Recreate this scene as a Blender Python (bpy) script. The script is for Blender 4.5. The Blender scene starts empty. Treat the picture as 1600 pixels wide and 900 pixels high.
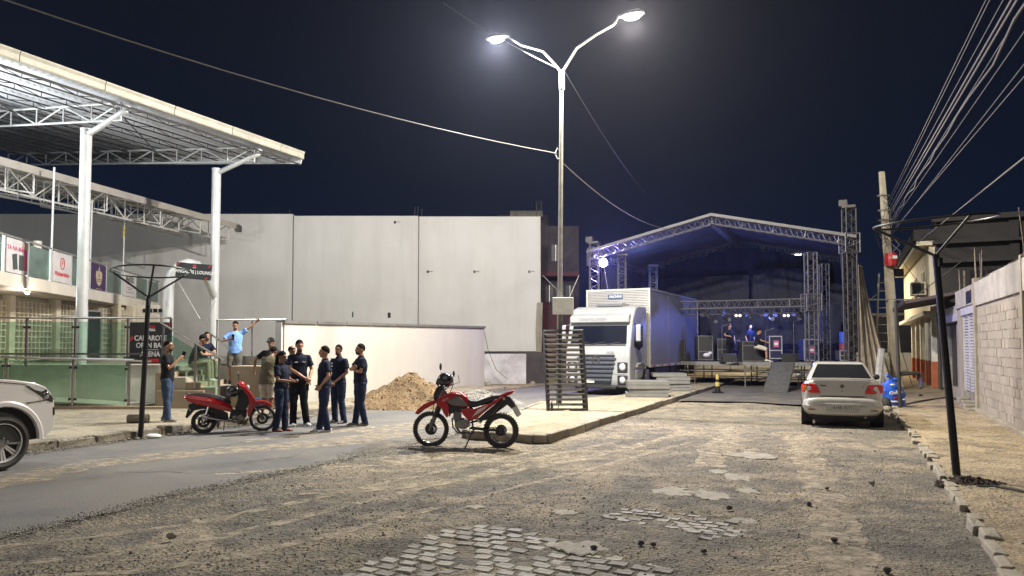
import bpy, bmesh, math, random
from math import sin, cos, pi, radians, sqrt, atan2
from mathutils import Vector, Matrix, noise
random.seed(7)
scene = bpy.context.scene
COL = scene.collection
# ------------------------------------------------------------ camera
F = 1150.0
cam = bpy.data.cameras.new('camera'); camo = bpy.data.objects.new('camera', cam); COL.objects.link(camo)
cam.sensor_width = 36.0; cam.lens = F / 1600 * 36
PITCH = radians(2.5)
cam.shift_y = (90 - F * math.tan(PITCH)) / 1600
CAM = Vector((0, 0, 1.8))
camo.location = CAM; camo.rotation_euler = (pi / 2 + PITCH, 0, 0)
cam.clip_start = 0.05; cam.clip_end = 2000
scene.camera = camo
scene.render.resolution_x = 1024; scene.render.resolution_y = 576
# ------------------------------------------------------------ night sky
world = bpy.data.worlds.new('World'); scene.world = world; world.use_nodes = True
wn = world.node_tree; wn.nodes.clear()
wo = wn.nodes.new('ShaderNodeOutputWorld'); bg = wn.nodes.new('ShaderNodeBackground')
wt = wn.nodes.new('ShaderNodeTexCoord'); ws = wn.nodes.new('ShaderNodeSeparateXYZ'); wr = wn.nodes.new('ShaderNodeValToRGB')
wn.links.new(wt.outputs['Generated'], ws.inputs[0]); wn.links.new(ws.outputs['Z'], wr.inputs[0])
wr.color_ramp.elements[0].position = 0.0; wr.color_ramp.elements[0].color = (.0050, .0108, .0300, 1)
wr.color_ramp.elements[1].position = 0.55; wr.color_ramp.elements[1].color = (.0046, .0056, .0095, 1)
e = wr.color_ramp.elements.new(.22); e.color = (.0040, .0074, .0180, 1)
wn.links.new(wr.outputs[0], bg.inputs['Color']); bg.inputs['Strength'].default_value = 1.0
wn.links.new(bg.outputs[0], wo.inputs[0])
# soft fill sun added to stand in for the town's glow
sun = bpy.data.lights.new('fill_sun', 'SUN'); sun.energy = 0.62; sun.angle = radians(60); sun.color = (1.0, .95, .88)
suno = bpy.data.objects.new('fill_sun', sun); COL.objects.link(suno)
suno.rotation_euler = (radians(48), 0, radians(-14))
vs = scene.view_settings; vs.view_transform = 'Standard'; vs.look = 'None'; vs.exposure = 0.0; vs.gamma = 1.0
scene.cycles.max_bounces = 7; scene.cycles.diffuse_bounces = 4; scene.cycles.transparent_max_bounces = 16
scene.cycles.sample_clamp_indirect = 4.0; scene.cycles.caustics_reflective = False; scene.cycles.caustics_refractive = False

# ------------------------------------------------------------ frames
TH = radians(24.6)
NX, NY = cos(TH), -sin(TH)     # across the street, to the right
UX, UY = sin(TH), cos(TH)      # along the street, away
def S(s, t, z=0.0): return Vector((s * NX + t * UX, s * NY + t * UY, z))
RZ = -TH
def G(px, py, z=0.0):          # where a line of sight meets height z
    d = (1.8 - z) * F / (py - 540.0)
    return Vector(((px - 800) / F * d, d, z))
def W(px, py, d): return Vector(((px - 800) / F * d, d, 1.8 + (540 - py) / F * d))
def AX(px, d): return (px - 800) / F * d

# ------------------------------------------------------------ materials
MATS = {}
def hexc(r, g, b): return (r, g, b, 1)
def mat(name, c, rough=.6, metal=0.0, c2=None, sc=6.0, amt=.5, bump=0.0, bsc=60.0, emit=None, es=1.0, spec=.5, coat=0.0, det=6, streak=0.0):
    if name in MATS: return MATS[name]
    m = bpy.data.materials.new(name); m.use_nodes = True; n = m.node_tree.nodes; l = m.node_tree.links
    b = n['Principled BSDF']; b.inputs['Base Color'].default_value = hexc(*c); b.inputs['Roughness'].default_value = rough
    b.inputs['Metallic'].default_value = metal; b.inputs['Specular IOR Level'].default_value = spec
    if coat: b.inputs['Coat Weight'].default_value = coat; b.inputs['Coat Roughness'].default_value = .06
    tc = n.new('ShaderNodeTexCoord')
    if c2 is None: c2 = tuple(x * .82 for x in c)
    nz = n.new('ShaderNodeTexNoise'); nz.inputs['Scale'].default_value = sc; nz.inputs['Detail'].default_value = det; nz.inputs['Roughness'].default_value = .62
    l.new(tc.outputs['Object'], nz.inputs['Vector'])
    rp = n.new('ShaderNodeValToRGB'); rp.color_ramp.elements[0].position = .5 - .3 * amt; rp.color_ramp.elements[1].position = .5 + .3 * amt
    rp.color_ramp.elements[0].color = hexc(*c2); rp.color_ramp.elements[1].color = hexc(*c)
    l.new(nz.outputs['Fac'], rp.inputs[0]); l.new(rp.outputs[0], b.inputs['Base Color'])
    if streak:
        mp = n.new('ShaderNodeMapping'); mp.inputs['Scale'].default_value = (1.1, 1.1, .13); l.new(tc.outputs['Object'], mp.inputs[0])
        n2 = n.new('ShaderNodeTexNoise'); n2.inputs['Scale'].default_value = 1.3; n2.inputs['Detail'].default_value = 8; n2.inputs['Roughness'].default_value = .7; l.new(mp.outputs[0], n2.inputs['Vector'])
        r2 = n.new('ShaderNodeValToRGB'); r2.color_ramp.elements[0].position = .30; r2.color_ramp.elements[1].position = .55; q = 1 - streak; r2.color_ramp.elements[0].color = (q, q, q * .98, 1); l.new(n2.outputs['Fac'], r2.inputs[0])
        mm = n.new('ShaderNodeMix'); mm.data_type = 'RGBA'; mm.blend_type = 'MULTIPLY'; mm.inputs[0].default_value = 1; l.new(rp.outputs[0], mm.inputs[6]); l.new(r2.outputs[0], mm.inputs[7]); l.new(mm.outputs[2], b.inputs['Base Color'])
    if bump:
        nb = n.new('ShaderNodeTexNoise'); nb.inputs['Scale'].default_value = bsc; nb.inputs['Detail'].default_value = 4
        l.new(tc.outputs['Object'], nb.inputs['Vector'])
        bp = n.new('ShaderNodeBump'); bp.inputs['Strength'].default_value = min(1, bump); bp.inputs['Distance'].default_value = .02
        l.new(nb.outputs['Fac'], bp.inputs['Height']); l.new(bp.outputs[0], b.inputs['Normal'])
    if emit: b.inputs['Emission Color'].default_value = hexc(*emit); b.inputs['Emission Strength'].default_value = es
    MATS[name] = m; return m
def glass(name, tint=(.55, .8, .68), refl=.12, rough=.05, dirt=.08, dc=(.5, .6, .52)):
    if name in MATS: return MATS[name]
    m = bpy.data.materials.new(name); m.use_nodes = True; n = m.node_tree.nodes; l = m.node_tree.links; n.clear()
    o = n.new('ShaderNodeOutputMaterial'); t = n.new('ShaderNodeBsdfTransparent'); g = n.new('ShaderNodeBsdfGlossy'); d = n.new('ShaderNodeBsdfDiffuse')
    t.inputs[0].default_value = hexc(*tint); g.inputs['Roughness'].default_value = rough; d.inputs[0].default_value = hexc(*dc)
    fr = n.new('ShaderNodeFresnel'); fr.inputs[0].default_value = 1.5
    mx = n.new('ShaderNodeMixShader'); my = n.new('ShaderNodeMixShader'); nz = n.new('ShaderNodeTexNoise'); nz.inputs['Scale'].default_value = 3; nz.inputs['Detail'].default_value = 5
    mt = n.new('ShaderNodeMath'); mt.operation = 'MULTIPLY'; mt.inputs[1].default_value = dirt * 2
    tc = n.new('ShaderNodeTexCoord'); l.new(tc.outputs['Object'], nz.inputs['Vector']); l.new(nz.outputs['Fac'], mt.inputs[0])
    l.new(mt.outputs[0], my.inputs[0]); l.new(t.outputs[0], my.inputs[1]); l.new(d.outputs[0], my.inputs[2])
    ad = n.new('ShaderNodeMath'); ad.operation = 'ADD'; ad.inputs[1].default_value = refl * .3; ad.use_clamp = True
    l.new(fr.outputs[0], ad.inputs[0]); l.new(ad.outputs[0], mx.inputs[0]); l.new(my.outputs[0], mx.inputs[1]); l.new(g.outputs[0], mx.inputs[2])
    l.new(mx.outputs[0], o.inputs[0]); MATS[name] = m; return m
def emis(name, c, s):
    return mat(name, (.8, .8, .8), .5, emit=c, es=s)

# ------------------------------------------------------------ objects
def tag(o, label=None, cat=None, group=None, kind=None):
    if label: o['label'] = label
    if cat: o['category'] = cat
    if group: o['group'] = group
    if kind: o['kind'] = kind
    return o
def empty(name, loc, rz=0.0, label=None, cat=None, group=None):
    o = bpy.data.objects.new(name, None); COL.objects.link(o); o.location = loc; o.rotation_euler = (0, 0, rz)
    o.empty_display_size = .2
    return tag(o, label, cat, group)
def rootmat(o):
    m = Matrix.Translation(o.location) @ o.rotation_euler.to_matrix().to_4x4()
    return (rootmat(o.parent) @ m) if o.parent else m
def copy_tree(o, parent=None):
    c = o.copy(); COL.objects.link(c); c.parent = parent
    for ch in list(o.children): copy_tree(ch, c)
    return c
class MB:
    def __init__(self): self.v = []; self.f = []
    def add(self, vs, fs, M=None):
        b = len(self.v)
        self.v += [tuple(M @ Vector(p)) for p in vs] if M is not None else [tuple(p) for p in vs]
        self.f += [tuple(i + b for i in q) for q in fs]; return self
    def box(self, c, s, rz=0, M=None, rx=0, ry=0):
        hx, hy, hz = s[0] / 2, s[1] / 2, s[2] / 2
        vs = [(x, y, z) for x in (-hx, hx) for y in (-hy, hy) for z in (-hz, hz)]
        T = Matrix.Translation(c)
        if rz: T = T @ Matrix.Rotation(rz, 4, 'Z')
        if ry: T = T @ Matrix.Rotation(ry, 4, 'Y')
        if rx: T = T @ Matrix.Rotation(rx, 4, 'X')
        if M is not None: T = M @ T
        return self.add(vs, [(0, 1, 3, 2), (4, 6, 7, 5), (0, 4, 5, 1), (2, 3, 7, 6), (0, 2, 6, 4), (1, 5, 7, 3)], T)
    def b2(self, a, b): # axis box by corners
        c = [(a[i] + b[i]) / 2 for i in range(3)]; return self.box(c, [abs(b[i] - a[i]) for i in range(3)])
    def rings(self, R, cap=True, close=False):
        n = len(R[0]); b = len(self.v)
        for r in R: self.v += [tuple(p) for p in r]
        m = len(R)
        for i in range(m if close else m - 1):
            j = (i + 1) % m
            for k in range(n):
                k2 = (k + 1) % n
                self.f.append((b + i * n + k, b + i * n + k2, b + j * n + k2, b + j * n + k))
        if cap and not close:
            self.f.append(tuple(b + k for k in range(n))[::-1]); self.f.append(tuple(b + (m - 1) * n + k for k in range(n)))
        return self
    def tube(self, pts, r, n=8, cap=True, close=False, flat=1.0, up=None):
        pts = [Vector(p) for p in pts]; R = []; m = len(pts); pu = None
        for i, p in enumerate(pts):
            if close: d = pts[(i + 1) % m] - pts[i - 1]
            elif i == 0: d = pts[1] - p
            elif i == m - 1: d = p - pts[-2]
            else: d = (pts[i + 1] - p).normalized() + (p - pts[i - 1]).normalized()
            if d.length < 1e-9: d = Vector((0, 0, 1))
            d.normalize()
            if pu is None:
                pu = Vector(up) if up is not None else (Vector((0, 0, 1)) if abs(d.z) < .9 else Vector((0, 1, 0)))
            a = d.cross(pu)
            if a.length < 1e-6: a = d.cross(Vector((1, .01, 0)))
            a.normalize(); b_ = a.cross(d).normalized(); pu = b_
            rr = r[i] if isinstance(r, list) else r
            if isinstance(rr, (list, tuple)): ra, rb = rr
            else: ra, rb = rr, rr * flat
            R.append([p + a * (ra * cos(2 * pi * k / n)) + b_ * (rb * sin(2 * pi * k / n)) for k in range(n)])
        return self.rings(R, cap, close)
    def xf(self, M): self.v = [tuple(M @ Vector(p)) for p in self.v]; return self
    def bar(self, a, b, r=.02, n=6): return self.tube([a, b], r, n)
    def lathe(self, prof, n=16, M=None, cap=True):
        b = MB(); b.rings([[(r * cos(2 * pi * k / n), r * sin(2 * pi * k / n), z) for k in range(n)] for r, z in prof], cap)
        return self.add(b.v, b.f, M)
    def prism(self, poly, a, b, ax='y', M=None):
        n = len(poly)
        def q(p, h):
            if ax == 'y': return (p[0], h, p[1])
            if ax == 'x': return (h, p[0], p[1])
            return (p[0], p[1], h)
        vs = [q(p, a) for p in poly] + [q(p, b) for p in poly]
        fs = [tuple(range(n))[::-1], tuple(range(n, 2 * n))] + [(i, (i + 1) % n, n + (i + 1) % n, n + i) for i in range(n)]
        return self.add(vs, fs, M)
    def ell(self, c, r, n=12, m=8, M=None):
        R = []
        for i in range(1, m):
            th = pi * i / m
            R.append([(r[0] * sin(th) * cos(2 * pi * k / n), r[1] * sin(th) * sin(2 * pi * k / n), r[2] * cos(th)) for k in range(n)])
        b = MB(); b.rings(R, False); t = len(b.v); b.v += [(0, 0, r[2]), (0, 0, -r[2])]
        for k in range(n):
            b.f.append((t, (k + 1) % n, k)); o = (m - 2) * n; b.f.append((t + 1, o + k, o + (k + 1) % n))
        T = Matrix.Translation(c)
        if M is not None: T = T @ M
        return self.add(b.v, b.f, T)
    def build(self, name, mt, parent=None, world=True, smooth=False, bevel=0, seg=2, remesh=0, sub=0, kind=None, angle=40):
        me = bpy.data.meshes.new(name)
        vs = self.v
        if parent is not None and world:
            Mi = rootmat(parent).inverted(); vs = [tuple(Mi @ Vector(p)) for p in vs]
        me.from_pydata(vs, [], self.f); me.update()
        bm = bmesh.new(); bm.from_mesh(me); bmesh.ops.recalc_face_normals(bm, faces=bm.faces); bm.to_mesh(me); bm.free()
        if mt is not None: me.materials.append(mt)
        o = bpy.data.objects.new(name, me); COL.objects.link(o)
        if parent is not None: o.parent = parent
        if remesh:
            r = o.modifiers.new('r', 'REMESH'); r.mode = 'VOXEL'; r.voxel_size = remesh; r.use_smooth_shade = True
            r = o.modifiers.new('s', 'SMOOTH'); r.factor = .5; r.iterations = 2
        if bevel:
            b = o.modifiers.new('b', 'BEVEL'); b.width = bevel; b.segments = seg; b.limit_method = 'ANGLE'; b.angle_limit = radians(35)
        if sub:
            s = o.modifiers.new('u', 'SUBSURF'); s.levels = sub; s.render_levels = sub
        if smooth:
            me.polygons.foreach_set('use_smooth', [True] * len(me.polygons))
            if not sub and not remesh:
                try: me.set_sharp_from_angle(angle=radians(angle))
                except Exception: pass
        if kind: o['kind'] = kind
        return o
FONTS = {}
def text(name, body, size, mt, parent, M, ext=.003, sx=1.0, shear=0.0, space=1.0, bold=0.0):
    cu = bpy.data.curves.new(name, 'FONT'); cu.body = body; cu.size = size; cu.extrude = ext; cu.align_x = 'CENTER'; cu.align_y = 'CENTER'
    cu.shear = shear; cu.space_character = space; cu.offset = bold; cu.resolution_u = 3
    o = bpy.data.objects.new(name, cu); COL.objects.link(o)
    dg = bpy.context.evaluated_depsgraph_get(); me = bpy.data.meshes.new_from_object(o.evaluated_get(dg))
    bpy.data.objects.remove(o)
    T = M @ Matrix.Diagonal((sx, 1, 1, 1)); Mi = rootmat(parent).inverted() if parent else Matrix()
    me.transform(Mi @ T); me.materials.clear(); me.materials.append(mt)
    o = bpy.data.objects.new(name, me); COL.objects.link(o); o.parent = parent
    return o
def basis(o, x, y):  # matrix: local x,y axes to world vectors, z = x cross y
    x = Vector(x).normalized(); y = Vector(y).normalized(); z = x.cross(y)
    M = Matrix(((x.x, y.x, z.x, o[0]), (x.y, y.y, z.y, o[1]), (x.z, y.z, z.z, o[2]), (0, 0, 0, 1))); return M
def truss2(p0, p1, depth, bays, rc, rb, name, mt, parent, sub='brace', dirv=(0, 0, -1), flip=False):
    """flat truss: two chords, each brace its own sub-part"""
    p0 = Vector(p0); p1 = Vector(p1); dn = Vector(dirv) * depth
    m = MB(); m.tube([p0, p1], rc, 6); m.tube([p0 + dn, p1 + dn], rc, 6)
    o = m.build(name, mt, parent)
    for i in range(bays + 1):
        a = p0.lerp(p1, i / bays)
        MB().bar(a, a + dn, rb).build(sub, mt, o)
        if i < bays:
            b = p0.lerp(p1, (i + 1) / bays)
            q = (a, b + dn) if ((i % 2 == 0) != flip) else (a + dn, b)
            MB().bar(*q, rb).build(sub, mt, o)
    return o
def boxtruss(m, p0, p1, w, h, bay, r=.022, rb=.011, up=(0, 0, 1), n=5):
    p0 = Vector(p0); p1 = Vector(p1); d = (p1 - p0); L = d.length; d.normalize()
    a = d.cross(Vector(up)).normalized(); b = a.cross(d).normalized()
    cs = [a * (i * w / 2) + b * (j * h / 2) for i, j in ((-1, -1), (1, -1), (1, 1), (-1, 1))]
    for c in cs: m.bar(p0 + c, p1 + c, r, n)
    k = max(1, round(L / bay))
    for i in range(k):
        q0 = p0 + d * (L * i / k); q1 = p0 + d * (L * (i + 1) / k); qm = (q0 + q1) / 2
        for j in range(4):
            c0 = cs[j]; c1 = cs[(j + 1) % 4]
            m.bar(q0 + c0, qm + c1, rb, 4); m.bar(qm + c1, q1 + c0, rb, 4)
        if i % 3 == 0:
            for j in range(4): m.bar(q0 + cs[j], q0 + cs[(j + 1) % 4], rb, 4)
    for j in range(4): m.bar(p1 + cs[j], p1 + cs[(j + 1) % 4], rb, 4)
    return m
# common materials
M_black = mat('black_metal', (.012, .012, .013), .45, .3)
M_alu = mat('aluminium', (.55, .55, .57), .35, .75, sc=20)
M_steel = mat('stainless_steel', (.45, .44, .42), .25, .9)
M_galv = mat('galvanised_steel', (.42, .42, .40), .45, .5, c2=(.28, .28, .27), sc=9)
M_white = mat('white_painted_metal', (.52, .53, .52), .45, .1, c2=(.44, .45, .44), sc=3, bump=.05, bsc=30)
M_wire = mat('cable_grey', (.16, .15, .135), .7)
M_wired = mat('cable_dark', (.03, .03, .03), .6)
M_rubber = mat('rubber', (.018, .018, .018), .8, bump=.2, bsc=90)
# ============================================================ SETTING
def groundmat(name, ca, cb, cc, s1=.5, speck=22, b=.6, tracks=False, roughn=.95):
    m = bpy.data.materials.new(name); m.use_nodes = True; n = m.node_tree.nodes; l = m.node_tree.links; p = n['Principled BSDF']
    p.inputs['Roughness'].default_value = roughn; p.inputs['Specular IOR Level'].default_value = .2
    tc = n.new('ShaderNodeTexCoord')
    def nz(sc, de=6, ro=.6, dist=0):
        k = n.new('ShaderNodeTexNoise'); k.inputs['Scale'].default_value = sc; k.inputs['Detail'].default_value = de; k.inputs['Roughness'].default_value = ro
        k.inputs['Distortion'].default_value = dist; l.new(tc.outputs['Object'], k.inputs['Vector']); return k.outputs['Fac']
    def ramp(f, a, b_, c0, c1):
        r = n.new('ShaderNodeValToRGB'); r.color_ramp.elements[0].position = a; r.color_ramp.elements[1].position = b_
        r.color_ramp.elements[0].color = hexc(*c0); r.color_ramp.elements[1].color = hexc(*c1); l.new(f, r.inputs[0]); return r.outputs[0]
    def mix(f, a, b_, mode='MIX'):
        k = n.new('ShaderNodeMix'); k.data_type = 'RGBA'; k.blend_type = mode
        if isinstance(f, float): k.inputs[0].default_value = f
        else: l.new(f, k.inputs[0])
        l.new(a, k.inputs[6]); l.new(b_, k.inputs[7]); return k.outputs[2]
    base = ramp(nz(s1, 9, .65, .6), .42, .58, ca, cb)
    patch = ramp(nz(s1 * 2.7, 7, .7), .50, .62, (0, 0, 0), (1, 1, 1))
    c3 = n.new('ShaderNodeRGB'); c3.outputs[0].default_value = hexc(*cc)
    base = mix(patch, base, c3.outputs[0])
    fine = ramp(nz(speck * 3, 3, .7), .3, .7, (.36, .36, .37), (1.5, 1.49, 1.46))
    base = mix(1.0, base, fine, 'MULTIPLY')
    vo = n.new('ShaderNodeTexVoronoi'); vo.inputs['Scale'].default_value = speck; l.new(tc.outputs['Object'], vo.inputs['Vector'])
    sp = ramp(vo.outputs['Distance'], .12, .28, (.38, .37, .36), (1, 1, 1)); msk = ramp(nz(1.3, 5), .46, .6, (0, 0, 0), (1, 1, 1))
    spm = mix(msk, base, mix(1.0, base, sp, 'MULTIPLY'))
    if tracks:
        mp = n.new('ShaderNodeMapping'); mp.inputs['Rotation'].default_value = (0, 0, radians(-56)); mp.inputs['Scale'].default_value = (.14, 2.2, 1); l.new(tc.outputs['Object'], mp.inputs[0])
        k = n.new('ShaderNodeTexNoise'); k.inputs['Scale'].default_value = 1.6; k.inputs['Detail'].default_value = 7; k.inputs['Distortion'].default_value = .5; l.new(mp.outputs[0], k.inputs['Vector'])
        tr = ramp(k.outputs['Fac'], .40, .62, (.90, .90, .91), (1.08, 1.07, 1.05)); spm = mix(1.0, spm, tr, 'MULTIPLY')
        blot = ramp(nz(3.5, 8, .75), .35, .65, (.66, .66, .67), (1.25, 1.24, 1.22)); spm = mix(1.0, spm, blot, 'MULTIPLY')
    l.new(spm, p.inputs['Base Color'])
    a1 = n.new('ShaderNodeMath'); a1.operation = 'ADD'; l.new(nz(speck * 2.2, 5, .7), a1.inputs[0]); l.new(vo.outputs['Distance'], a1.inputs[1])
    bp = n.new('ShaderNodeBump'); bp.inputs['Strength'].default_value = b; bp.inputs['Distance'].default_value = .03
    l.new(a1.outputs[0], bp.inputs['Height']); l.new(bp.outputs[0], p.inputs['Normal'])
    MATS[name] = m; return m
M_dirt = groundmat('dusty_gravel', (.170, .158, .134), (.285, .246, .188), (.135, .128, .115), .55, 24, .8, True)
M_sand = groundmat('sandy_earth', (.27, .22, .15), (.36, .295, .20), (.17, .145, .11), .9, 18, .7)
M_asph = groundmat('worn_asphalt', (.130, .130, .129), (.165, .160, .150), (.172, .162, .145), .35, 45, .25, False)
M_conc = groundmat('dusty_concrete', (.26, .235, .18), (.33, .29, .21), (.20, .18, .145), .8, 14, .2)
M_far = groundmat('distant_ground', (.12, .11, .09), (.15, .13, .1), (.1, .09, .08), .1, 3, .1)
def sheet(name, pts, z, mt, thick=0):
    m = MB()
    if thick: m.prism([(p[0], p[1]) for p in pts], z - thick, z, 'z')
    else: m.add([(p[0], p[1], z) for p in pts], [tuple(range(len(pts)))])
    o = m.build(name, mt); o['kind'] = 'structure'; return o
sheet('ground', [(-900, -300), (900, -300), (900, 1500), (-900, 1500)], -.06, M_far)
def fb(x, y, sc, o=5): return noise.fractal(Vector((x * sc, y * sc, 3.7)), .9, 2.0, o)
# dirt road: a real, uneven surface
def grid_sheet(name, s0, s1, t0, t1, fs, ft, hf, mt, clip=None):
    ss = [s0]; 
    while ss[-1] < s1: ss.append(ss[-1] + fs(ss[-1]))
    ts = [t0]
    while ts[-1] < t1: ts.append(ts[-1] + ft(ts[-1]))
    vs = []; n = len(ss)
    for t in ts:
        for s in ss:
            p = S(s, t); vs.append((p.x, p.y, hf(s, t)))
    fc = [(j * n + i, j * n + i + 1, (j + 1) * n + i + 1, (j + 1) * n + i) for j in range(len(ts) - 1) for i in range(n - 1)
          if clip is None or clip(ss[i], ts[j])]
    m = MB(); m.v = vs; m.f = fc; o = m.build(name, mt, smooth=True, angle=180); o['kind'] = 'structure'; return o
P1P = [(-7.0, 2.6), (-2.6, 2.6), (-2.6, 7.0)]
def hroad(s, t):
    p = S(s, t)
    h = .016 * fb(p.x, p.y, .5) + .012 * fb(p.x + 9, p.y, 2.2) + .005 * fb(p.x, p.y + 4, 9, 3)
    # ruts along the turn
    r = fb(p.x * .35 + p.y * .25, p.y * 1.6 - p.x * .6, .9, 3); h += .012 * r
    if s > -7.3 - .3: h += 0
    return max(-.045, min(.05, h)) - cobdip(p.x, p.y) * .016
def inpoly(x, y, P):
    c = False; j = len(P) - 1
    for i in range(len(P)):
        if (P[i][1] > y) != (P[j][1] > y) and x < (P[j][0] - P[i][0]) * (y - P[i][1]) / (P[j][1] - P[i][1]) + P[i][0]: c = not c
        j = i
    return c
def gp(px, py): p = G(px, py); return (p.x, p.y)
COB1 = [gp(470, 960), gp(520, 900), gp(580, 872), gp(650, 845), gp(700, 822), gp(760, 815), (gp(830, 822)), gp(880, 838), gp(900, 858), gp(1000, 868), gp(1090, 900), gp(1180, 960)]
COB2 = [gp(940, 802), gp(975, 790), gp(1060, 797), gp(1120, 806), gp(1172, 822), gp(1150, 836), gp(1085, 838), gp(1060, 822), gp(960, 812)]
def cobdip(x, y):
    return 1.0 if (inpoly(x, y, COB1) or inpoly(x, y, COB2)) else 0.0
road = grid_sheet('dirt_road', -8.6, 1.2, 1.5, 34, lambda s: .07, lambda t: .06 if t < 14 else .25, hroad, M_dirt)
# asphalt lane with a ragged edge
ed = []
for i in range(420):
    t = -3 + i * .09; ed.append((-7.35 + .22 * fb(t, 1.3, .5) + .09 * fb(t, 9, 2.5) + .07 * fb(t, 4, 9) - (.5 if t < 4.5 else 0) * (4.5 - t) / 4.5, t))
pts = [S(s, t) for s, t in ed] + [S(-12.6, 34.8), S(-12.6, -3)]
m = MB(); m.add([(p.x, p.y, .014) for p in pts] + [(p.x, p.y, -.05) for p in pts], [tuple(range(len(pts)))] + [(i, i + 1, len(pts) + i + 1, len(pts) + i) for i in range(419)])
o = m.build('asphalt_lane', M_asph); o['kind'] = 'structure'
M_asph2 = groundmat('dark_asphalt', (.085, .083, .085), (.11, .105, .10), (.14, .125, .10), .5, 40, .25)
sheet('asphalt_road', [S(-5.0, 23.5), S(-2.8, 24.0), S(-1.5, 23.4), S(.2, 24.2), S(1.0, 24.0), S(1.0, 60), S(-5.0, 60)], .055, M_asph2)
o = sheet('rear_road', [S(-5.0, 60.2), S(20, 60.2), S(20, 120), S(-5, 120)], .05, M_asph2)
sheet('yard', [S(-16, 26.5), S(-12.6, 26.5), S(-12.6, 36), S(-5.2, 36), S(-5.2, 60), S(-16, 60)], .03, M_sand)
# left pavement
sheet('left_pavement', [S(-12.62, -3), S(-12.62, 27), S(-26, 27), S(-26, -3)], .15, M_conc, .2)
# right pavement
o = grid_sheet('right_pavement', 1.13, 3.5, 2, 60, lambda s: .12, lambda t: .12 if t < 22 else .8,
               lambda s, t: .055 + .012 * fb(s, t, 1.3) + .02 * fb(s + 5, t, .5) + (.05 * max(0, (s - 2.8)) if s > 2.8 else 0), M_sand)
# median island
med = [S(-5.22, 12.75), S(-5.22, 60), S(-7.0, 60), S(-7.0, 24)] + [Vector((1.0, 22, 0)), Vector((.05, 18, 0)), Vector((-.85, 14.45, 0))]
sheet('median_island', med, .15, M_conc, .18)
# kerb stones -------------------------------------------------
M_kerb = mat('kerb_concrete', (.29, .26, .20), .9, c2=(.17, .15, .12), sc=5, amt=.7, bump=.5, bsc=25)
M_kerbd = mat('old_kerb_stone', (.30, .27, .21), .9, c2=(.10, .085, .07), sc=7, amt=.8, bump=.7, bsc=18)
kerb_r = empty('kerb', S(1.1, 12), 0, 'crumbling row of low kerb stones along the sandy right pavement', 'kerb')
t = 5.2; i = 0
while t < 32:
    L = random.uniform(.28, .62)
    if random.random() < .9:
        w = random.uniform(.10, .17); m = MB(); off = random.uniform(-.035, .035)
        c = S(1.12 + off, t + L / 2, -.005 + random.uniform(-.016, .012))
        m.box(c, (w, L - .015, .17), RZ + random.uniform(-.05, .05), rx=random.uniform(-.03, .03), ry=random.uniform(-.07, .07))
        m.v = [(x + random.uniform(-.012, .012), y + random.uniform(-.012, .012), z + random.uniform(-.012, .012)) for x, y, z in m.v]
        m.build('kerb_stone', M_kerb, kerb_r, bevel=.016, seg=2)
    t += L
kerb_m = empty('kerb', S(-5.12, 14), 0, 'pale kerb round the median under the lamp post', 'kerb')
def kerbrow(path, root, mt, L=.9, w=.13, z=.085, h=.17, jit=.01, missing=0):
    path = [Vector(p) for p in path]
    for a, b in zip(path, path[1:]):
        d = b - a; n = max(1, round(d.length / L)); ang = atan2(d.y, d.x)
        for i in range(n):
            if random.random() < missing: continue
            c = a + d * ((i + .5) / n); m = MB()
            m.box((c.x, c.y, z + random.uniform(-jit, jit)), (d.length / n - .012, w, h), ang + random.uniform(-jit, jit), rx=random.uniform(-jit, jit) * 3)
            m.v = [(x + random.uniform(-jit, jit), y + random.uniform(-jit, jit), zz + random.uniform(-jit, jit)) for x, y, zz in m.v]
            m.build('kerb_stone', mt, root, bevel=.015, seg=1)
kerbrow([(-.86, 14.34, 0), S(-5.35, 12.62), S(-5.13, 12.75), S(-5.13, 36)], kerb_m, M_kerb, 1.0)
kerbrow([(-.92, 14.45, 0), (-.02, 18, 0), (.93, 22, 0)], kerb_m, M_kerb, 1.0)
kerb_l = empty('kerb', S(-12.55, 12), 0, 'broken dirty kerb along the left pavement behind the red scooter', 'kerb')
kerbrow([S(-12.54, 2), S(-12.54, 19)], kerb_l, M_kerbd, .7, .16, .085, .17, .025, .06)
kerbrow([S(-12.54, 19), S(-12.54, 26.5)], kerb_l, M_kerb, 1.1)
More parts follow.
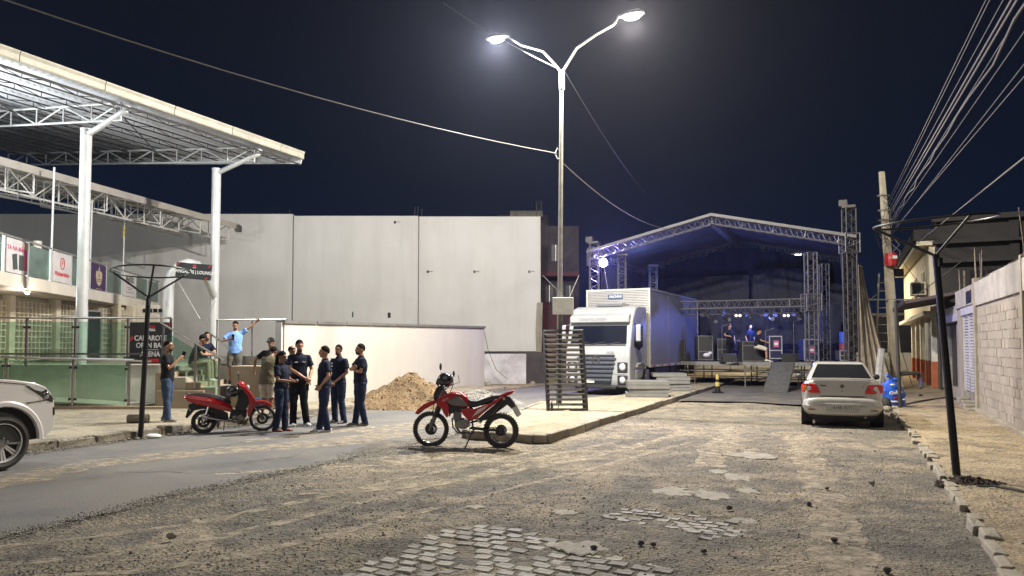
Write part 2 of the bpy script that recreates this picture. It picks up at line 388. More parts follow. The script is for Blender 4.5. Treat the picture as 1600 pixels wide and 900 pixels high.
# cobble setts ------------------------------------------------
M_sett = [mat('sett_stone_%s' % k, c, .85, c2=tuple(x * .55 for x in c), sc=16, amt=.7, bump=.8, bsc=30) for k, c in (('grey', (.34, .325, .30)), ('warm', (.36, .335, .285)), ('dark', (.23, .215, .19)))]
settmesh = []
def sett_mesh(L, w, mt):
    m = MB(); n = 8; pr = []
    for (sx, sy) in ((-1, -1), (0, -1.04), (1, -1), (1.03, 0), (1, 1), (0, 1.05), (-1, 1), (-1.03, 0)):
        pr.append((sx * L / 2 * random.uniform(.9, 1.03), sy * w / 2 * random.uniform(.88, 1.04)))
    m.rings([[(x, y, -.06) for x, y in pr], [(x, y, -.004) for x, y in pr], [(x * .86, y * .84, .012 + random.uniform(-.003, .003)) for x, y in pr]])
    o = m.build('sett', mt); me = o.data; bpy.data.objects.remove(o); return me
def sett_patch(poly, L, w, root, drop=.1, ang=-.05):
    ms = [sett_mesh(L, w, M_sett[k % 3]) for k in range(15)]
    xs = [p[0] for p in poly]; ys = [p[1] for p in poly]; ax = Vector((cos(RZ + ang), sin(RZ + ang), 0)); ay = Vector((-ax.y, ax.x, 0))
    o0 = Vector((min(xs), min(ys), 0)); k = 0
    for j in range(-60, 60):
        for i in range(-60, 60):
            p = o0 + ax * ((i + (j % 2) * .5 + random.uniform(-.07, .07)) * L * 1.12) + ay * ((j + random.uniform(-.05, .05)) * w * 1.22)
            q = p.copy(); q.x += .05 * fb(p.x, p.y, 3); q.y += .05 * fb(p.y, p.x, 3)
            if not inpoly(q.x + .12 * fb(q.x, q.y, 4), q.y + .12 * fb(q.y, q.x, 4), poly) or random.random() < drop: continue
            if p.y < 4.9: continue
            o = bpy.data.objects.new('sett', random.choice(ms)); COL.objects.link(o); o.parent = root
            o.location = (p.x, p.y, hroad2(p.x, p.y) - .001 + random.uniform(-.005, .004) - .010 * max(0, fb(p.x, p.y, 1.6))); o.rotation_euler = (random.uniform(-.05, .05), random.uniform(-.05, .05), RZ + ang + random.uniform(-.08, .08) + random.choice((0, pi)))
            k += 1
    return k
def hroad2(x, y):
    s = x * NX + y * NY; t = x * UX + y * UY; return hroad(s, t)
k1 = sett_patch(COB1, .165, .125, road, .09); k2 = sett_patch(COB2, .15, .10, road, .12); print('setts', k1, k2)
# thin broken slabs of old surfacing
M_slab = mat('old_surfacing', (.27, .25, .205), .9, c2=(.15, .135, .11), sc=7, amt=.8, bump=.5, bsc=35)
for (px, py, rx, ry) in ((1150, 742, 24, 8), (1050, 766, 40, 8), (1110, 772, 34, 9), (1165, 764, 22, 6), (1175, 712, 40, 7), (1160, 808, 24, 8), (1120, 735, 18, 4), (880, 800, 26, 5), (905, 852, 50, 12), (745, 790, 20, 4)):
    c = G(px, py); n = 40; d = c.y; sd = px * .1; a = rx / F * d; b = ry / 2070 * d * d
    pr = [(c.x + a * cos(2 * pi * k / n) * (.8 + .5 * noise.noise(Vector((cos(2 * pi * k / n) * 2, sin(2 * pi * k / n) * 2, sd))) + random.uniform(-.06, .06)), c.y + b * sin(2 * pi * k / n) * (.8 + .6 * noise.noise(Vector((cos(2 * pi * k / n) * 2.3, sin(2 * pi * k / n) * 2, sd + 3))) + random.uniform(-.08, .08))) for k in range(n)]
    z0 = hroad2(c.x, c.y); m = MB(); m.rings([[(x, y, z0 - .05) for x, y in pr], [(x, y, z0 + .0) for x, y in pr], [((x - c.x) * .9 + c.x, (y - c.y) * .9 + c.y, z0 + .006) for x, y in pr]])
    m.build('surface_slab', M_slab, road)
# dusty tyre tracks: thin films of pale sand pressed on the road
mt_ = bpy.data.materials.new('track_sand'); mt_.use_nodes = True; tn = mt_.node_tree; pb0 = tn.nodes['Principled BSDF']; pb0.inputs['Base Color'].default_value = (.34, .29, .215, 1); pb0.inputs['Roughness'].default_value = .95
tc_ = tn.nodes.new('ShaderNodeTexCoord'); nz_ = tn.nodes.new('ShaderNodeTexNoise'); nz_.inputs['Scale'].default_value = 5; nz_.inputs['Detail'].default_value = 9; nz_.inputs['Roughness'].default_value = .75
rr_ = tn.nodes.new('ShaderNodeValToRGB'); rr_.color_ramp.elements[0].position = .41; rr_.color_ramp.elements[1].position = .60; rr_.color_ramp.elements[1].color = (.8, .8, .8, 1)
tn.links.new(tc_.outputs['Object'], nz_.inputs['Vector']); tn.links.new(nz_.outputs['Fac'], rr_.inputs[0]); tn.links.new(rr_.outputs[0], pb0.inputs['Alpha'])
trk = empty('tyre_tracks', (0, 8, 0), 0); trk['kind'] = 'structure'
for pl, w in (([(-60, 884), (150, 868), (350, 838), (520, 795), (700, 752), (850, 712), (960, 690)], .16), ([(-60, 858), (150, 836), (360, 806), (540, 768), (720, 728), (860, 700)], .14), ([(-60, 905), (200, 896), (420, 862), (600, 812), (800, 762), (980, 715), (1080, 690)], .15),
              ([(340, 742), (480, 730), (640, 722), (800, 722), (900, 712)], .20), ([(300, 880), (350, 850), (330, 820), (300, 800)], .12), ([(470, 770), (600, 765), (740, 745), (880, 720), (1000, 695), (1080, 672)], .3), ([(1240, 680), (1270, 740), (1300, 820), (1330, 920)], .45), ([(1150, 668), (1120, 700), (1100, 730)], .5), ([(-40, 762), (150, 724), (320, 706), (520, 690), (650, 676)], .8), ([(80, 735), (250, 716), (420, 703), (600, 690)], .3), ([(560, 676), (700, 664), (830, 652)], .9), ([(380, 690), (520, 676), (700, 655), (820, 640)], .35), ([(600, 720), (720, 706), (830, 700)], .7)):
    P_ = []; src = [G(*q) for q in pl]
    for a, b in zip(src, src[1:]):
        L_ = max(2, int((b - a).length / .12)); P_ += [a.lerp(b, k / L_) for k in range(L_)]
    for _ in range(30): P_ = [P_[0]] + [(P_[i - 1] + P_[i] * 2 + P_[i + 1]) / 4 for i in range(1, len(P_) - 1)] + [P_[-1]]
    m = MB()
    for i, p in enumerate(P_):
        d = (P_[min(i + 1, len(P_) - 1)] - P_[max(i - 1, 0)]).normalized(); nn = Vector((-d.y, d.x, 0)); ww = w * (1 + .5 * fb(p.x, p.y, 2))
        for u in (-1, -.5, 0, .5, 1):
            q = p + nn * ww * .5 * u; m.v.append((q.x, q.y, (.014 if q.x * NX + q.y * NY < -7.35 else hroad2(q.x, q.y)) + .004 + (.002 if abs(u) == .5 else 0)))
    for i in range(len(P_) - 1):
        for k in range(4): m.f.append((i * 5 + k, i * 5 + k + 1, i * 5 + 6 + k, i * 5 + 5 + k))
    o = m.build('tyre_track', mt_, trk, smooth=True, angle=180); o['kind'] = 'structure'
# cracks in the asphalt lane
M_crk = mat('crack_dark', (.03, .028, .025), .95); m = MB()
for (sa, ta, L_, an) in ((-11.5, 7.5, 2.2, .3), (-10.2, 9.0, 1.6, 1.2), (-9.4, 7.2, 2.5, .15), (-8.6, 11.2, 2.0, .5), (-11.0, 11.5, 1.4, 1.5), (-8.4, 8.6, 1.2, 1.3), (-10.6, 14.0, 2.4, .2), (-9.0, 15.5, 1.5, 1.1)):
    p = S(sa, ta, .0175); a_ = an; pts_ = [p.copy()]
    for k in range(int(L_ / .12)):
        a_ += random.uniform(-.45, .45) + (an - a_) * .3; p = p + Vector((cos(a_) * .12, sin(a_) * .12, 0)); pts_.append(p.copy())
    for i in range(len(pts_) - 1):
        d = (pts_[i + 1] - pts_[i]).normalized(); nn = Vector((-d.y, d.x, 0)) * random.uniform(.003, .009); b = len(m.v)
        m.v += [tuple(pts_[i] + nn), tuple(pts_[i] - nn), tuple(pts_[i + 1] - nn), tuple(pts_[i + 1] + nn)]; m.f.append((b, b + 1, b + 2, b + 3))
o = m.build('asphalt_cracks', M_crk); o['kind'] = 'structure'
# loose gravel (uncountable) ----------------------------------
def stones(name, n, fn, mt, kind='stuff', flat=.6):
    vs = []; fs = []
    for _ in range(n):
        r = fn()
        if r is None: continue
        x, y, z, sz = r; b = len(vs); a = random.random() * 6.28
        for k, (dx, dy, dz) in enumerate(((1, 0, 0), (0, 1, 0), (-1, 0, 0), (0, -1, 0), (0, 0, 1), (0, 0, -1))):
            q = sz * random.uniform(.6, 1.2); X = dx * q; Y = dy * q
            vs.append((x + X * cos(a) - Y * sin(a), y + X * sin(a) + Y * cos(a), z + dz * q * flat))
        fs += [(b, b + 1, b + 4), (b + 1, b + 2, b + 4), (b + 2, b + 3, b + 4), (b + 3, b, b + 4), (b + 1, b, b + 5), (b + 2, b + 1, b + 5), (b + 3, b + 2, b + 5), (b, b + 3, b + 5)]
    m = MB(); m.v = vs; m.f = fs; o = m.build(name, mt); return o
def roadpt(dens, smin, smax, tmin=3.5, tmax=24, szr=(.004, .014), sc=.8, th=0.0):
    t = tmin + (tmax - tmin) * random.random() ** 1.9; s = random.uniform(smin, smax); p = S(s, t)
    if fb(p.x, p.y, sc, 4) + random.uniform(-.4, .4) < th: return None
    if cobdip(p.x, p.y) and random.random() < .7: return None
    sz = random.uniform(*szr) * (1 if random.random() < .97 else 1.8)
    return (p.x, p.y, hroad(s, t) + sz * .2, sz)
M_grav1 = mat('gravel_grey', (.34, .32, .28), .9, c2=(.12, .115, .105), sc=14, amt=.9)
M_grav2 = mat('gravel_dark', (.075, .07, .066), .9, c2=(.04, .038, .036), sc=3)
tag(stones('gravel', 62000, lambda: roadpt(1, -7.3, 1.0, szr=(.004, .012), th=-.1), M_grav1), 'fine pale gravel strewn over the dusty dirt road', 'gravel', kind='stuff')
tag(stones('gravel', 24000, lambda: roadpt(1, -7.3, 1.0, szr=(.004, .014), sc=.5, th=.05), M_grav2), 'dark gravel chips spread in patches over the dirt road', 'gravel', kind='stuff')
def edgept():
    t = random.uniform(4, 15); s = -7.35 + .22 * fb(t, 1.3, .5) + random.gauss(.03, .09) - (.5 if t < 4.5 else 0) * (4.5 - t) / 4.5; p = S(s, t); sz = random.uniform(.005, .02)
    return (p.x, p.y, .014 + sz * .2, sz)
tag(stones('edge_crumbs', 5000, edgept, M_grav1), 'crumbled asphalt and grit along the edge of the grey lane', 'gravel', kind='stuff')
def pavept():
    t = 4 + 20 * random.random() ** 1.4; s = random.uniform(1.25, 3.1); p = S(s, t); sz = random.uniform(.004, .013)
    return None if fb(p.x, p.y, .9, 4) < -.1 and s < 2.6 else (p.x, p.y, .062 + .012 * fb(s, t, 1.3) + .02 * fb(s + 5, t, .5), sz)
tag(stones('rubble_chips', 6000, pavept, M_grav1), 'small chips and crumbs on the sandy right pavement', 'gravel', kind='stuff')
tag(stones('kerb_debris', 1500, lambda: (lambda s, t: (S(s, t).x, S(s, t).y, .045 if s > -12.45 else .16, random.uniform(.008, .03)))(random.gauss(-12.35, .13), random.uniform(6, 17)), M_kerbd), 'crumbled stone debris along the broken left kerb', 'debris', kind='stuff')
# individual loose rocks on the road
def rock(px, py, w, mt, label, z=None, h=.7, cat='rock', nm='rock', group=None):
    c = G(px, py, .02 if z is None else z); r = w / 2 / F * c.y; m = MB(); R = []
    sd = random.random() * 50
    m.ell((0, 0, 0), (r, r * .8, r * h), 8, 6)
    m.v = [tuple(Vector(v) * (1 + .35 * noise.noise(Vector(v) / r * 1.1 + Vector((sd, 0, 0))))) for v in m.v]
    o = m.build(nm, mt); o.location = (c.x, c.y, c.z + r * h * .6); tag(o, label, cat, group); return o
rock(275, 837, 18, M_kerb, 'pale rounded stone lying on the dirt near the left foreground', h=.6)
for i, (px, py, w, lab) in enumerate(((999, 846, 11, 'dark chunk of rubble left of the pair below the cobble patch'), (1018, 848, 10, 'small black stone just right of another below the cobble patch'),
    (926, 853, 11, 'dark stone beside the cracked slab left of the cobble patch'), (1096, 858, 10, 'lone black stone below the right end of the cobble patch'),
    (1297, 841, 11, 'flat dark stone on gravel in the lower right road'), (1259, 786, 9, 'small dark stone on the gravel right of the slabs'),
    (1357, 754, 11, 'squarish pale-topped stone near the right kerb'), (1288, 762, 7, 'tiny dark stone on the road left of the squarish stone'),
    (1136, 792, 9, 'small black chunk at the edge of the upper slab'), (1378, 888, 14, 'dark stone at the bottom right corner of the road'))):
    rock(px, py, w, M_grav2 if i != 6 else M_grav1, lab)
rock(1594, 846, 15, M_kerb, 'pale flat stone on the sandy pavement at the far right', .11, .3)
# ---- soil heap, gravel heap, rubble
M_soil = groundmat('dug_soil', (.19, .13, .072), (.26, .185, .108), (.13, .085, .048), 2.2, 16, 1.0)
M_pile = groundmat('gravel_heap_stone', (.26, .25, .24), (.34, .33, .31), (.18, .17, .16), 3, 26, 1.0)
def heap(name, c, rx, ry, h, mt, label, cat, rz=0, peak=(0, 0), pw=1.15, rough=.12, chunks=0, cm=None):
    m = MB(); n = 56; R = []; rings = 26
    for j in range(rings + 1):
        q = 1 - j / rings; ring = []
        for k in range(n):
            a = 2 * pi * k / n; x = cos(a) * q * rx * (1 + .12 * sin(2 * a + 1) + .06 * sin(5 * a)); y = sin(a) * q * ry
            x += peak[0] * (1 - q); y += peak[1] * (1 - q)
            z = h * (1 - q ** pw * 1.0); z = z * (1 + rough * fb(x + c[0], y, 1.4 / h)) + .05 * h * fb(x, y + c[1], 5 / h, 4) * (1.2 - q) * 1.6
            if q > .98: z = -.05
            ring.append((x, y, z))
        R.append(ring)
    m.rings(R, False); m.f.append(tuple(len(m.v) - n + k for k in range(n)))
    o = m.build(name, mt, smooth=True, angle=180); o.location = c; o.rotation_euler = (0, 0, rz); tag(o, label, cat)
    if chunks:
        vs = m.v
        def fn():
            v = random.choice(vs); q = random.random() ** 2
            return (v[0] + random.uniform(-.05, .05), v[1] + random.uniform(-.05, .05), v[2], random.uniform(.012, .04))
        ch = stones('clods', chunks, fn, cm or mt); ch.parent = o; ch['kind'] = 'stuff'
    return o
heap('soil_heap', (AX(637, 21.6), 21.6, .02), 1.75, 1.25, 1.04, M_soil, 'tall heap of brown soil against the low white wall', 'soil heap', 0, (.12, 0), .95, .1, 500)
heap('soil_heap', (AX(672, 22.4), 22.4, .02), .95, .8, .62, M_soil, 'lower shoulder of brown soil right of the tall heap', 'soil heap', 0, (0, 0), 1.2, .1, 120)
heap('gravel_heap', (AX(752, 22.4), 22.4, .02), 1.25, .8, .42, M_pile, 'low grey gravel heap behind the red dirt bike', 'gravel heap', 0, (-.1, 0), 1.4, .05, 1500, M_grav1)
for i, (px, py, w, lab) in enumerate(((733, 592, 12, 'upright broken stone at the left of the rubble by the white wall'), (744, 598, 14, 'brown rubble block between the broken stones'), (754, 602, 12, 'dark rubble stone in front of the wall foot'),
        (762, 603, 11, 'grey rubble stone at the right end of the little row'), (797, 599, 21, 'big brown boulder at the foot of the stained low wall'), (832, 601, 10, 'small rock right of the stained low wall'))):
    rock(px, py, w, M_kerbd, lab, .02, .8)
# mound of fresh dark earth at the post foot
c = G(1497, 752, .06); heap('earth_mound', (c.x + .1, c.y, .045), .40, .22, .09, mat('dark_earth', (.035, .02, .014), .95, bump=1, bsc=40), 'small mound of dark wet earth at the foot of the right ring post', 'earth', 0, (-.05, 0), 1.2, .3, 220)
# ============================================================ WALLS AND LEFT FACILITY
M_wall = mat('grey_white_plaster', (.48, .475, .465), .9, c2=(.40, .395, .385), sc=.55, amt=1, bump=.12, bsc=12, det=9, streak=.10)
M_wallL = mat('cream_plaster', (.48, .455, .40), .9, c2=(.42, .395, .345), sc=.9, amt=1, bump=.1, bsc=14, det=9, streak=.10)
M_cop = mat('weathered_coping', (.15, .145, .13), .9, c2=(.09, .085, .08), sc=4, amt=.9)
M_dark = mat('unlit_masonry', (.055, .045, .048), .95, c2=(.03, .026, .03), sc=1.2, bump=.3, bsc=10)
M_joint = mat('wall_joint', (.16, .16, .155), .9)
M_conc2 = mat('raw_concrete', (.30, .27, .22), .9, c2=(.17, .15, .12), sc=1.6, amt=.9, bump=.25, bsc=14, det=8, streak=.35)
# big back wall, in three cast panels with recessed joints
bw = empty('building', (-12, 36, 0), 0, 'huge plain whitish side wall of a building behind everything at left centre', 'building')
def pz(y, d): return 1.8 + (540 - y) / F * d
segs = [(AX(-40, 36), AX(455, 36)), (AX(457, 36), AX(652.5, 36)), (AX(654, 36), AX(845, 36))]
for (a, b), zt in zip(segs, (pz(333, 36), pz(336, 36), pz(337, 36))):
    zb = -.1 if b < 0 else 1.52
    MB().b2((a, 36, zb), (b - .0, 36.4, zt)).build('wall_panel', M_wall, bw, bevel=.012, seg=1)
MB().b2((segs[0][0], 36.03, -.1), (segs[2][1] - .02, 36.38, 8.0)).b2((segs[0][0], 36.1, 7.9), (segs[2][1] - .1, 36.38, 8.05)).build('joint_core', M_joint, bw)
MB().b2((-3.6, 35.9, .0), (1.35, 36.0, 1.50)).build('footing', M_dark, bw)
for px, py in ((668, 424), (741, 424), (827, 424), (608, 492), (551, 491), (616, 346)):
    x = AX(px, 36); z = pz(py, 36); w = .10 if py < 430 else (.14 if px == 608 else .05)
    MB().b2((x - w / 2, 35.975, z - (.07 if py < 430 else .14)), (x + w / 2, 36.01, z + (.05 if py < 430 else .11))).build('wall_hole', M_black, bw)
    if py < 430: MB().bar((x, 35.99, z), (x + .25, 35.93, z + .02), .012).build('rebar_stub', M_galv, bw)
# right return of big wall with torn edge
m = MB(); m.prism([(AX(838, 35.9), 1.5), (AX(846, 35.9), 1.5), (AX(848, 35.9), 3.9), (AX(839, 35.9), 3.9), (AX(837, 35.9), 2.6)], 35.85, 35.99, 'y'); m.build('torn_edge', M_conc2, bw)
for px, pyt in ((449, 326), (646, 322), (651, 321), (657, 325), (845, 312), (838, 314)):
    x = AX(px, 36.2); MB().bar((x, 36.2, 8.0), (x + .05, 36.2, pz(pyt, 36.2)), .014).build('rebar', M_wired, bw)
# low cream wall
lw = empty('boundary_wall', S(-14.4, 22), 0, 'low cream wall with a thin dark coping in front of the huge wall', 'wall')
A = (-6.4, 20.7); B = (AX(757, 32.2), 32.2)
def quadwall(mb, a, b, th, z0, za, zb):
    a = Vector((a[0], a[1], 0)); b = Vector((b[0], b[1], 0)); d = (b - a).normalized(); n = Vector((-d.y, d.x, 0)) * th
    vs = []
    for p, zt in ((a, za), (b, zb)):
        for q in (p, p + n): vs += [(q.x, q.y, z0), (q.x, q.y, zt)]
    mb.add(vs, [(0, 1, 3, 2), (4, 6, 7, 5), (0, 4, 5, 1), (2, 3, 7, 6), (1, 5, 7, 3), (0, 2, 6, 4)])
m = MB(); quadwall(m, A, B, .2, -.05, 2.42, 2.56); m.build('wall_body', M_wallL, lw)
a3 = Vector((A[0] - .02, A[1] - .03, 0)); b3 = Vector((B[0] + .03, B[1] + .03, 0))
for i in range(9):
    p = a3.lerp(b3, i / 9); q = a3.lerp(b3, (i + 1) / 9 - .002); m = MB(); zi = 2.42 + .14 * i / 9; zj = 2.42 + .14 * (i + 1) / 9
    d = (q - p).normalized(); n = Vector((-d.y, d.x, 0))
    vs = []
    for r, zz in ((p, zi), (q, zj)):
        for u in (-.05, .26): vs += [tuple(r + n * u + Vector((0, 0, zz + .002))), tuple(r + n * u + Vector((0, 0, zz + .085)))]
    m.add(vs, [(0, 1, 3, 2), (4, 6, 7, 5), (0, 4, 5, 1), (2, 3, 7, 6), (1, 5, 7, 3), (0, 2, 6, 4)]); m.build('coping', M_cop, lw)
MB().box((A[0] - .12, A[1] + .1, 1.2), (.22, .24, 2.5), RZ).build('end_pillar', M_wall, lw)
MB().box((AX(541, 25), 24.6, .32), (.07, .07, .62), RZ).ell((AX(541, 25), 24.6, .68), (.06, .06, .09)).build('standpipe', M_galv, lw)
# stained pale low wall right of it
M_stain = mat('stained_whitewash', (.55, .53, .56), .9, c2=(.24, .22, .24), sc=1.3, amt=.8, bump=.2, bsc=10, det=9)
sw = MB(); quadwall(sw, (AX(757, 34.2), 34.2), (AX(822, 34.2), 34.2), .2, -.05, 1.42, 1.42); o = sw.build('boundary_wall', M_stain); tag(o, 'short low wall with black streaks at the foot of the huge wall', 'wall')
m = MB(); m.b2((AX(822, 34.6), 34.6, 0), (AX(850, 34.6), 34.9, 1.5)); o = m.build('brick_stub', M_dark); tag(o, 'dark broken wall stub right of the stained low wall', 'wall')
m = MB(); m.tube([(B[0] - .02, B[1], 2.5), (AX(762, 33), 33.4, 1.6), (AX(775, 33), 33.6, .7), (AX(792, 33), 33.5, .3)], .012, 5); o = m.build('loose_cable', M_wired); tag(o, 'thin dark cable hanging down the stained low wall', 'cable')
# dark building behind, right of the big wall
db = empty('building', (3, 42, 0), 0, 'dark unfinished brick building behind the lamp post', 'building')
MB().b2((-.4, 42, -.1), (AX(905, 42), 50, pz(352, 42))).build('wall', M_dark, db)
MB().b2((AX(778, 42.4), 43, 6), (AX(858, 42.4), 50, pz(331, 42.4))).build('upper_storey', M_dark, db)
MB().b2((AX(797, 42), 41.8, pz(338, 42)), (AX(848, 42), 42.6, pz(329, 42))).build('roof_slab', M_conc2, db)
M_wine = mat('dull_red_paint', (.09, .02, .025), .8, c2=(.06, .015, .02), sc=2)
MB().b2((AX(846, 41), 41.0, pz(431, 41)), (AX(905, 41), 41.99, pz(424, 41))).build('awning_slab', M_wine, db)
for px in (849, 862, 884): MB().b2((AX(px, 42), 41.95, .6), (AX(px + 9, 42), 41.995, pz(470, 42))).build('red_panel', M_wine, db)
for px, py in ((862, 382), (852, 446), (868, 446), (884, 446)):
    f = MB().b2((AX(px, 42), 41.94, pz(py + 26, 42)), (AX(px + 13, 42), 41.99, pz(py, 42))).build('window', M_black, db)
    MB().b2((AX(px + 6, 42), 41.92, pz(py + 26, 42)), (AX(px + 7, 42), 41.937, pz(py, 42))).build('window_frame', M_galv, f)
for px in (838, 842, 845): MB().bar((AX(px, 42.5), 42.5, 8), (AX(px, 42.5), 42.5, pz(311, 42.5)), .02).build('rebar', M_wired, db)

# ---------------- terrace, ramp, steps
M_terr = mat('terrace_concrete', (.42, .39, .32), .85, c2=(.30, .27, .21), sc=1.2, amt=1, bump=.15, bsc=15)
M_greenw = mat('pale_wall_paint', (.80, .80, .70), .8, c2=(.62, .62, .52), sc=1.8, amt=1, det=9)
M_ochre = mat('ochre_plaster', (.36, .29, .20), .9, c2=(.24, .19, .13), sc=1.4, amt=.9, bump=.15, bsc=14)
ZT = 1.22
tr = empty('terrace', (-13, 22, 0), 0, 'raised concrete terrace behind the glass railings at left', 'terrace')
m = MB(); m.prism([(-24, 20.7), (-9.45, 20.7), (-9.45, 21.75), (-6.65, 21.0), (-6.3, 22), (-4.5, 26.5), (-6, 35.7), (-24, 35.7)], -.05, ZT, 'z'); m.build('slab', M_terr, tr, bevel=.01, seg=1)
# retaining wall face under the upper railing, sloped ramp between
m = MB(); m.b2((-24, 20.55, 0), (-9.45, 20.69, ZT + .04)); m.build('retaining_wall', M_greenw, tr)
m = MB(); m.prism([(-24, .1), (-9.9, .1), (-9.9, .2), (-24, 1.15)], 19.3, 20.53, 'y'); m.build('ramp', M_terr, tr)
m = MB(); m.prism([(-24, .0), (-8.95, .0), (-8.95, .22), (-24, .34)], 19.12, 19.28, 'y'); m.build('ramp_kerb', M_ochre, tr)
# planter wall
m = MB(); quadwall(m, (-8.9, 21.85), (-6.66, 20.95), .12, 0, ZT + .05, ZT + .05); m.build('front_face', M_ochre, tr)
MB().box((AX(405, 20.0), 20.05, .65), (1.2, .8, 1.22), radians(-8)).build('planter_block', M_ochre, tr, bevel=.02)
MB().box((AX(395, 21.4), 21.3, ZT + .16), (2.6, .10, .24), radians(-20)).build('upstand', M_wallL, tr)
# steps down to the right
for i in range(7):
    x0 = -9.45 + .40 * i; zt = ZT - .13 * (i + 1)
    MB().b2((x0, 19.55 if i < 4 else 20.5, .1), (x0 + .41, 21.6 - .02 * i, zt)).build('step', M_terr if i % 2 else M_ochre, tr, bevel=.012, seg=1)
MB().b2((-9.35, 19.42, .1), (-8.1, 19.53, .62)).build('side_block', M_ochre, tr, bevel=.015, seg=1)
# ---------------- railings
M_glg = glass('green_glass', (.80, .94, .85), .2, .03, .07, (.42, .62, .50))
M_glg2 = glass('dusty_green_glass', (.76, .93, .82), .25, .06, .14, (.42, .60, .48))
def railing(posts, label, top, panel=(.12, .06), pr=.028, tr_=.03, mg=None, group=None, zoff=None, base=0.0, extend=(0, 0)):
    P = [Vector(p) for p in posts]; r = empty('glass_railing', P[0], 0, label, 'railing', group); H = top
    for p in P:
        po = MB().box(p + Vector((0, 0, H / 2)), (pr * 2, pr * 2, H)).build('post', M_steel, r)
    for a, b in zip(P, P[1:]):
        d = (b - a); dn = d.normalized(); n = Vector((-dn.y, dn.x, 0)).normalized() * .006
        q0 = a + dn * .07; q1 = b - dn * .07
        vs = []
        for q in (q0, q1):
            for z in (panel[0], H - panel[1] - .05):
                for k in (n, -n): vs.append(tuple(q + k + Vector((0, 0, z))))
        m = MB(); m.add(vs, [(0, 1, 3, 2), (4, 6, 7, 5), (0, 4, 5, 1), (2, 3, 7, 6), (1, 5, 7, 3), (0, 2, 6, 4)])
        m.build('glass_panel', mg or M_glg, r)
        for q, s_ in ((a, 1), (b, -1)):
            for z in (panel[0] + .12, H - panel[1] - .2):
                MB().box(q + dn * (.06 * s_) + Vector((0, 0, z)), (.07, .045, .06), atan2(dn.y, dn.x)).build('clamp', M_black, r)
    up = Vector((0, 0, H)); d0 = (P[1] - P[0]).normalized(); d1 = (P[-1] - P[-2]).normalized()
    MB().tube([P[0] + up - d0 * extend[0]] + [p + up for p in P[1:-1]] + [P[-1] + up + d1 * extend[1]], tr_, 8).build('handrail', M_steel, r, smooth=True)
    return r
dU = 20.45
railing([(AX(px, dU), dU, ZT) for px in (-90, 42, 118, 200, 267)], 'upper glass railing along the terrace edge carrying the black arena sign', 1.35, mg=M_glg)
# lower railing beside the ramp
def lowp(px, d, zb): return (AX(px, d), d, zb)
railing([lowp(-130, 19.0, .34), lowp(11, 19.0, .30), lowp(116, 19.15, .25), lowp(203, 19.4, .2), lowp(262, 19.6, .2)][:4], 'lower glass railing with sloping handrail beside the ramp behind the white pickup', 1.2, panel=(.04, .02), mg=M_glg2, extend=(0, .55))
MB().b2((-24, 19.9, 1.55), (-10.0, 19.94, 1.6)).bar((-24, 19.92, 1.72), (-10.2, 19.92, 1.42), .022).build('inner_rail', M_steel, tr)
# ramp posts
r = empty('stair_railing', (-9.3, 19.6, 0), 0, 'near glass stair railing sloping down past the seated men', 'railing')
top = (-9.35, 19.55, 2.42); bot = (-7.62, 19.5, 1.42)
MB().tube([top, bot], .03, 8).build('handrail', M_steel, r, smooth=True)
for k in (0.05, .56, .93):
    p = Vector(top).lerp(Vector(bot), k); zb = max(.2, p.z - 1.18); MB().b2((p.x - .025, p.y - .025, zb), (p.x + .025, p.y + .025, p.z)).build('post', M_steel, r)
for k0, k1 in ((.08, .53), (.59, .91)):
    a = Vector(top).lerp(Vector(bot), k0); b = Vector(top).lerp(Vector(bot), k1); m = MB()
    m.add([(a.x, a.y - .006, a.z - 1.0), (b.x, b.y - .006, b.z - 1.0), (b.x, b.y - .006, b.z - .16), (a.x, a.y - .006, a.z - .16), (a.x, a.y + .006, a.z - 1.0), (b.x, b.y + .006, b.z - 1.0), (b.x, b.y + .006, b.z - .16), (a.x, a.y + .006, a.z - .16)],
          [(0, 1, 2, 3), (4, 5, 6, 7), (0, 1, 5, 4), (2, 3, 7, 6), (1, 2, 6, 5), (0, 3, 7, 4)]); m.build('glass_panel', M_glg, r)
r = empty('stair_railing', (-8.9, 21.7, ZT), 0, 'far stair railing behind the man in the light blue tee', 'railing')
MB().tube([W(325, 518, 21.8), W(402, 580, 21.8)], .028, 8).tube([W(398, 573, 20.9), W(432, 597, 20.9)], .02, 8).build('handrail', M_steel, r, smooth=True)
MB().bar(W(330, 522, 21.8), W(330, 575, 21.8), .025).bar(W(398, 577, 21.8), W(398, 610, 21.8), .025).build('post', M_steel, r)
r = empty('terrace_railing', (-8.6, 22, ZT), 0, 'thin steel terrace railing the man in light blue reaches up to', 'railing')
MB().tube([W(338, 500, 22.0), W(448, 499, 20.9)], .028, 8).tube([W(430, 505, 20.9), W(446, 503, 20.9)], .02, 6).build('handrail', M_steel, r, smooth=True)
MB().bar(W(339, 499, 22.0), W(339, 575, 22.0), .022).build('post', M_steel, r); MB().bar(W(394, 500, 21.6), W(394, 573, 21.6), .026).build('post', M_steel, r)
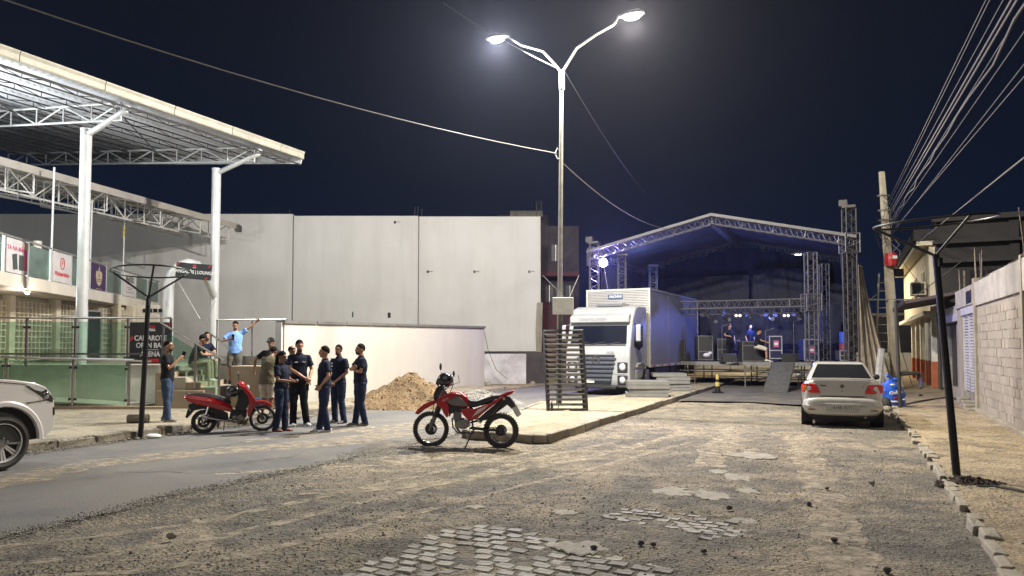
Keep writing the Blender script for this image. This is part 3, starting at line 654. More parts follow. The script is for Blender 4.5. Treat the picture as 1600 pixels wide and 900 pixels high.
# ---------------- signs
M_sgn = mat('sign_black_vinyl', (.022, .021, .023), .45); M_sgw = mat('sign_white_print', (.75, .75, .74), .6); M_sgr = mat('sign_red_print', (.55, .02, .025), .6)
def board(label, c, w, h, face, thick=.03, mt=None, right=(1, 0, 0)):
    r = empty('sign', c, 0, label, 'sign'); X = Vector(right).normalized(); M = basis(c, X, (0, 0, 1))
    m = MB(); m.box((0, 0, -thick / 2), (w, h, thick), M=M); m.build('board', mt or M_sgn, r)
    return r, M
c = W(235.5, 536, 20.32); r, M = board('black sign reading CAMAROTE OPEN BAR ARENA on the upper glass railing', c, 1.16, 1.14, None)
for s_, y, sz, mt in (('CAMAROTE', .13, .20, M_sgw), ('OPEN BAR', -.07, .20, M_sgw), ('ARENA', -.31, .2, M_sgw), ('TERRA', .36, .10, M_sgw), ('ARENA', .44, .09, M_sgr)):
    text('lettering', s_, sz, mt, r, M @ Matrix.Translation((0, y, .002)), .002, .84, bold=.004)
MB().box((0, -.185, .003), (.46, .012, .004), M=M).build('rule_line', M_sgw, r)
MB().box((.06, -.48, .003), (.36, .10, .004), M=M).build('red_bar', M_sgr, r)
for x, y in ((.46, .5), (.52, .5)): MB().prism([(x - .03, y - .06), (x, y - .06), (x + .03, y + .06), (x, y + .06)], .001, .004, 'z', M).build('red_slash', M_sgr, r)
MB().prism([(-.58, .1), (-.52, .16), (-.53, .2), (-.46, .16), (-.52, .08), (-.58, .04)], .001, .004, 'z', M).build('red_mark', M_sgr, r)
c = W(300.5, 423.5, 23.2); X = Vector((1, -.14 * 0, 0)); M0 = basis(c, (1, 0, -.085), (.085, 0, 1))
r = empty('sign', c, 0, 'small black sign reading BANGALÔS | LOUNGE hung on the white pipe arch', 'sign')
MB().box((0, 0, -.02), (1.12, .50, .04), M=M0).build('board', M_sgn, r)
text('lettering', 'BANGALÔS | LOUNGE', .145, M_sgw, r, M0 @ Matrix.Translation((0, -.03, .002)), .002, .88, bold=.003)
MB().box((.02, .17, .003), (.10, .07, .004), M=M0).build('logo_mark', M_sgr, r); text('lettering', 'TERRA', .04, M_sgw, r, M0 @ Matrix.Translation((.02, .11, .002)), .002)
for x, y in ((-.5, .2), (.5, .18), (.42, -.22)): MB().prism([(x - .05, y - .04), (x - .01, y - .04), (x + .05, y + .05), (x, y + .05)], .001, .004, 'z', M0).build('red_slash', M_sgr, r)
# ---------------- canopy A
cA = empty('canopy', S(-20.6, 17, ZT), 0, 'large white canopy of corrugated sheets on tall round columns at left', 'canopy')
def zr(s): q = (-18.6 - s); return 8.86 + .115 * q - .0015 * q * q
ZC = 8.2; TE = 21.6
c1 = Vector((AX(127, 21.6), 21.6, ZT)); c2 = Vector((AX(334, 26.5), 26.5, ZT))
t1 = c1.x * UX + c1.y * UY; t2 = c2.x * UX + c2.y * UY; sc_ = c2.x * NX + c2.y * NY
for c, nm in ((c1, 0), (c2, 1)):
    t_ = c.x * UX + c.y * UY; s_ = c.x * NX + c.y * NY
    o = MB().tube([c, (c.x, c.y, ZC + .02)], .155, 20).build('column', M_white, cA, smooth=True)
    MB().tube([(c.x, c.y, ZC - .02), (c.x, c.y, ZC + .03)], .165, 20).build('column_cap', M_white, o, smooth=True)
    e1 = S(-18.95, t_, 8.52); MB().tube([Vector((c.x, c.y, ZC - .15)), S(s_ + .5, t_, ZC - .02), e1, S(-18.85, t_ + .03, 8.56), S(-18.8, t_ + .06, 8.72)], .085, 12).build('arm', M_white, cA, smooth=True)
# trusses across (perpendicular to the fascia)
for t_ in (t2 - 10.4, t1, t2):
    o = None
    for k in range(1):
        p0 = S(-19.0, t_, zr(-19.0) - .1); p1 = S(-33.0, t_, zr(-33) - .1)
        if t_ > t2 + 1: p1 = S(-33, t_, zr(-33) - .1)
        truss2(p0, p1, .5, 11, .035, .024, 'truss', M_white, cA)
# purlins along the fascia
M_purl = mat('dark_purlin', (.07, .068, .066), .6, .3)
for i in range(9):
    s_ = -19.3 - i * 1.55; m = MB(); z = zr(s_)
    o = truss2(S(s_, 2, z - .07), S(s_, TE - .1, z - .07), .16, 26, .022, .012, 'purlin', M_purl, cA)
for i in range(5):  # diagonal wind braces
    for (sa, ta, sb, tb) in ((-19.2, t1 + 5.2 * (i - 3), -23.8, t1 + 5.2 * (i - 2)),):
        MB().bar(S(sa, ta, zr(sa) - .3), S(sb, tb, zr(sb) - .3), .02).build('wind_brace', M_purl, cA) if tb < TE - .2 else None
# corrugated roof sheets (one object per sheet)
M_sheet = mat('corrugated_sheet', (.56, .57, .60), .45, .35, c2=(.42, .43, .45), sc=1.0, amt=1)
tt = TE - 19 * 1.02; me0 = None
while tt < TE - 1.0:
    wS = 1.02; m = MB(); nc = 24; ss = [-18.7 - i * 1.6 for i in range(10)]
    rows = []
    for s_ in ss:
        row = []
        for k in range(nc + 1):
            ph = k / nc * 5; f = ph % 1; hz = .045 if .3 < f < .7 else (0 if (f < .12 or f > .88) else .0225)
            row.append(S(s_, tt + wS * k / nc, zr(s_) + hz + .02))
        rows.append(row)
    n = nc + 1; b = len(m.v)
    for r_ in rows: m.v += [tuple(p) for p in r_]
    for j in range(len(rows) - 1):
        for k in range(nc): m.f.append((j * n + k, j * n + k + 1, (j + 1) * n + k + 1, (j + 1) * n + k))
    m.build('roof_sheet', M_sheet, cA); tt += wS
# fascia gutter sections
M_fas = mat('cream_fascia', (.38, .365, .30), .6, .1, c2=(.31, .29, .23), sc=3)
tt = 2.0
while tt < TE - .1:
    L = min(2.3, TE + .05 - tt); m = MB()
    m.prism([(-18.62, 8.80), (-18.52, 8.80), (-18.50, 8.83), (-18.50, 8.97), (-18.46, 9.04), (-18.46, 9.07), (-18.62, 9.07)], tt + .01, tt + L - .01, 'y', Matrix(((NX, UX, 0, 0), (NY, UY, 0, 0), (0, 0, 1, 0), (0, 0, 0, 1))))
    o = m.build('fascia', M_fas, cA)
    tt += L
MB().prism([(-18.66, 8.64), (-33, zr(-33) - .12), (-33, zr(-33) + .1), (-18.5, 9.08)], TE + .02, TE + .07, 'y', Matrix(((NX, UX, 0, 0), (NY, UY, 0, 0), (0, 0, 1, 0), (0, 0, 0, 1)))).build('end_trim', M_white, cA)
MB().tube([S(-18.63, 2, 8.6), S(-18.63, TE, 8.6)], .03, 6).build('gutter_rail', M_purl, cA)
# ---------------- canopy B (further back, over the balcony)
cB = empty('canopy', (-16, 28, 3.9), 0, 'lower rear canopy over the balcony reaching the big wall', 'canopy')
eA = Vector((-16.6, 19.5, 7.62)); eB = Vector((AX(373, 34.3), 34.3, 7.42)); dd = (eB - eA).normalized(); ln = Vector((-dd.y, dd.x, 0)).normalized()
M_sheetB = mat('dull_roof_sheet', (.42, .39, .35), .6, .1, c2=(.26, .24, .21), sc=1.4, amt=1)
nsh = 14
for i in range(nsh):
    a = eA.lerp(eB, i / nsh); b = eA.lerp(eB, (i + 1) / nsh); m = MB(); nc = 12
    for q, dz in ((0, 0), (6, 1.15), (13, 2.2)):
        for k in range(nc + 1):
            p = a.lerp(b, k / nc) + ln * q; m.v.append((p.x, p.y, p.z + dz + (.035 if k % 3 == 1 else 0)))
    n = nc + 1
    for j in range(2):
        for k in range(nc): m.f.append((j * n + k, j * n + k + 1, (j + 1) * n + k + 1, (j + 1) * n + k))
    m.build('roof_sheet', M_sheetB, cB)
    m = MB()
    for k, (o1, z1) in enumerate(((0, -.16), (.0, .06), (-.06, .08), (-.06, -.18))): pass
    quadwall(m, (a.x, a.y), (b.x, b.y), .05, a.z - .2, a.z + .06, b.z + .06); m.build('fascia', M_sheetB, cB)
M_trB = mat('grey_truss_paint', (.50, .49, .46), .6)
truss2(eA + ln * .9 + Vector((0, 0, .1)), eA.lerp(eB, .80) + ln * .9 + Vector((0, 0, .1)), .85, 12, .035, .025, 'truss', M_trB, cB)
truss2(eA + ln * 3.2 + Vector((0, 0, .5)), eB + ln * 3.2 + Vector((0, 0, .5)), .9, 14, .035, .025, 'truss', M_trB, cB)
for k in (.30, .50, .68, .84, .97):
    p = eA.lerp(eB, k); truss2(p + ln * .3 + Vector((0, 0, 0)), p + ln * 9 + Vector((0, 0, 1.6)), .75, 8, .03, .022, 'truss', M_trB, cB)
MB().b2((-12.9, 34.0, 7.12), (-12.7, 34.4, 7.42)).build('end_bracket', M_purl, cB)
# thin posts balcony->canopy B
bA = Vector((-14.3, 20.5, 0)); bB = Vector((-17.3, 36, 0))
def balc(px):  # point of balcony edge seen at px
    a = (px - 800) / F; k = (a * bA.y - bA.x) / ((bB.x - bA.x) - a * (bB.y - bA.y)); return bA.lerp(bB, k), k
for px, zt in ((-60, 7.9), (77, 7.3), (138, 6.9), (190, 6.9)):
    p, k = balc(px); q = MB().tube([(p.x, p.y, 3.9), (p.x + .02, p.y, zt + .3)], .032, 8).build('post', M_white, cB)
p, k = balc(190); MB().tube([(p.x, p.y - .02, 6.3), (p.x + .01, p.y - .02, 6.8)], .036, 8).build('yellow_sleeve', mat('yellow_paint', (.6, .5, .03), .5), cB)
# ---------------- balcony
ba = empty('building', (-16, 24, 0), 0, 'two storey pavilion with balcony, grid screen wall and dark doorway at left', 'building')
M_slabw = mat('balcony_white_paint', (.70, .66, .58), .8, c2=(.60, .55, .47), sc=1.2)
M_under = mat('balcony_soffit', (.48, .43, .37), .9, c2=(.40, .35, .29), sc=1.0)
bX = bA.lerp(bB, -.35); m = MB(); ZB = 3.86
m.prism([(bX.x, bX.y), (bB.x, bB.y - .05), (-24, 35.9), (-26, 20)], ZB - .06, ZB, 'z'); m.build('balcony_floor', M_slabw, ba)
m = MB(); quadwall(m, (bX.x + .03, bX.y), (bB.x + .03, bB.y - .06), .2, ZB - .36, ZB + .02, ZB + .02); m.build('balcony_edge', M_slabw, ba)
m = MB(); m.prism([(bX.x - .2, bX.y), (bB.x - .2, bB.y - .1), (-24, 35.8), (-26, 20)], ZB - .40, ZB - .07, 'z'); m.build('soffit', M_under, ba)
# lattice screen wall
lA = Vector((AX(0, 24.0), 24.0, 0)); lB = Vector((AX(207, 31.5), 31.5, 0)); ld = (lB - lA).normalized(); lA = lA - ld * 4; lL = (lB - lA).length
M_latt = mat('screen_block_cream', (.62, .56, .44), .85, c2=(.50, .45, .35), sc=2); M_lattd = mat('screen_shadow', (.22, .20, .16), .9)
angl = atan2(ld.y, ld.x); ML = Matrix.Translation(lA) @ Matrix.Rotation(angl, 4, 'Z')
MB().box((lL / 2, .34, 2.3), (lL, .1, 2.3), M=ML).build('inner_wall', M_latt, ba)
m = MB(); nx = 62
# pillars between fields
pil = [0, 2.2, 4.35, 6.6, 8.15, 10.3, lL - .12]
for x in pil: MB().box((x, 0, 2.35), (.24, .3, 2.3), M=ML).build('pillar', M_latt, ba)
doorx = (8.3, 9.15)
cell = .2; nb = 0; stuff = MB(); bl = None
def cellmb(mb, x, z, M):
    h = cell / 2; t = .02
    for bx in (((x - h + t / 2), 0, z, t, .1, cell), ((x + h - t / 2), 0, z, t, .1, cell)): mb.box(bx[:3], (bx[3], bx[4], bx[5]), M=M)
    for zz in (z - h + t / 2, z + h - t / 2): mb.box((x, 0, zz), (cell - 2 * t, .1, t), M=M)
blocks = []
for i in range(int(lL / cell)):
    x = (i + .5) * cell
    if any(abs(x - p) < .2 for p in pil) or doorx[0] - .1 < x < doorx[1] + .1: continue
    for j in range(10):
        z = 1.3 + (j + .5) * cell + (.0 if j < 8 else .0)
        blocks.append((x, z))
cm = MB(); cellmb(cm, 0, 0, None); co = cm.build('screen_block', M_latt); cme = co.data; bpy.data.objects.remove(co)
blocks.sort(key=lambda b: b[0])
for k, (x, z) in enumerate(blocks):
    if k < 280:
        o = bpy.data.objects.new('screen_block', cme); COL.objects.link(o); o.parent = ba; o.matrix_world = Matrix.Translation(-Vector(ba.location)) @ ML @ Matrix.Translation((x, 0, z)); 
        o.matrix_local = Matrix.Translation(-Vector(ba.location)) @ ML @ Matrix.Translation((x, 0, z))
    else: cellmb(stuff, x, z, ML)
o = stuff.build('screen_blocks', M_latt, ba); o['kind'] = 'stuff'
M_door = mat('dark_doorway', (.012, .015, .02), .5)
fr = MB().box((sum(doorx) / 2, -.02, 2.15), (.85, .12, 1.95), M=ML).build('door', M_door, ba)
MB().box((doorx[0], -.1, 2.15), (.05, .06, 1.98), M=ML).box((doorx[1], -.1, 2.15), (.05, .06, 1.98), M=ML).box((sum(doorx) / 2, -.1, 3.14), (.9, .06, .05), M=ML).build('door_frame', M_galv, fr)
MB().b2((lB.x, lB.y + .05, 1.2), (-15.2, lB.y + .25, 3.55)).build('side_wall', M_slabw, ba)
for k in range(4):
    x = lB.x + .42 + k * .36 * .62; MB().b2((x, lB.y + .02, 3.22), (x + .16, lB.y + .045, 3.38)).build('vent', M_black, ba)
MB().tube([W(55, 376, 27), W(55, 400, 27)], .14, 12).build('stack_pipe', M_slabw, ba)
# balcony railing
Pb = [balc(px)[0] for px in (-60, 2, 40, 76, 108, 138, 163, 189, 210, 229, 247)]
rb = empty('balcony_railing', (Pb[0].x, Pb[0].y, ZB), 0, 'green glass balcony railing with advertising banners on the upper floor', 'railing')
for p in Pb: MB().b2((p.x - .03, p.y - .03, ZB - .05), (p.x + .03, p.y + .03, ZB + 1.05)).build('post', M_white, rb)
M_glb = glass('balcony_green_glass', (.64, .82, .74), .3, .05, .30, (.30, .50, .42))
for a, b in zip(Pb, Pb[1:]):
    q0 = a.lerp(b, .05); q1 = a.lerp(b, .95); m = MB(); quadwall(m, (q0.x, q0.y), (q1.x, q1.y), .012, ZB + .06, ZB + .98, ZB + .98); m.build('glass_panel', M_glb, rb)
MB().tube([Pb[0] + Vector((0, 0, ZB + 1.08)), Pb[-1] + Vector((0, 0, ZB + 1.08))], .035, 8).build('handrail', M_galv, rb, smooth=True)
M_bw = mat('banner_white', (.62, .60, .60), .6, c2=(.55, .52, .52), sc=2); M_bp = mat('banner_purple', (.055, .018, .09), .6); M_bo = mat('banner_orange_tint', (.60, .38, .22), .6)
M_bt = mat('banner_pink_print', (.55, .08, .20), .6); M_bg = mat('banner_can_dark', (.05, .07, .065), .4); M_bgold = mat('banner_gold_print', (.55, .45, .30), .6); M_bk = mat('banner_black_print', (.03, .03, .03), .6)
def banner(i, label, mt):
    a, b = Pb[i], Pb[i + 1]; d = (b - a); L = d.length; d.normalize()
    n = Vector((d.y, -d.x, 0)); c = (a + b) / 2 + n * .04 + Vector((0, 0, ZB + .53))
    M = basis(c, d, (0, 0, 1)); r = empty('banner', c, 0, label, 'banner'); L = L - .16
    MB().box((0, 0, -.008), (L, .98, .014), M=M).build('vinyl', mt, r); return r, M, L
r, M, L = banner(1, 'leftmost banner with two drink cans and the words TA NA MÃO', M_bw)
text('lettering', 'TA NA MÃO!', .17, M_bt, r, M @ Matrix.Translation((-.02 * L, .22, .002)), .002, L / 1.08, bold=.004)
for x, a_, mt in ((-.12, .12, M_bg), (.18, .0, M_bg)): MB().tube([(x * L + a_ * .3, -.38, .01), (x * L - a_ * .3, .06, .01)], (.105 * L, .006), 12).xf(M).build('printed_can', mt, r)
MB().box((.38 * L, -.06, .002), (.16 * L, .62, .006), M=M).build('red_strip', M_bt, r); MB().box((.4 * L, .38, .001), (.2 * L, .2, .004), M=M).build('orange_corner', M_bo, r)
r, M, L = banner(3, 'white banner with a round P emblem and the word Pinheirinho', M_bw)
text('lettering', 'Pinheirinho', .20, M_sgr, r, M @ Matrix.Translation((0, -.22, .002)), .002, L / 1.15, .25, bold=.006)
MB().tube([(.17 * cos(k * pi / 12), .14 + .19 * sin(k * pi / 12), .004) for k in range(24)], .014, 5, close=True).xf(M).build('emblem_ring', M_sgr, r)
text('emblem_letter', 'P', .26, M_sgr, r, M @ Matrix.Translation((0, .14, .002)), .002, 1, .1)
r, M, L = banner(5, 'purple banner with a pale shield emblem', M_bp)
MB().prism([(-.2 * L, .2), (-.08 * L, .24), (0, .26), (.08 * L, .24), (.2 * L, .2), (.22 * L, 0), (.14 * L, -.24), (0, -.34), (-.14 * L, -.24), (-.22 * L, 0)], .0, .004, 'z', M).build('shield', M_bgold, r)
MB().prism([(-.05 * L, .28), (.05 * L, .28), (.01, .44)], .0, .004, 'z', M).build('shield_tip', M_bgold, r)
text('shield_letter', 'B', .2, M_bp, r, M @ Matrix.Translation((0, .06, .006)), .002)
for z in (-.08, -.15): MB().box((0, z, .006), (.3 * L, .025, .003), M=M).build('shield_line', M_bp, r)
MB().box((0, -.44, .003), (.4 * L, .02, .003), M=M).build('print_line', M_bgold, r)
r, M, L = banner(7, 'pale banner with black lettering behind the left ring post', M_bw)
text('lettering', 'BLAVA', .24, M_bk, r, M @ Matrix.Translation((0, .30, .002)), .002, L / 1.1, bold=.008); text('lettering', 'PORTUGAL', .17, M_bk, r, M @ Matrix.Translation((0, .16, .002)), .002, L / 1.25, bold=.006)
for z, w in ((.02, .5), (-.12, .45), (-.2, .3), (-.32, .6)): MB().box((0, z, .003), (w * L, .02, .003), M=M).build('print_line', M_bk, r)
# pipe arch carrying the lounge sign
pa = empty('pipe_arch', (AX(262, 24), 24, ZT), 0, 'thick white bent pipe arch standing on the terrace beside the lounge sign', 'pipe')
pts = [W(262, 566, 24), W(262, 470, 24), W(262, 446, 24), W(267, 428, 24), W(278, 416, 24), W(292, 411, 24.2), W(306, 414, 24.5), W(318, 428, 25.2), W(326, 446, 25.8), W(333, 462, 26.3)]
MB().tube(pts, [.165] * 6 + [.15, .14, .13, .12], 16).build('pipe', M_white, pa, smooth=True)
MB().tube([W(277, 440, 23.9), W(300, 478, 23.9), W(312, 498, 23.9), W(322, 500, 23.9), W(332, 480, 26), W(335, 470, 26.2)], .012, 5).build('hanging_cable', M_galv, pa)
# ---------------- ring posts
def ringpost(base, hub, ringc, rad, rz, label, lean=(0, 0)):
    r = empty('ring_post', base, 0, label, 'post', 'black posts topped with a hoop'); b = Vector(base); h = Vector(hub); c = Vector(ringc)
    MB().tube([b, b.lerp(h, .5), h], [.05, .046, .044], 12).build('pole', M_black, r, smooth=True)
    n = 40; R = [c + Vector((rad * cos(2 * pi * k / n + rz), rad * sin(2 * pi * k / n + rz), .0 + .06 * cos(2 * pi * k / n))) for k in range(n)]
    MB().tube(R, .016, 8, close=True).build('hoop', M_black, r, smooth=True)
    for k in (0, 13, 27): MB().tube([h + Vector((0, 0, -.03)), R[k]], .02, 8).build('arm', M_black, r, smooth=True)
    MB().box(h + Vector((.02, -.06, -.12)), (.05, .05, .12)).build('clamp', M_black, r)
    return r
b = G(223, 686, .0); ringpost(b, W(231, 462, b.y), W(234, 424, b.y), .70, radians(-60), 'black hoop-topped post at the left kerb beside the red scooter')
b = G(1489, 742, .06); ringpost(b, W(1465, 396, b.y), W(1464, 346, b.y), .74, radians(30), 'leaning black hoop-topped post on the sandy right pavement')
o = MB().bar(G(1461, 675, .1) + Vector((0, 0, .05)), G(1505, 677, .1) + Vector((0, 0, .05)), .01).build('peg', M_wired); bpy.data.objects.remove(o)
# ---------------- long cable to the lamp post
def sag(p0, p1, dz, n=14):
    p0 = Vector(p0); p1 = Vector(p1); return [p0.lerp(p1, k / n) - Vector((0, 0, dz * 4 * (k / n) * (1 - k / n))) for k in range(n + 1)]
def wire(p0, p1, dz, r, mt, label, group=None):
    o = MB().tube(sag(p0, p1, dz), r, 5).build('overhead_cable', mt); tag(o, label, 'cable', group); return o
DP = 19.2
wire(W(-150, -60, 11.5), W(871, 237, DP), .28, .014, M_wire, 'long sagging cable from the upper left to the lamp post')
wire(W(880, 252, DP), W(1075, 358, 31), .55, .011, M_wire, 'cable sagging from the lamp post to the stage roof')
wire(W(690, -6, 24), W(884, 106, DP), .1, .010, M_wire, 'thin cable running past the left lamp head to the pole top')
wire(W(884, 106, DP), W(1010, 300, 33), .2, .008, M_wired, 'faint thin cable from the pole top down towards the stage')

# the pavilion's soffit bulb in view, plus assumed canopy lamps added further left
def bulb(name, p, e, col, lab, rad=.08, em=25):
    r = empty(name, p, 0, lab, 'lamp'); MB().lathe([(0, .02), (.09, .02), (.09, .06), (0, .06)], 14, Matrix.Translation(p)).build('base', M_white, r)
    MB().ell(Vector(p), (.06, .06, .05)).build('globe', mat('bulb_glow', (.9, .9, .85), .4, emit=(1, .95, .85), es=em), r)
    L = bpy.data.lights.new('lamp_light', 'POINT'); L.energy = e; L.color = col; L.shadow_soft_size = rad; o = bpy.data.objects.new('lamp_light', L); COL.objects.link(o); o.location = Vector(p) - Vector((0, 0, .12))
bulb('ceiling_lamp', W(41, 457, 22.0) , 90, (1, .9, .75), 'small lit ceiling lamp under the balcony', .08, 7)
bulb('ceiling_lamp', Vector((-17.5, 16.0, 4.8)), 2600, (.93, .97, 1.0), 'assumed lit lamp hanging low under the canopy beyond the left edge', .3)  # assumed lamp out of view, added to light the terrace and canopy
bulb('ceiling_lamp', Vector((-16.0, 18.6, 8.0)), 1300, (.90, .95, 1.0), 'added lit lamp hanging close below the canopy sheets beyond the left edge', .3)  # second unseen lamp, added only to brighten the underside of the sheets
bulb('ceiling_lamp', Vector((-17.8, 25.5, 6.6)), 500, (1.0, .95, .88), 'added lit lamp hanging between the two canopies', .3, 8) if False else None
# ============================================================ LAMP POST, RACK, STAGE
M_pole = mat('lamp_pole_grey', (.20, .20, .185), .5, .3, c2=(.13, .13, .12), sc=6)
def lampemit(name, c, s): return mat(name, (.9, .9, .9), .4, emit=c, es=s)
def spot(name, loc, target, energy, color, angle, blend, rad, parent=None):
    L = bpy.data.lights.new(name, 'SPOT'); L.energy = energy; L.color = color; L.spot_size = radians(angle); L.spot_blend = blend; L.shadow_soft_size = rad
    o = bpy.data.objects.new(name, L); COL.objects.link(o); o.location = loc
    d = Vector(target) - Vector(loc); o.rotation_euler = d.to_track_quat('-Z', 'Y').to_euler(); return o
pb = Vector((AX(873, DP), DP, .15)); fk = W(879, 108, DP)
lp = empty('street_lamp', pb, 0, 'tall twin-arm street lamp with both heads lit on the median', 'street lamp')
MB().tube([pb + Vector((0, 0, .1)), pb.lerp(fk, .5), fk], [.075, .062, .045], 14).build('pole', M_pole, lp, smooth=True)
MB().tube([fk - Vector((0, 0, .45)), fk - Vector((0, 0, -.02))], .075, 12).build('pole_top', M_pole, lp, smooth=True)
MB().box(W(872, 649, 18.95), (.62, .42, .34), radians(-12)).build('base_block', mat('concrete_block', (.50, .44, .33), .9, c2=(.36, .32, .24), sc=5, amt=.9, bump=.3), lp, bevel=.02)
HR = W(990, 16, 18.4); HL = W(777, 53, 20.0)
MB().tube([fk, W(903, 68, 18.95), W(935, 45, 18.7), W(962, 30, 18.55), HR + Vector((-.32, .1, .02))], [.034, .032, .03, .028, .026], 10).build('arm', M_pole, lp, smooth=True)
MB().tube([fk, W(868, 94, 19.35), W(849, 73, 19.6), W(815, 63, 19.8), HL + Vector((.32, -.1, .0))], [.034, .032, .03, .028, .026], 10).build('arm', M_pole, lp, smooth=True)
M_head = mat('lamp_head_grey', (.35, .35, .36), .5, .4)
for h, dr, col, es, pw, cc in ((HR, 1, (1.0, .90, .68), 260, 9800, (1.0, .885, .70)), (HL, -1, (.90, 1.0, .95), 120, 10500, (1.0, .985, .96))):
    X = Vector((NX * dr, NY * dr, 0)); Y = Vector((-X.y, X.x, 0)); M = Matrix(((X.x, Y.x, 0, h.x), (X.y, Y.y, 0, h.y), (0, 0, 1, h.z), (0, 0, 0, 1)))
    b = MB(); b.rings([[(x, w * cos(2 * pi * k / 14), .03 + hh * max(-.15, sin(2 * pi * k / 14))) for k in range(14)] for x, w, hh in ((-.36, .05, .04), (-.22, .10, .08), (0, .16, .12), (.2, .15, .11), (.33, .08, .06))])
    b.v = [tuple(M @ Vector(v)) for v in b.v]
    hd = b.build('lamp_head', M_head, lp, smooth=True)
    ln_ = MB(); ln_.ell((.02, 0, -.0), (.22, .13, .09), 16, 8, ); ln_.v = [tuple(M @ Vector(v)) for v in ln_.v]; ln_.build('lens', lampemit('lens_%s' % ('warm' if dr > 0 else 'cool'), col, es), hd, smooth=True)
    s_ = spot('street_light', h + Vector((0, 0, -.14)), (h.x, h.y, 0), pw, cc, 179, .06, .12)
# cable clamps and box
MB().tube([W(868, 237, DP), W(872, 228, DP), W(880, 240, DP), W(872, 246, DP), W(868, 237, DP)], .016, 5).build('cable_loop', M_galv, lp)
MB().box(W(880, 478, DP - .16), (.54, .16, .44), radians(-6)).build('meter_box', mat('pale_box', (.55, .56, .52), .6), lp, bevel=.015)
MB().tube([W(877, 160, DP - .06), W(875, 237, DP - .08), W(872, 640, DP - .1)], .012, 6).build('conduit', M_wire, lp)
MB().tube([W(848, 430, DP), W(880, 462, DP - .1)], .007, 5).tube([W(905, 430, DP + 1), W(890, 464, DP)], .006, 5).build('stay', M_wire, lp)
# upright metal rack of slats leaning at the pole
rk = empty('metal_rack', (AX(883, 18.7), 18.75, .15), 0, 'upright dark metal rack of cross slats leaning at the lamp post', 'rack')
M_rk = mat('dark_steel_rack', (.05, .05, .048), .45, .6, c2=(.07, .065, .06), sc=8, amt=.8); M_rks = mat('rack_slat_steel', (.15, .15, .148), .4, .6, c2=(.06, .06, .056), sc=6, amt=.8)
dR = 18.75
for (x0, y0, x1, y1, w) in ((850, 518, 857, 650, .10), (908, 517, 915, 652, .14)):
    a = W(x0, y0, dR + .3); b = W(x1, y1, dR); MB().tube([a, b], (w / 2, .04), 4, up=(0, 1, 0)).build('side_rail', M_rk, rk)
for i in range(17):
    k = (i + .5) / 17; xl = 850 + 7 * k; xr = 908 + 7 * k; y = 519 + 131 * k; d = dR + .3 * (1 - k)
    a = W(xl, y, d); b = W(xr, y + 1.5, d); d2 = (b - a)
    MB().box((a + b) / 2, (d2.length, .13, .028), 0, rx=radians(random.uniform(-28, -18))).build('slat', M_rks, rk)
MB().bar(W(849, 517, dR + .32), W(911, 516, dR + .32), .03).build('top_bar', M_rk, rk)
MB().tube([W(844, 649, dR), W(920, 653, dR - .1)], .025, 6).build('foot_bar', M_rk, rk)
for px, h_, lab in ((856, .17, 'dark glass bottle standing left on the lamp base'), (862, .2, 'second dark bottle beside the other on the lamp base')):
    p = W(px, 641, 18.6); o = MB().lathe([(.0, 0), (.032, 0), (.034, .12), (.016, .16), (.013, .24), (0, .24)], 10).build('bottle', mat('dark_glass', (.01, .012, .01), .1)); o.location = (p.x, p.y, .16 + (.34 if px < 0 else 0)); tag(o, lab, 'bottle')
# stacks of stage deck panels
M_pl = mat('deck_panel_grey', (.21, .21, .20), .6, .2, c2=(.15, .15, .145), sc=4, amt=.9); M_pl2 = mat('deck_panel_edge', (.26, .26, .25), .5, .5)
def panelstack(x0, x1, ybot, d, n, depth, labs, group, z0=.15):
    w = AX(x1, d) - AX(x0, d); hh = .125
    for i in range(n):
        cx = AX((x0 + x1) / 2, d) + random.uniform(-.09, .09); cy = d + depth / 2 + random.uniform(-.06, .06); z = z0 + .01 + hh * i; a = RZ + radians(18) + random.uniform(-.03, .03)
        r = empty('deck_panel', (cx, cy, z), a, labs[i], 'deck panel', group)
        MB().box((0, 0, hh - .02), (w, depth, .03)).build('plywood_top', M_pl, r, world=False)
        f = MB(); f.box((0, -depth / 2 + .02, .05), (w, .04, .085)).box((0, depth / 2 - .02, .05), (w, .04, .085)).box((-w / 2 + .02, 0, .05), (.04, depth - .09, .085)).box((w / 2 - .02, 0, .05), (.04, depth - .09, .085))
        f.build('frame', M_pl2, r, world=False)
panelstack(985, 1050, 627, 23.6, 4, 1.1, ['bottom grey deck panel of the nearer low stack beside the truck', 'second grey deck panel from the bottom of the nearer stack', 'third grey deck panel from the bottom of the nearer stack', 'top grey deck panel of the nearer low stack beside the truck'], 'deck panels in the nearer stack')
panelstack(1026, 1078, 615, 26.8, 5, 1.2, ['bottom deck panel of the farther, darker stack behind', 'second deck panel from the bottom of the farther stack', 'middle deck panel of the farther stack behind', 'second deck panel from the top of the farther stack', 'top deck panel of the farther stack by the stage'], 'deck panels in the farther stack')
# yellow black bollard cone
c = Vector((AX(1120, 27.2), 27.2, .06)); r = empty('traffic_cone', c, 0, 'yellow and black traffic cone at the median end before the stage', 'traffic cone')
M_yel = mat('cone_yellow', (.42, .32, .09), .6)
MB().lathe([(.11, .04), (.09, .25)], 12, Matrix.Translation(c)).build('base_band', M_black, r); MB().box(c + Vector((0, 0, .02)), (.34, .34, .05)).build('foot', M_black, r)
MB().lathe([(.09, .25), (.078, .4)], 12, Matrix.Translation(c)).build('yellow_band', M_yel, r); MB().lathe([(.078, .4), (.066, .5)], 12, Matrix.Translation(c)).build('black_band', M_black, r); MB().lathe([(.066, .5), (.045, .68), (.0, .69)], 12, Matrix.Translation(c)).build('top_band', M_yel, r)
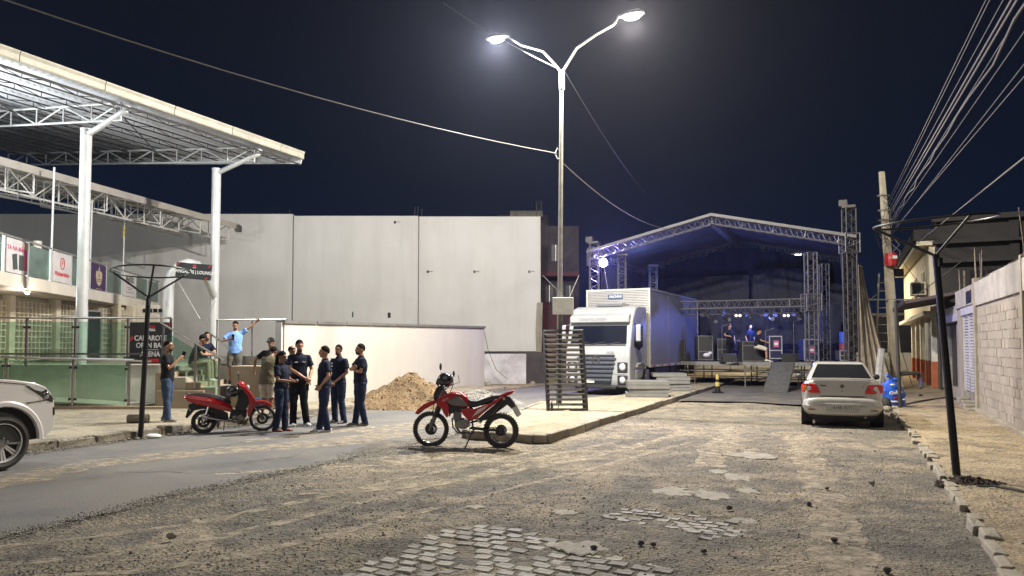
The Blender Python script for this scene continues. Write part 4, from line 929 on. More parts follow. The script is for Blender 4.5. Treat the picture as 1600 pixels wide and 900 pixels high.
# ---------------- stage in its own frame: origin right front tower, x right, y back
S0 = Vector((AX(1330, 28.5), 28.5, 0)); XS = Vector((NX, NY, 0)); YS = Vector((UX, UY, 0))
def T(x, y, z=0): return S0 + XS * x + YS * y + Vector((0, 0, z))
MT = Matrix(((NX, UX, 0, S0.x), (NY, UY, 0, S0.y), (0, 0, 1, 0), (0, 0, 0, 1)))
WS = 10.4; DS = 8.0; ZE = 5.85; ZA = 7.05; ZD = 1.12
M_tr = mat('truss_aluminium', (.50, .50, .55), .35, .7, sc=15)
M_tr = mat('stage_truss_alloy', (.20, .195, .21), .45, .6, sc=15); M_trd = mat('stage_truss_dark', (.085, .08, .078), .6, .4)  # second alloy is darker, for the right front tower and hoist heads
st = empty('stage_roof', T(-WS / 2, DS / 2, 0), 0, 'gabled truss stage roof with dark cover over the deck', 'stage roof')
def btr(name, p0, p1, w, h, bay, up=(0, 0, 1), r=.022, mt=None, rb=.011):
    m = MB(); boxtruss(m, p0, p1, w, h, bay, r, rb, up); return m.build(name, mt or M_tr, st)
for (x, y, zt, w) in ((0, 0, 7.15, .38), (-WS, 0, 6.35, .38), (-WS + .0, DS, 5.9, .3), (0, DS, 5.9, .3)):
    o = btr('tower', T(x, y, .1), T(x, y, zt), w, w, .45, (0, 1, 0), .028, M_trd if x == 0 and y == 0 else None)
    MB().box((x, y, .08), (.9, .9, .1), M=MT).build('base_plate', M_tr, o)
# tower heads and sleeves
for (x, zt) in ((0, 7.15), (-WS, 6.35)):
    MB().box((x, 0, zt + .05), (.5, .42, .12), M=MT).box((x - .2, -.05, zt + .2), (.32, .2, .26), M=MT).build('hoist_head', M_trd, st, bevel=.02)
    m = MB(); boxtruss(m, T(x, 0, ZE - .45), T(x, 0, ZE + .3), .56, .56, .4, .026, .014, (0, 1, 0)); m.build('sleeve_block', M_tr, st)
for y in (0, DS):
    btr('rafter_truss', T(-WS, y, ZE), T(-WS / 2, y, ZA), .3, .3, .42); btr('rafter_truss', T(-WS / 2, y, ZA), T(0, y, ZE), .3, .3, .42)
btr('ridge_truss', T(-WS / 2, 0, ZA - .05), T(-WS / 2, DS, ZA - .05), .3, .3, .42)
btr('eave_truss', T(-WS, 0, ZE), T(-WS, DS, ZE), .28, .28, .45); btr('eave_truss', T(0, 0, ZE), T(0, DS, ZE), .28, .28, .45)
# cover
M_cov = mat('roof_tarpaulin', (.085, .09, .11), .7, c2=(.05, .052, .065), sc=1.2, bump=.3, bsc=3); M_covt = mat('roof_edge_vinyl', (.115, .11, .115), .6)
for sg, x0, x1 in ((0, -WS - .25, -WS / 2), (1, -WS / 2, .25)):
    m = MB(); n = 12; k = 14
    for j in range(k + 1):
        for i in range(n + 1):
            x = x0 + (x1 - x0) * i / n; y = -.3 + (DS + .6) * j / k; base = ZA - abs(x + WS / 2) * (ZA - ZE) / (WS / 2) + .2
            z = base - .07 * sin(pi * (j / k * 5 % 1)) * .6 - .03 * sin(i * 2.1) ; m.v.append(tuple(T(x, y, z)))
    for j in range(k):
        for i in range(n): m.f.append((j * (n + 1) + i, j * (n + 1) + i + 1, (j + 1) * (n + 1) + i + 1, (j + 1) * (n + 1) + i))
    m.build('roof_cover', M_cov, st, smooth=True, angle=180)
    a = T(x0, -.32, ZA - abs(x0 + WS / 2) * (ZA - ZE) / (WS / 2) + .22); b = T(x1, -.32, ZA - abs(x1 + WS / 2) * (ZA - ZE) / (WS / 2) + .22)
    MB().add([tuple(a - Vector((0, 0, .08))), tuple(b - Vector((0, 0, .08))), tuple(b + Vector((0, 0, .04))), tuple(a + Vector((0, 0, .04)))] + [tuple(v + YS * .5) for v in (a - Vector((0, 0, .02)), b - Vector((0, 0, .02)), b + Vector((0, 0, .06)), a + Vector((0, 0, .06)))], [(0, 1, 2, 3), (2, 3, 7, 6), (0, 1, 5, 4)]).build('cover_edge', M_covt, st)
# inner front goal: lower beam and posts
g = empty('truss_goal', T(-4, .8, 0), 0, 'low aluminium truss frame across the stage opening hung with lamps', 'truss frame')
def gtr(name, p0, p1, w, h, bay, up=(0, 0, 1), r=.02, root=None): m = MB(); boxtruss(m, p0, p1, w, h, bay, r, .010, up); return m.build(name, M_tr, root or g)
XG = -1.45; YG = .9; ZG = 3.55
gtr('beam', T(-WS + .6, YG, ZG), T(XG, YG, ZG), .3, .32, .42); gtr('beam', T(-WS + .6, YG + .7, ZG - .25), T(XG, YG + .7, ZG - .25), .28, .28, .4)
for y in (YG, YG + .0):
    pass
gtr('post', T(XG, YG, ZD + .02), T(XG, YG, 5.6), .38, .38, .42, (0, 1, 0), .026)
gtr('post', T(XG + .45, YG + 1.8, ZD + .02), T(XG + .45, YG + 1.8, 5.3), .3, .3, .4, (0, 1, 0), .02)
m = MB(); boxtruss(m, T(XG, YG, ZG - .35), T(XG, YG, ZG + .35), .6, .6, .35, .028, .016, (0, 1, 0)); m.build('corner_block', M_tr, g)
# left inner towers seen over the truck
for px, d, zt, lab in ((972, 33.5, 398, 'bright truss pillar just right of the violet floodlight above the truck'), (1021, 36.0, 415, 'thin truss pillar above the rear of the truck box')):
    p = Vector((AX(px, d), d, 0)); r = empty('truss_pillar', p, 0, lab, 'truss pillar'); m = MB(); boxtruss(m, p, Vector((p.x, p.y, pz(zt, d))), .34, .34, .42, .026, .014, (0, 1, 0)); m.build('lattice', M_tr, r)
    MB().box((p.x, p.y, pz(zt, d)), (.5, .42, .08)).build('cap_plate', M_tr, r)
# curtains
M_cur = mat('navy_backcloth', (.030, .034, .065), .85, c2=(.016, .018, .036), sc=.8, amt=1, bump=.2, bsc=6); M_cur2 = mat('black_backcloth', (.016, .018, .028), .85, c2=(.008, .009, .016), sc=.8, amt=1)
def curtain(x0, x1, y, z0, z1, mt, label, fold=.06, fr=9, ztf=None, tilt=0):
    m = MB(); n = 90; k = 10
    for j in range(k + 1):
        for i in range(n + 1):
            u = i / n; x = x0 + (x1 - x0) * u; zt = ztf(x) if ztf else z1; z = z0 + (zt - z0) * j / k
            yy = y + fold * (sin(u * fr * 6.28 + .6 * sin(j * .7)) + .5 * sin(u * fr * 14 + j * .4)) + .1 * fb(x * 2, z * 1.5, .4)
            m.v.append(tuple(T(x, yy, z)))
    for j in range(k):
        for i in range(n): m.f.append((j * (n + 1) + i, j * (n + 1) + i + 1, (j + 1) * (n + 1) + i + 1, (j + 1) * (n + 1) + i))
    o = m.build('curtain', mt, smooth=True, angle=180); tag(o, label, 'curtain'); return o
zgab = lambda x: ZA - abs(x + WS / 2) * (ZA - ZE) / (WS / 2) - .1
curtain(-WS + .1, -.1, DS - .2, 1.0, 5, M_cur, 'big navy backcloth closing the rear gable of the stage', .05, 10, zgab)
curtain(-WS + 1.2, -4.6, DS - .9, 3.2, 5.35, M_cur2, 'dark cloth hung across the left half of the backcloth', .03, 5)
curtain(-4.4, -1.2, DS - 1.0, 3.2, 5.6, M_cur2, 'dark cloth hung across the right half of the backcloth', .03, 4)
curtain(-WS + .4, -.4, 5.4, ZD, 3.7, M_cur2, 'low black cloth behind the people on stage', .06, 14)
def sidecur(x, y0, y1, z0, z1, mt, label):
    m = MB(); n = 50; k = 6
    for j in range(k + 1):
        for i in range(n + 1):
            u = i / n; m.v.append(tuple(T(x + .06 * sin(u * 50) + .2 * (1 - j / k) * (1 if x > -1 else -1), y0 + (y1 - y0) * u, z0 + (z1 - z0) * j / k)))
    for j in range(k):
        for i in range(n): m.f.append((j * (n + 1) + i, j * (n + 1) + i + 1, (j + 1) * (n + 1) + i + 1, (j + 1) * (n + 1) + i))
    o = m.build('curtain', mt, smooth=True, angle=180); tag(o, label, 'curtain')
sidecur(-.3, .3, DS, .9, ZE - .2, M_cur, 'navy side cloth inside the right edge of the stage')
sidecur(-WS + .2, .5, DS, .9, ZE - .2, M_cur2, 'black side cloth inside the left edge of the stage')
# beige tarpaulin wrapped outside right tower
M_tarp = mat('beige_tarpaulin', (.42, .37, .30), .8, c2=(.28, .24, .19), sc=2, bump=.3, bsc=5)
m = MB(); n = 30; k = 12
for j in range(k + 1):
    for i in range(n + 1):
        u = i / n; q = j / k; xx = .28 + u * (.18 + 1.0 * (1 - q) ** 1.3); m.v.append(tuple(T(xx, .2 + .10 * sin(u * 26 + q) + u * .8, .35 + q * 4.6)))
for j in range(k):
    for i in range(n): m.f.append((j * (n + 1) + i, j * (n + 1) + i + 1, (j + 1) * (n + 1) + i + 1, (j + 1) * (n + 1) + i))
o = m.build('side_tarpaulin', M_tarp, smooth=True, angle=180); tag(o, 'beige tarpaulin hanging in folds outside the right stage tower', 'tarpaulin')
# deck
dk = empty('stage', T(-WS / 2, 3, 0), 0, 'dark stage deck raised on scaffold legs', 'stage')
M_deck = mat('stage_ply_black', (.035, .033, .035), .6); M_leg = mat('scaffold_grey', (.20, .20, .20), .5, .5)
YD = 1.0
for i in range(5):
    for j in range(3): MB().b2((-WS - .1 + i * 2.12, YD + j * 1.6, ZD - .10), (-WS - .1 + (i + 1) * 2.12 - .02, YD + (j + 1) * 1.6 - .02, ZD)).xf(MT).build('deck_board', M_deck, dk)
MB().b2((-WS - .1, YD - .05, ZD - .16), (.4, YD - .005, ZD - .005)).xf(MT).build('front_edge', M_leg, dk)
for i in range(6):
    for j in range(3):
        p = T(-WS + i * 2.1, YD + .05 + j * 2.2, .03); MB().bar(p, p + Vector((0, 0, ZD - .2)), .028, 8).build('leg', M_leg, dk)
        MB().box(p + Vector((0, 0, .03)), (.14, .14, .02), RZ).build('foot_plate', M_leg, dk)
for j in range(3):
    for z in ((.62, .32) if j else (.72,)): MB().bar(T(-WS, YD + .05 + j * 2.2, z), T(.1, YD + .05 + j * 2.2, z), .02).build('ledger', M_leg, dk)
for i in range(5):
    if i % 2: MB().bar(T(-WS + i * 2.1, YD + 2.3, .15), T(-WS + (i + 1) * 2.1, YD + 2.3, .95), .02).build('diagonal', M_leg, dk)
for i in range(11): MB().bar(T(-WS + i * .95, YD, .72), T(-WS + i * .95, YD, ZD - .16), .014).build('upright', M_leg, dk)
# ramp
rp = empty('loading_ramp', T(-3.4, -.5, 0), 0, 'grey ribbed metal loading ramp leading up to the stage deck', 'ramp')
a0 = Vector((AX(1190, 27.5), 27.5, .07)); a1 = Vector((AX(1228, 27.5), 27.5, .07)); tl = T(-3.6, YD - .02, ZD + .03)
b0 = Vector((AX(1210, 29.6), 29.9, ZD + .02)); b1 = b0 + (a1 - a0)
M_rmp = mat('ramp_aluminium', (.19, .19, .185), .5, .5, c2=(.13, .13, .125), sc=6)
nR = 15
for i in range(nR):
    q0 = i / nR; q1 = (i + .86) / nR; P = [a0.lerp(b0, q0), a1.lerp(b1, q0), a1.lerp(b1, q1), a0.lerp(b0, q1)]
    m = MB(); m.add([tuple(p) for p in P] + [tuple(p - Vector((0, 0, .035))) for p in P], [(0, 1, 2, 3), (4, 7, 6, 5), (0, 4, 5, 1), (1, 5, 6, 2), (2, 6, 7, 3), (3, 7, 4, 0)]); m.build('tread', M_rmp, rp)
for a, b in ((a0, b0), (a1, b1)): MB().tube([a - Vector((0, 0, .03)), b - Vector((0, 0, .03))], (.03, .05), 4).build('side_beam', M_leg, rp)
# stage lights under beams
M_par = mat('black_lamp_can', (.02, .02, .022), .5); M_ln = mat('lit_lamp_cream', (.9, .85, .7), .4, emit=(1, .85, .6), es=2.2); M_ld = mat('lamp_glass_blue', (.2, .22, .3), .15)
def stagelight(px, py, d, lit, yaw, tilt, lab, group='stage lamps hanging from the truss beam', r0=.10):
    p = W(px, py, d); r = empty('stage_light', p, 0, lab, 'stage light', group); f = Vector((sin(yaw) * cos(tilt), -cos(yaw) * cos(tilt), sin(tilt)))
    MB().tube([p - f * .2, p - f * .12, p + f * .14, p + f * .16], [r0 * .6, r0 * .85, r0, r0 * 1.03], 12).build('can', M_par, r, smooth=True)
    MB().tube([p + f * .15, p + f * .165], r0 * .88, 12).build('lens', M_ln if lit else M_ld, r)
    MB().tube([p + Vector((-.13, 0, 0)), p + Vector((-.13, 0, .16)), p + Vector((.13, 0, .16)), p + Vector((.13, 0, 0))], .012, 4).bar(p + Vector((0, 0, .16)), p + Vector((0, 0, .30)), .014).build('yoke', M_par, r)
dL = 30.5
for px, lit, lab in ((1105, 0, 'unlit stage lamp at the far left end of the beam'), (1118, 0, 'second unlit stage lamp from the left on the beam'), (1136, 0, 'unlit stage lamp left of the left lit pair'),
        (1150.5, 1, 'left lamp of the left lit pair under the truss beam'), (1156.5, 1, 'right lamp of the left lit pair under the truss beam'), (1172, 0, 'unlit stage lamp just right of the left lit pair'), (1186, 0, 'unlit stage lamp near the middle of the beam'),
        (1206, 0, 'unlit stage lamp left of the right lit pair'), (1225.5, 1, 'left lamp of the right lit pair under the truss beam'), (1231.5, 1, 'right lamp of the right lit pair under the truss beam'), (1250, 0, 'unlit stage lamp right of the right lit pair'), (1263, 0, 'unlit stage lamp at the right end of the beam')):
    yaw = random.uniform(-.7, .7) if not lit else -.3; stagelight(px, 493 + (0 if lit else random.uniform(-2, 6)), dL, lit, yaw, random.uniform(-.9, -.2) if not lit else -.05, lab, None, .095 if not lit else .06)
# violet floodlight
FL = W(943, 410, 33.0); r = empty('floodlight', FL, 0, 'bright violet-white floodlight beside the left stage tower', 'floodlight')
fd = (CAM - FL).normalized(); MB().tube([FL - fd * .3, FL + fd * .0], [.15, .2], 16).build('housing', M_par, r, smooth=True)
MB().tube([FL + fd * .0, FL + fd * .02], .19, 20).build('lens', lampemit('violet_lens', (.78, .72, 1.0), 60), r)
MB().bar(FL + Vector((0, .1, 0)), FL + Vector((-.4, .1, .35)), .02).bar(FL + Vector((.05, .1, -.2)), FL + Vector((.25, .1, -1.4)), .02).build('bracket', M_tr, r)
spot('violet_beam', FL + fd * .05, FL + fd * 10 + Vector((0, 0, -1)), 5000, (.38, .30, 1.0), 168, .6, .15)
# added blue fill inside the stage, standing in for assumed wash lamps
bl = W(1180, 500, 32.5); L = bpy.data.lights.new('stage_fill', 'POINT'); L.energy = 320; L.color = (.16, .22, 1.0); L.shadow_soft_size = .2; o = bpy.data.objects.new('stage_fill', L); COL.objects.link(o); o.location = bl
L = bpy.data.lights.new('stage_fill', 'POINT'); L.energy = 150; L.color = (.3, .38, 1.0); L.shadow_soft_size = .2; o = bpy.data.objects.new('stage_fill', L); COL.objects.link(o); o.location = W(1010, 440, 34.5)
# flight cases and speakers
M_case = mat('flight_case_blue', (.020, .024, .07), .5); M_edge = mat('case_edge_alu', (.65, .65, .72), .35, .6); M_casek = mat('amp_case_black', (.03, .03, .033), .6)
def case(x0, x1, y0, y1, d, dep, mt, lab, sticker=False, split=None, em=None):
    a = W(x0, y1, d); b = W(x1, y0, d); c = (a + b) / 2; w = b.x - a.x; h = b.z - a.z; zc = c.z
    r = empty('flight_case', (c.x, d + dep / 2, ZD), 0, lab, 'flight case')
    MB().box((c.x, d + dep / 2, zc), (w, dep, h)).build('shell', mt, r, bevel=.01)
    e = MB(); t = .04
    for x in (a.x, b.x): e.box((x, d - .003, zc), (t, .02, h + .02))
    for z in (a.z, b.z) + ((a.z + h * split,) if split else ()): e.box((c.x, d - .006, z), (w + t, .02, t))
    e.build('edging', em or M_edge, r)
    if sticker: MB().box((c.x + .02, d - .012, a.z + h * sticker), (.22, .01, .28)).build('sticker', mat('pink_sticker', (.50, .12, .28), .6), r); MB().box((c.x + .02, d - .02, a.z + h * sticker), (.16, .008, .10)).build('sticker_band', M_sgw, r)
    return r
case(1202, 1221, 525.5, 560, 31.0, .6, M_case, 'upright blue flight case with pink sticker right of the seated man', .66, .36)
case(1256, 1278, 530.5, 563, 31.2, .6, M_case, 'upright blue flight case with sticker near the right stage post', .5)
case(1160, 1202, 534, 564, 31.6, .7, M_casek, 'wide dark mixing case behind the seated man', 0, .8, M_leg)
case(1091, 1113, 525, 562, 32.2, .7, M_casek, 'tall black case at the left end of the stage', 0, .35, M_leg)
case(1121, 1136, 530, 562, 32.6, .6, M_casek, 'black speaker case left of the standing stagehand', 0, .5, M_leg)
case(1142, 1155, 532, 562, 33.0, .6, M_casek, 'black speaker case right of the standing stagehand', 0, .5, M_leg)
case(1312, 1330, 548, 563, 30.0, .5, M_casek, 'small rack case beside the right stage tower', 0, .5, M_edge)
p = W(1318, 527, 30.2); o = MB().tube([p + Vector((0, 0, -.22)), p + Vector((0, 0, .22))], .17, 14).build('drum', mat('bright_blue_plastic', (.02, .06, .42), .4), smooth=True); tag(o, 'bright blue plastic drum on the red one beside the right tower', 'drum')
p = W(1318, 541, 30.2); o = MB().tube([p + Vector((0, 0, -.17)), p + Vector((0, 0, .13))], .18, 14).build('drum', mat('wine_plastic', (.16, .02, .04), .4), smooth=True); tag(o, 'dull red drum under the bright blue drum', 'drum')
o = MB().ell(W(1104, 555, 31.5), (.16, .12, .10), 10, 6).ell(W(1109, 552, 31.5), (.10, .1, .07), 8, 6).build('cloth_bundle', mat('pale_cloth', (.5, .5, .62), .8), smooth=True); tag(o, 'small pale bundle lying on the left of the stage', 'bundle')
for px, py, d_, lab in ((1098, 488, 33.5, 'small dark lamp can hanging deep at the stage left'), (1127, 488, 33.8, 'dark lamp can deep behind the beam, left of the standing stagehand'), (1163, 489, 33.6, 'dark lamp can deep behind the beam, above the seated stagehand'), (1196, 488, 33.7, 'dark lamp can deep behind the beam, above the sticker case'), (1214, 489, 33.4, 'dark lamp can deep behind the beam, left of the right lit pair'), (1243, 488, 33.6, 'dark lamp can deep behind the beam, near the right post')):
    stagelight(px, py, d_, 0, random.uniform(-1, 1), random.uniform(-.9, -.3), lab, None, .13)
for px, d_, lab in ((1140, 30.6, 'black floor monitor left of centre at the stage edge'), (1232, 30.9, 'black floor monitor right of the loading ramp'), (1250, 31.8, 'black floor monitor just left of the sticker case at the right')):
    x = AX(px, d_); o = MB().prism([(0, 0), (.42, 0), (.42, .12), (.12, .36), (0, .30)], -.28, .28, 'x').xf(Matrix.Translation((x, d_, ZD))).build('floor_monitor', M_casek, bevel=.01); tag(o, lab, 'speaker')
for px, d_, h_, lab in ((1128, 31.4, 1.5, 'thin microphone stand left of the standing stagehand'), (1196, 31.0, 1.3, 'thin stand between the seated man and the sticker case'), (1240, 31.6, 1.7, 'thin stand in the empty middle right of the stage')):
    x = AX(px, d_); q_ = Vector((x, d_, ZD)); r = empty('microphone_stand', q_, 0, lab, 'stand'); MB().bar(q_, q_ + Vector((0, 0, h_)), .014).build('rod', M_leg, r); MB().lathe([(0, 0), (.15, 0), (.13, .03), (0, .03)], 12, Matrix.Translation(q_)).build('base', M_casek, r); MB().bar(q_ + Vector((0, 0, h_)), q_ + Vector((.35, -.1, h_ + .12)), .01).build('boom', M_leg, r)
# ground behind the stage is lit by an assumed, unseen street lamp
q = S(-4.2, 47, .1); r = empty('street_lamp', q, 0, 'assumed street lamp beyond the stage, hidden by its backcloth', 'street lamp')
MB().tube([q, q + Vector((0, 0, 7.0))], [.08, .05], 10).build('pole', M_galv, r); MB().tube([q + Vector((0, 0, 6.9)), q + XS * 1.2 + Vector((0, 0, 7.2))], .035, 8).build('arm', M_galv, r)
hh = q + XS * 1.5 + Vector((0, 0, 7.2)); MB().ell(hh, (.3, .15, .08)).build('lamp_head', M_head, r); MB().ell(hh - Vector((0, 0, .06)), (.2, .1, .04)).build('lens', lampemit('lens_far', (1, .85, .6), 40), r)
spot('street_light', hh - Vector((0, 0, .14)), (hh.x, hh.y, 0), 5200, (1.0, .85, .6), 172, .3, .1)
# pale wall added as fill for the bright gap under the deck
o = MB().box(T(-4, 27, .55), (34, .3, 1.5), RZ).build('boundary_wall', M_wallL); tag(o, 'pale low fill wall added behind the stage deck', 'wall')
# ============================================================ RIGHT SIDE
SW = 3.15   # wall line
MR = Matrix(((NX, UX, 0, 0), (NY, UY, 0, 0), (0, 0, 1, 0), (0, 0, 0, 1)))   # (s,t,z) -> world
def R2(mb, a, b): return mb.b2(a, b)
M_blk = [mat('block_%d' % i, c, .95, c2=tuple(x * .75 for x in c), sc=7, amt=.9, bump=.5, bsc=22) for i, c in enumerate(((.27, .24, .20), (.295, .262, .218), (.245, .218, .183)))]
M_mort = mat('mortar', (.27, .242, .205), .95, c2=(.19, .17, .14), sc=8, bump=.4)
M_band = mat('streaked_beam_plaster', (.37, .352, .335), .9, c2=(.20, .185, .17), sc=2.5, amt=.9, bump=.2, det=9, streak=.4)
wl = empty('block_wall', S(SW, 20), 0, 'long bare block wall with a plastered top beam along the right pavement', 'wall')
T0, T1 = 13.2, 23.3
MB().b2((SW - .014, T0, -.05), (SW + .19, T1, 2.86)).xf(MR).build('mortar_core', M_mort, wl)
n = 0; stuff = MB(); CL = .41; CH = .205
bms = []
for k in range(9):
    m = MB(); m.b2((-.055, -CL / 2 + .009, -CH / 2 + .008), (.03, CL / 2 - .009, CH / 2 - .008)); m.v = [(x + random.uniform(-.006, .006), y + random.uniform(-.006, .006), z + random.uniform(-.005, .005)) for x, y, z in m.v]
    o = m.build('block', M_blk[k % 3], bevel=0); bms.append(o.data); bpy.data.objects.remove(o)
for j in range(14):
    for i in range(26):
        t = T0 + (i + .5 + (j % 2) * .5) * CL; z = .10 + (j + .5) * CH
        if t > T1 - .15 or z > 2.86: continue
        o = bpy.data.objects.new('block', random.choice(bms)); COL.objects.link(o); o.parent = wl
        o.location = S(SW + .03 + random.uniform(-.003, .003), t, z) - Vector(wl.location); o.rotation_euler = (0, 0, RZ + random.uniform(-.01, .01)); n += 1
print('blocks', n)
tt = T0
while tt < T1:
    L = min(2.5, T1 - tt); MB().b2((SW - .07, tt + .01, 2.86), (SW + .22, tt + L - .01, 3.50 + random.uniform(-.03, .03))).xf(MR).build('top_beam', M_band, wl, bevel=.015); tt += L
for t, w, zt in ((T1 - .05, .26, 3.62), (17.2, .16, 3.58)):
    MB().b2((SW - .09, t - w / 2, .0), (SW + .2, t + w / 2, zt)).xf(MR).build('pillar', M_conc2, wl, bevel=.015)
MB().b2((SW - .16, T0, .0), (SW + .0, T1, .14)).xf(MR).build('footing', M_conc2, wl, bevel=.02)
# bent pipe on the wall
p = G(1592, 690, .1); MB().tube([S(SW - .14, 14.6, .1), S(SW - .14, 14.55, 2.2), S(SW - .10, 14.45, 2.9), S(SW - .10, 14.4, 3.55)], .045, 10).build('drain_pipe', M_galv, wl, smooth=True)
# rebar bundles
M_rb = mat('rusty_rebar', (.22, .18, .15), .8, .2, c2=(.10, .075, .06), sc=10)
def rebars(s, t, z, h, n, lab, sp=.09, lean=.0):
    r = empty('rebar_bundle', S(s, t, z), 0, lab, 'rebar')
    for i in range(n):
        a = S(s + (i % 2) * .12, t + (i // 2) * sp, z); MB().bar(a, a + Vector((lean * (i - 1) + random.uniform(-.03, .03), 0, h * random.uniform(.85, 1.05))), .014, 5).build('bar', M_rb, r)
rebars(SW + .0, 23.2, 3.5, .95, 4, 'rebar bundle rising over the corner pillar between shutter and block wall', .16)
rebars(SW + .0, 26.4, 3.45, .75, 4, 'shorter rebar bundle above the purple-lit shutter', .16)
rebars(SW + .02, 17.3, 3.55, 1.0, 6, 'tall rebar bundle at the right end over the block wall', .12, .10)
MB_ = MB(); 
for k in range(70):
    t = 14 + k * .13; MB_.bar(S(SW + .02, t, 3.5), S(SW + .05 + random.uniform(-.1, .1), t + random.uniform(-.1, .1), 3.5 + random.uniform(.03, .09)), .006, 4)
MB_.tube([S(SW + .05, 13.5 + k * .4, 3.57 + random.uniform(-.02, .02)) for k in range(25)], .01, 4)
MB_.build('wire_ties', M_rb, wl)['kind'] = 'stuff'
# second section: shutter bay
M_shut = mat('shutter_paint', (.50, .50, .52), .5, .3, c2=(.38, .38, .41), sc=3)
sh = empty('building', S(SW, 26), 0, 'dark unfinished shop with a ribbed roller shutter next to the block wall', 'building')
TA, TB = 23.45, 29.6
MB().b2((SW + .05, TA, -.05), (SW + .3, TB, .42)).xf(MR).build('base_course', M_conc2, sh)
MB().b2((SW + .1, TA, .42), (SW + .3, TA + .55, 3.4)).b2((SW + .0, 26.4, .1), (SW + .3, 27.3, 3.4)).xf(MR).build('pier', M_conc2, sh, bevel=.01)
MB().b2((SW - .05, TA, 2.95), (SW + .3, 27.2, 3.5)).xf(MR).build('lintel', M_band, sh, bevel=.01)
MB().b2((SW - .06, 23.8, 3.0), (SW - .045, 24.8, 3.35)).xf(MR).build('dark_notice', M_black, sh)
for i in range(26):
    z = .44 + i * .088
    MB().prism([(SW + .12, z), (SW + .07, z + .02), (SW + .07, z + .065), (SW + .12, z + .086)], 24.05, 26.38, 'y', None).xf(MR).build('shutter_slat', M_shut, sh)
MB().b2((SW + .04, 24.02, .42), (SW + .13, 24.10, 2.9)).b2((SW + .04, 25.2, .42), (SW + .13, 25.28, 2.9)).b2((SW + .04, 26.32, .42), (SW + .13, 26.42, 2.9)).xf(MR).build('shutter_guide', M_shut, sh)
MB().b2((SW - .01, 23.95, 2.72), (SW + .2, 26.4, 2.95)).xf(MR).build('shutter_box', M_shut, sh)
for k in range(7):
    MB().b2((SW - .34 + .02 * k, 22.9 + k * .5, -.05), (SW + .05, 23.38 + k * .5, .12 + .07 * (k % 3))).xf(MR).build('step_brick', M_conc2, sh, bevel=.02)
# dark upper storeys behind
M_dk2 = mat('shade_darkened_render', (.042, .040, .040), .95, c2=(.026, .025, .025), sc=.9, amt=1, bump=.2)  # wall colour darkened to stand in for lamplight not reaching it
ub = empty('building', S(8, 33.5), 0, 'dim unlit two storey end wall rising behind the shutter and block wall', 'building')
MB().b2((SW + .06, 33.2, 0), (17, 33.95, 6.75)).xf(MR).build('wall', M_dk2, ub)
for z, h_ in ((5.0, .14), (5.75, .12), (6.62, .2)): MB().b2((SW - .1, 32.75, z), (17, 33.19, z + h_)).xf(MR).build('floor_band', M_dk2, ub)
for s_ in (4.3, 6.4, 8.6, 10.8): w_ = MB().b2((s_, 33.15, 3.6), (s_ + 1.1, 33.19, 4.7)).xf(MR).build('window', M_black, ub); MB().b2((s_ + .5, 33.11, 3.6), (s_ + .56, 33.145, 4.7)).xf(MR).build('window_frame', M_dk2, w_)
for s_ in (5.6, 7.9, 10.2): MB().b2((s_, 33.05, 0), (s_ + .3, 33.19, 6.6)).xf(MR).build('pilaster', M_dk2, ub)
# recess / passage walls with shutters in shade
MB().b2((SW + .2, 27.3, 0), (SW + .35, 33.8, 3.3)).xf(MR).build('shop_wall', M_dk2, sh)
for k, t in enumerate((27.6, 28.9, 30.4, 32.0)): MB().b2((SW + .12, t, .2), (SW + .19, t + 1.0, 2.5)).xf(MR).build('metal_door', M_galv if k != 1 else M_rk, sh)
MB().b2((SW + .0, 27.3, 2.6), (SW + .19, 31.0, 3.1)).xf(MR).build('sign_band', M_shut, sh)
# cream house beyond with overhanging upper floor
ch = empty('building', S(SW, 40), 0, 'cream two storey house with overhanging eave behind the utility pole', 'building')
M_crm = mat('cream_render', (.68, .62, .48), .9, c2=(.58, .52, .40), sc=1.2, amt=1); M_org = mat('terracotta_dado', (.42, .13, .06), .85, c2=(.32, .09, .045), sc=3); M_hw = mat('house_white', (.74, .72, .66), .8)
TH0, TH1 = 34.0, 50
MB().b2((SW + .5, TH0, 0), (12, TH1, 3.1)).xf(MR).build('wall', M_crm, ch)
MB().b2((SW - .1, TH0 + .5, 3.15), (12, TH1, 5.9)).xf(MR).build('upper_wall', M_crm, ch)
MB().b2((SW - .55, TH0 + .3, 5.9), (12.4, TH1, 6.12)).xf(MR).build('eave_slab', M_crm, ch)
MB().b2((SW - .66, TH0 + .2, 6.1), (12.5, TH1, 6.55)).xf(MR).build('parapet', M_dk2, ch)
MB().b2((SW - .4, TH0, 3.02), (SW + .6, TH1, 3.2)).xf(MR).build('floor_slab', M_hw, ch)
for k in range(5):
    t = TH0 + .2 + k * 2.6; o = MB().b2((SW - .1, t, .1), (SW + .2, t + .5, 3.0)).xf(MR).build('column', M_hw, ch); MB().b2((SW - .115, t - .015, .1), (SW + .215, t + .515, 1.15)).xf(MR).build('dado', M_org, o)
MB().b2((SW + .48, TH0, .1), (SW + .495, TH1, 1.1)).xf(MR).build('dado', M_org, ch)
for k in range(4): MB().b2((SW + .46, TH0 + 1 + k * 2.6, .6), (SW + .5, TH0 + 1.9 + k * 2.6, 2.5)).xf(MR).build('grille', M_shut, ch)
for t in (36.5, 40.5): f = MB().b2((SW - .13, t, 3.9), (SW - .09, t + 1.2, 5.1)).xf(MR).build('window', M_galv, ch); MB().b2((SW - .15, t + .08, 3.98), (SW - .135, t + 1.12, 5.02)).xf(MR).build('pane', M_black, f)
ac = empty('air_conditioner', S(SW - .45, 35.6, 4.2), RZ, 'square air conditioner unit on the cream house wall', 'air conditioner')
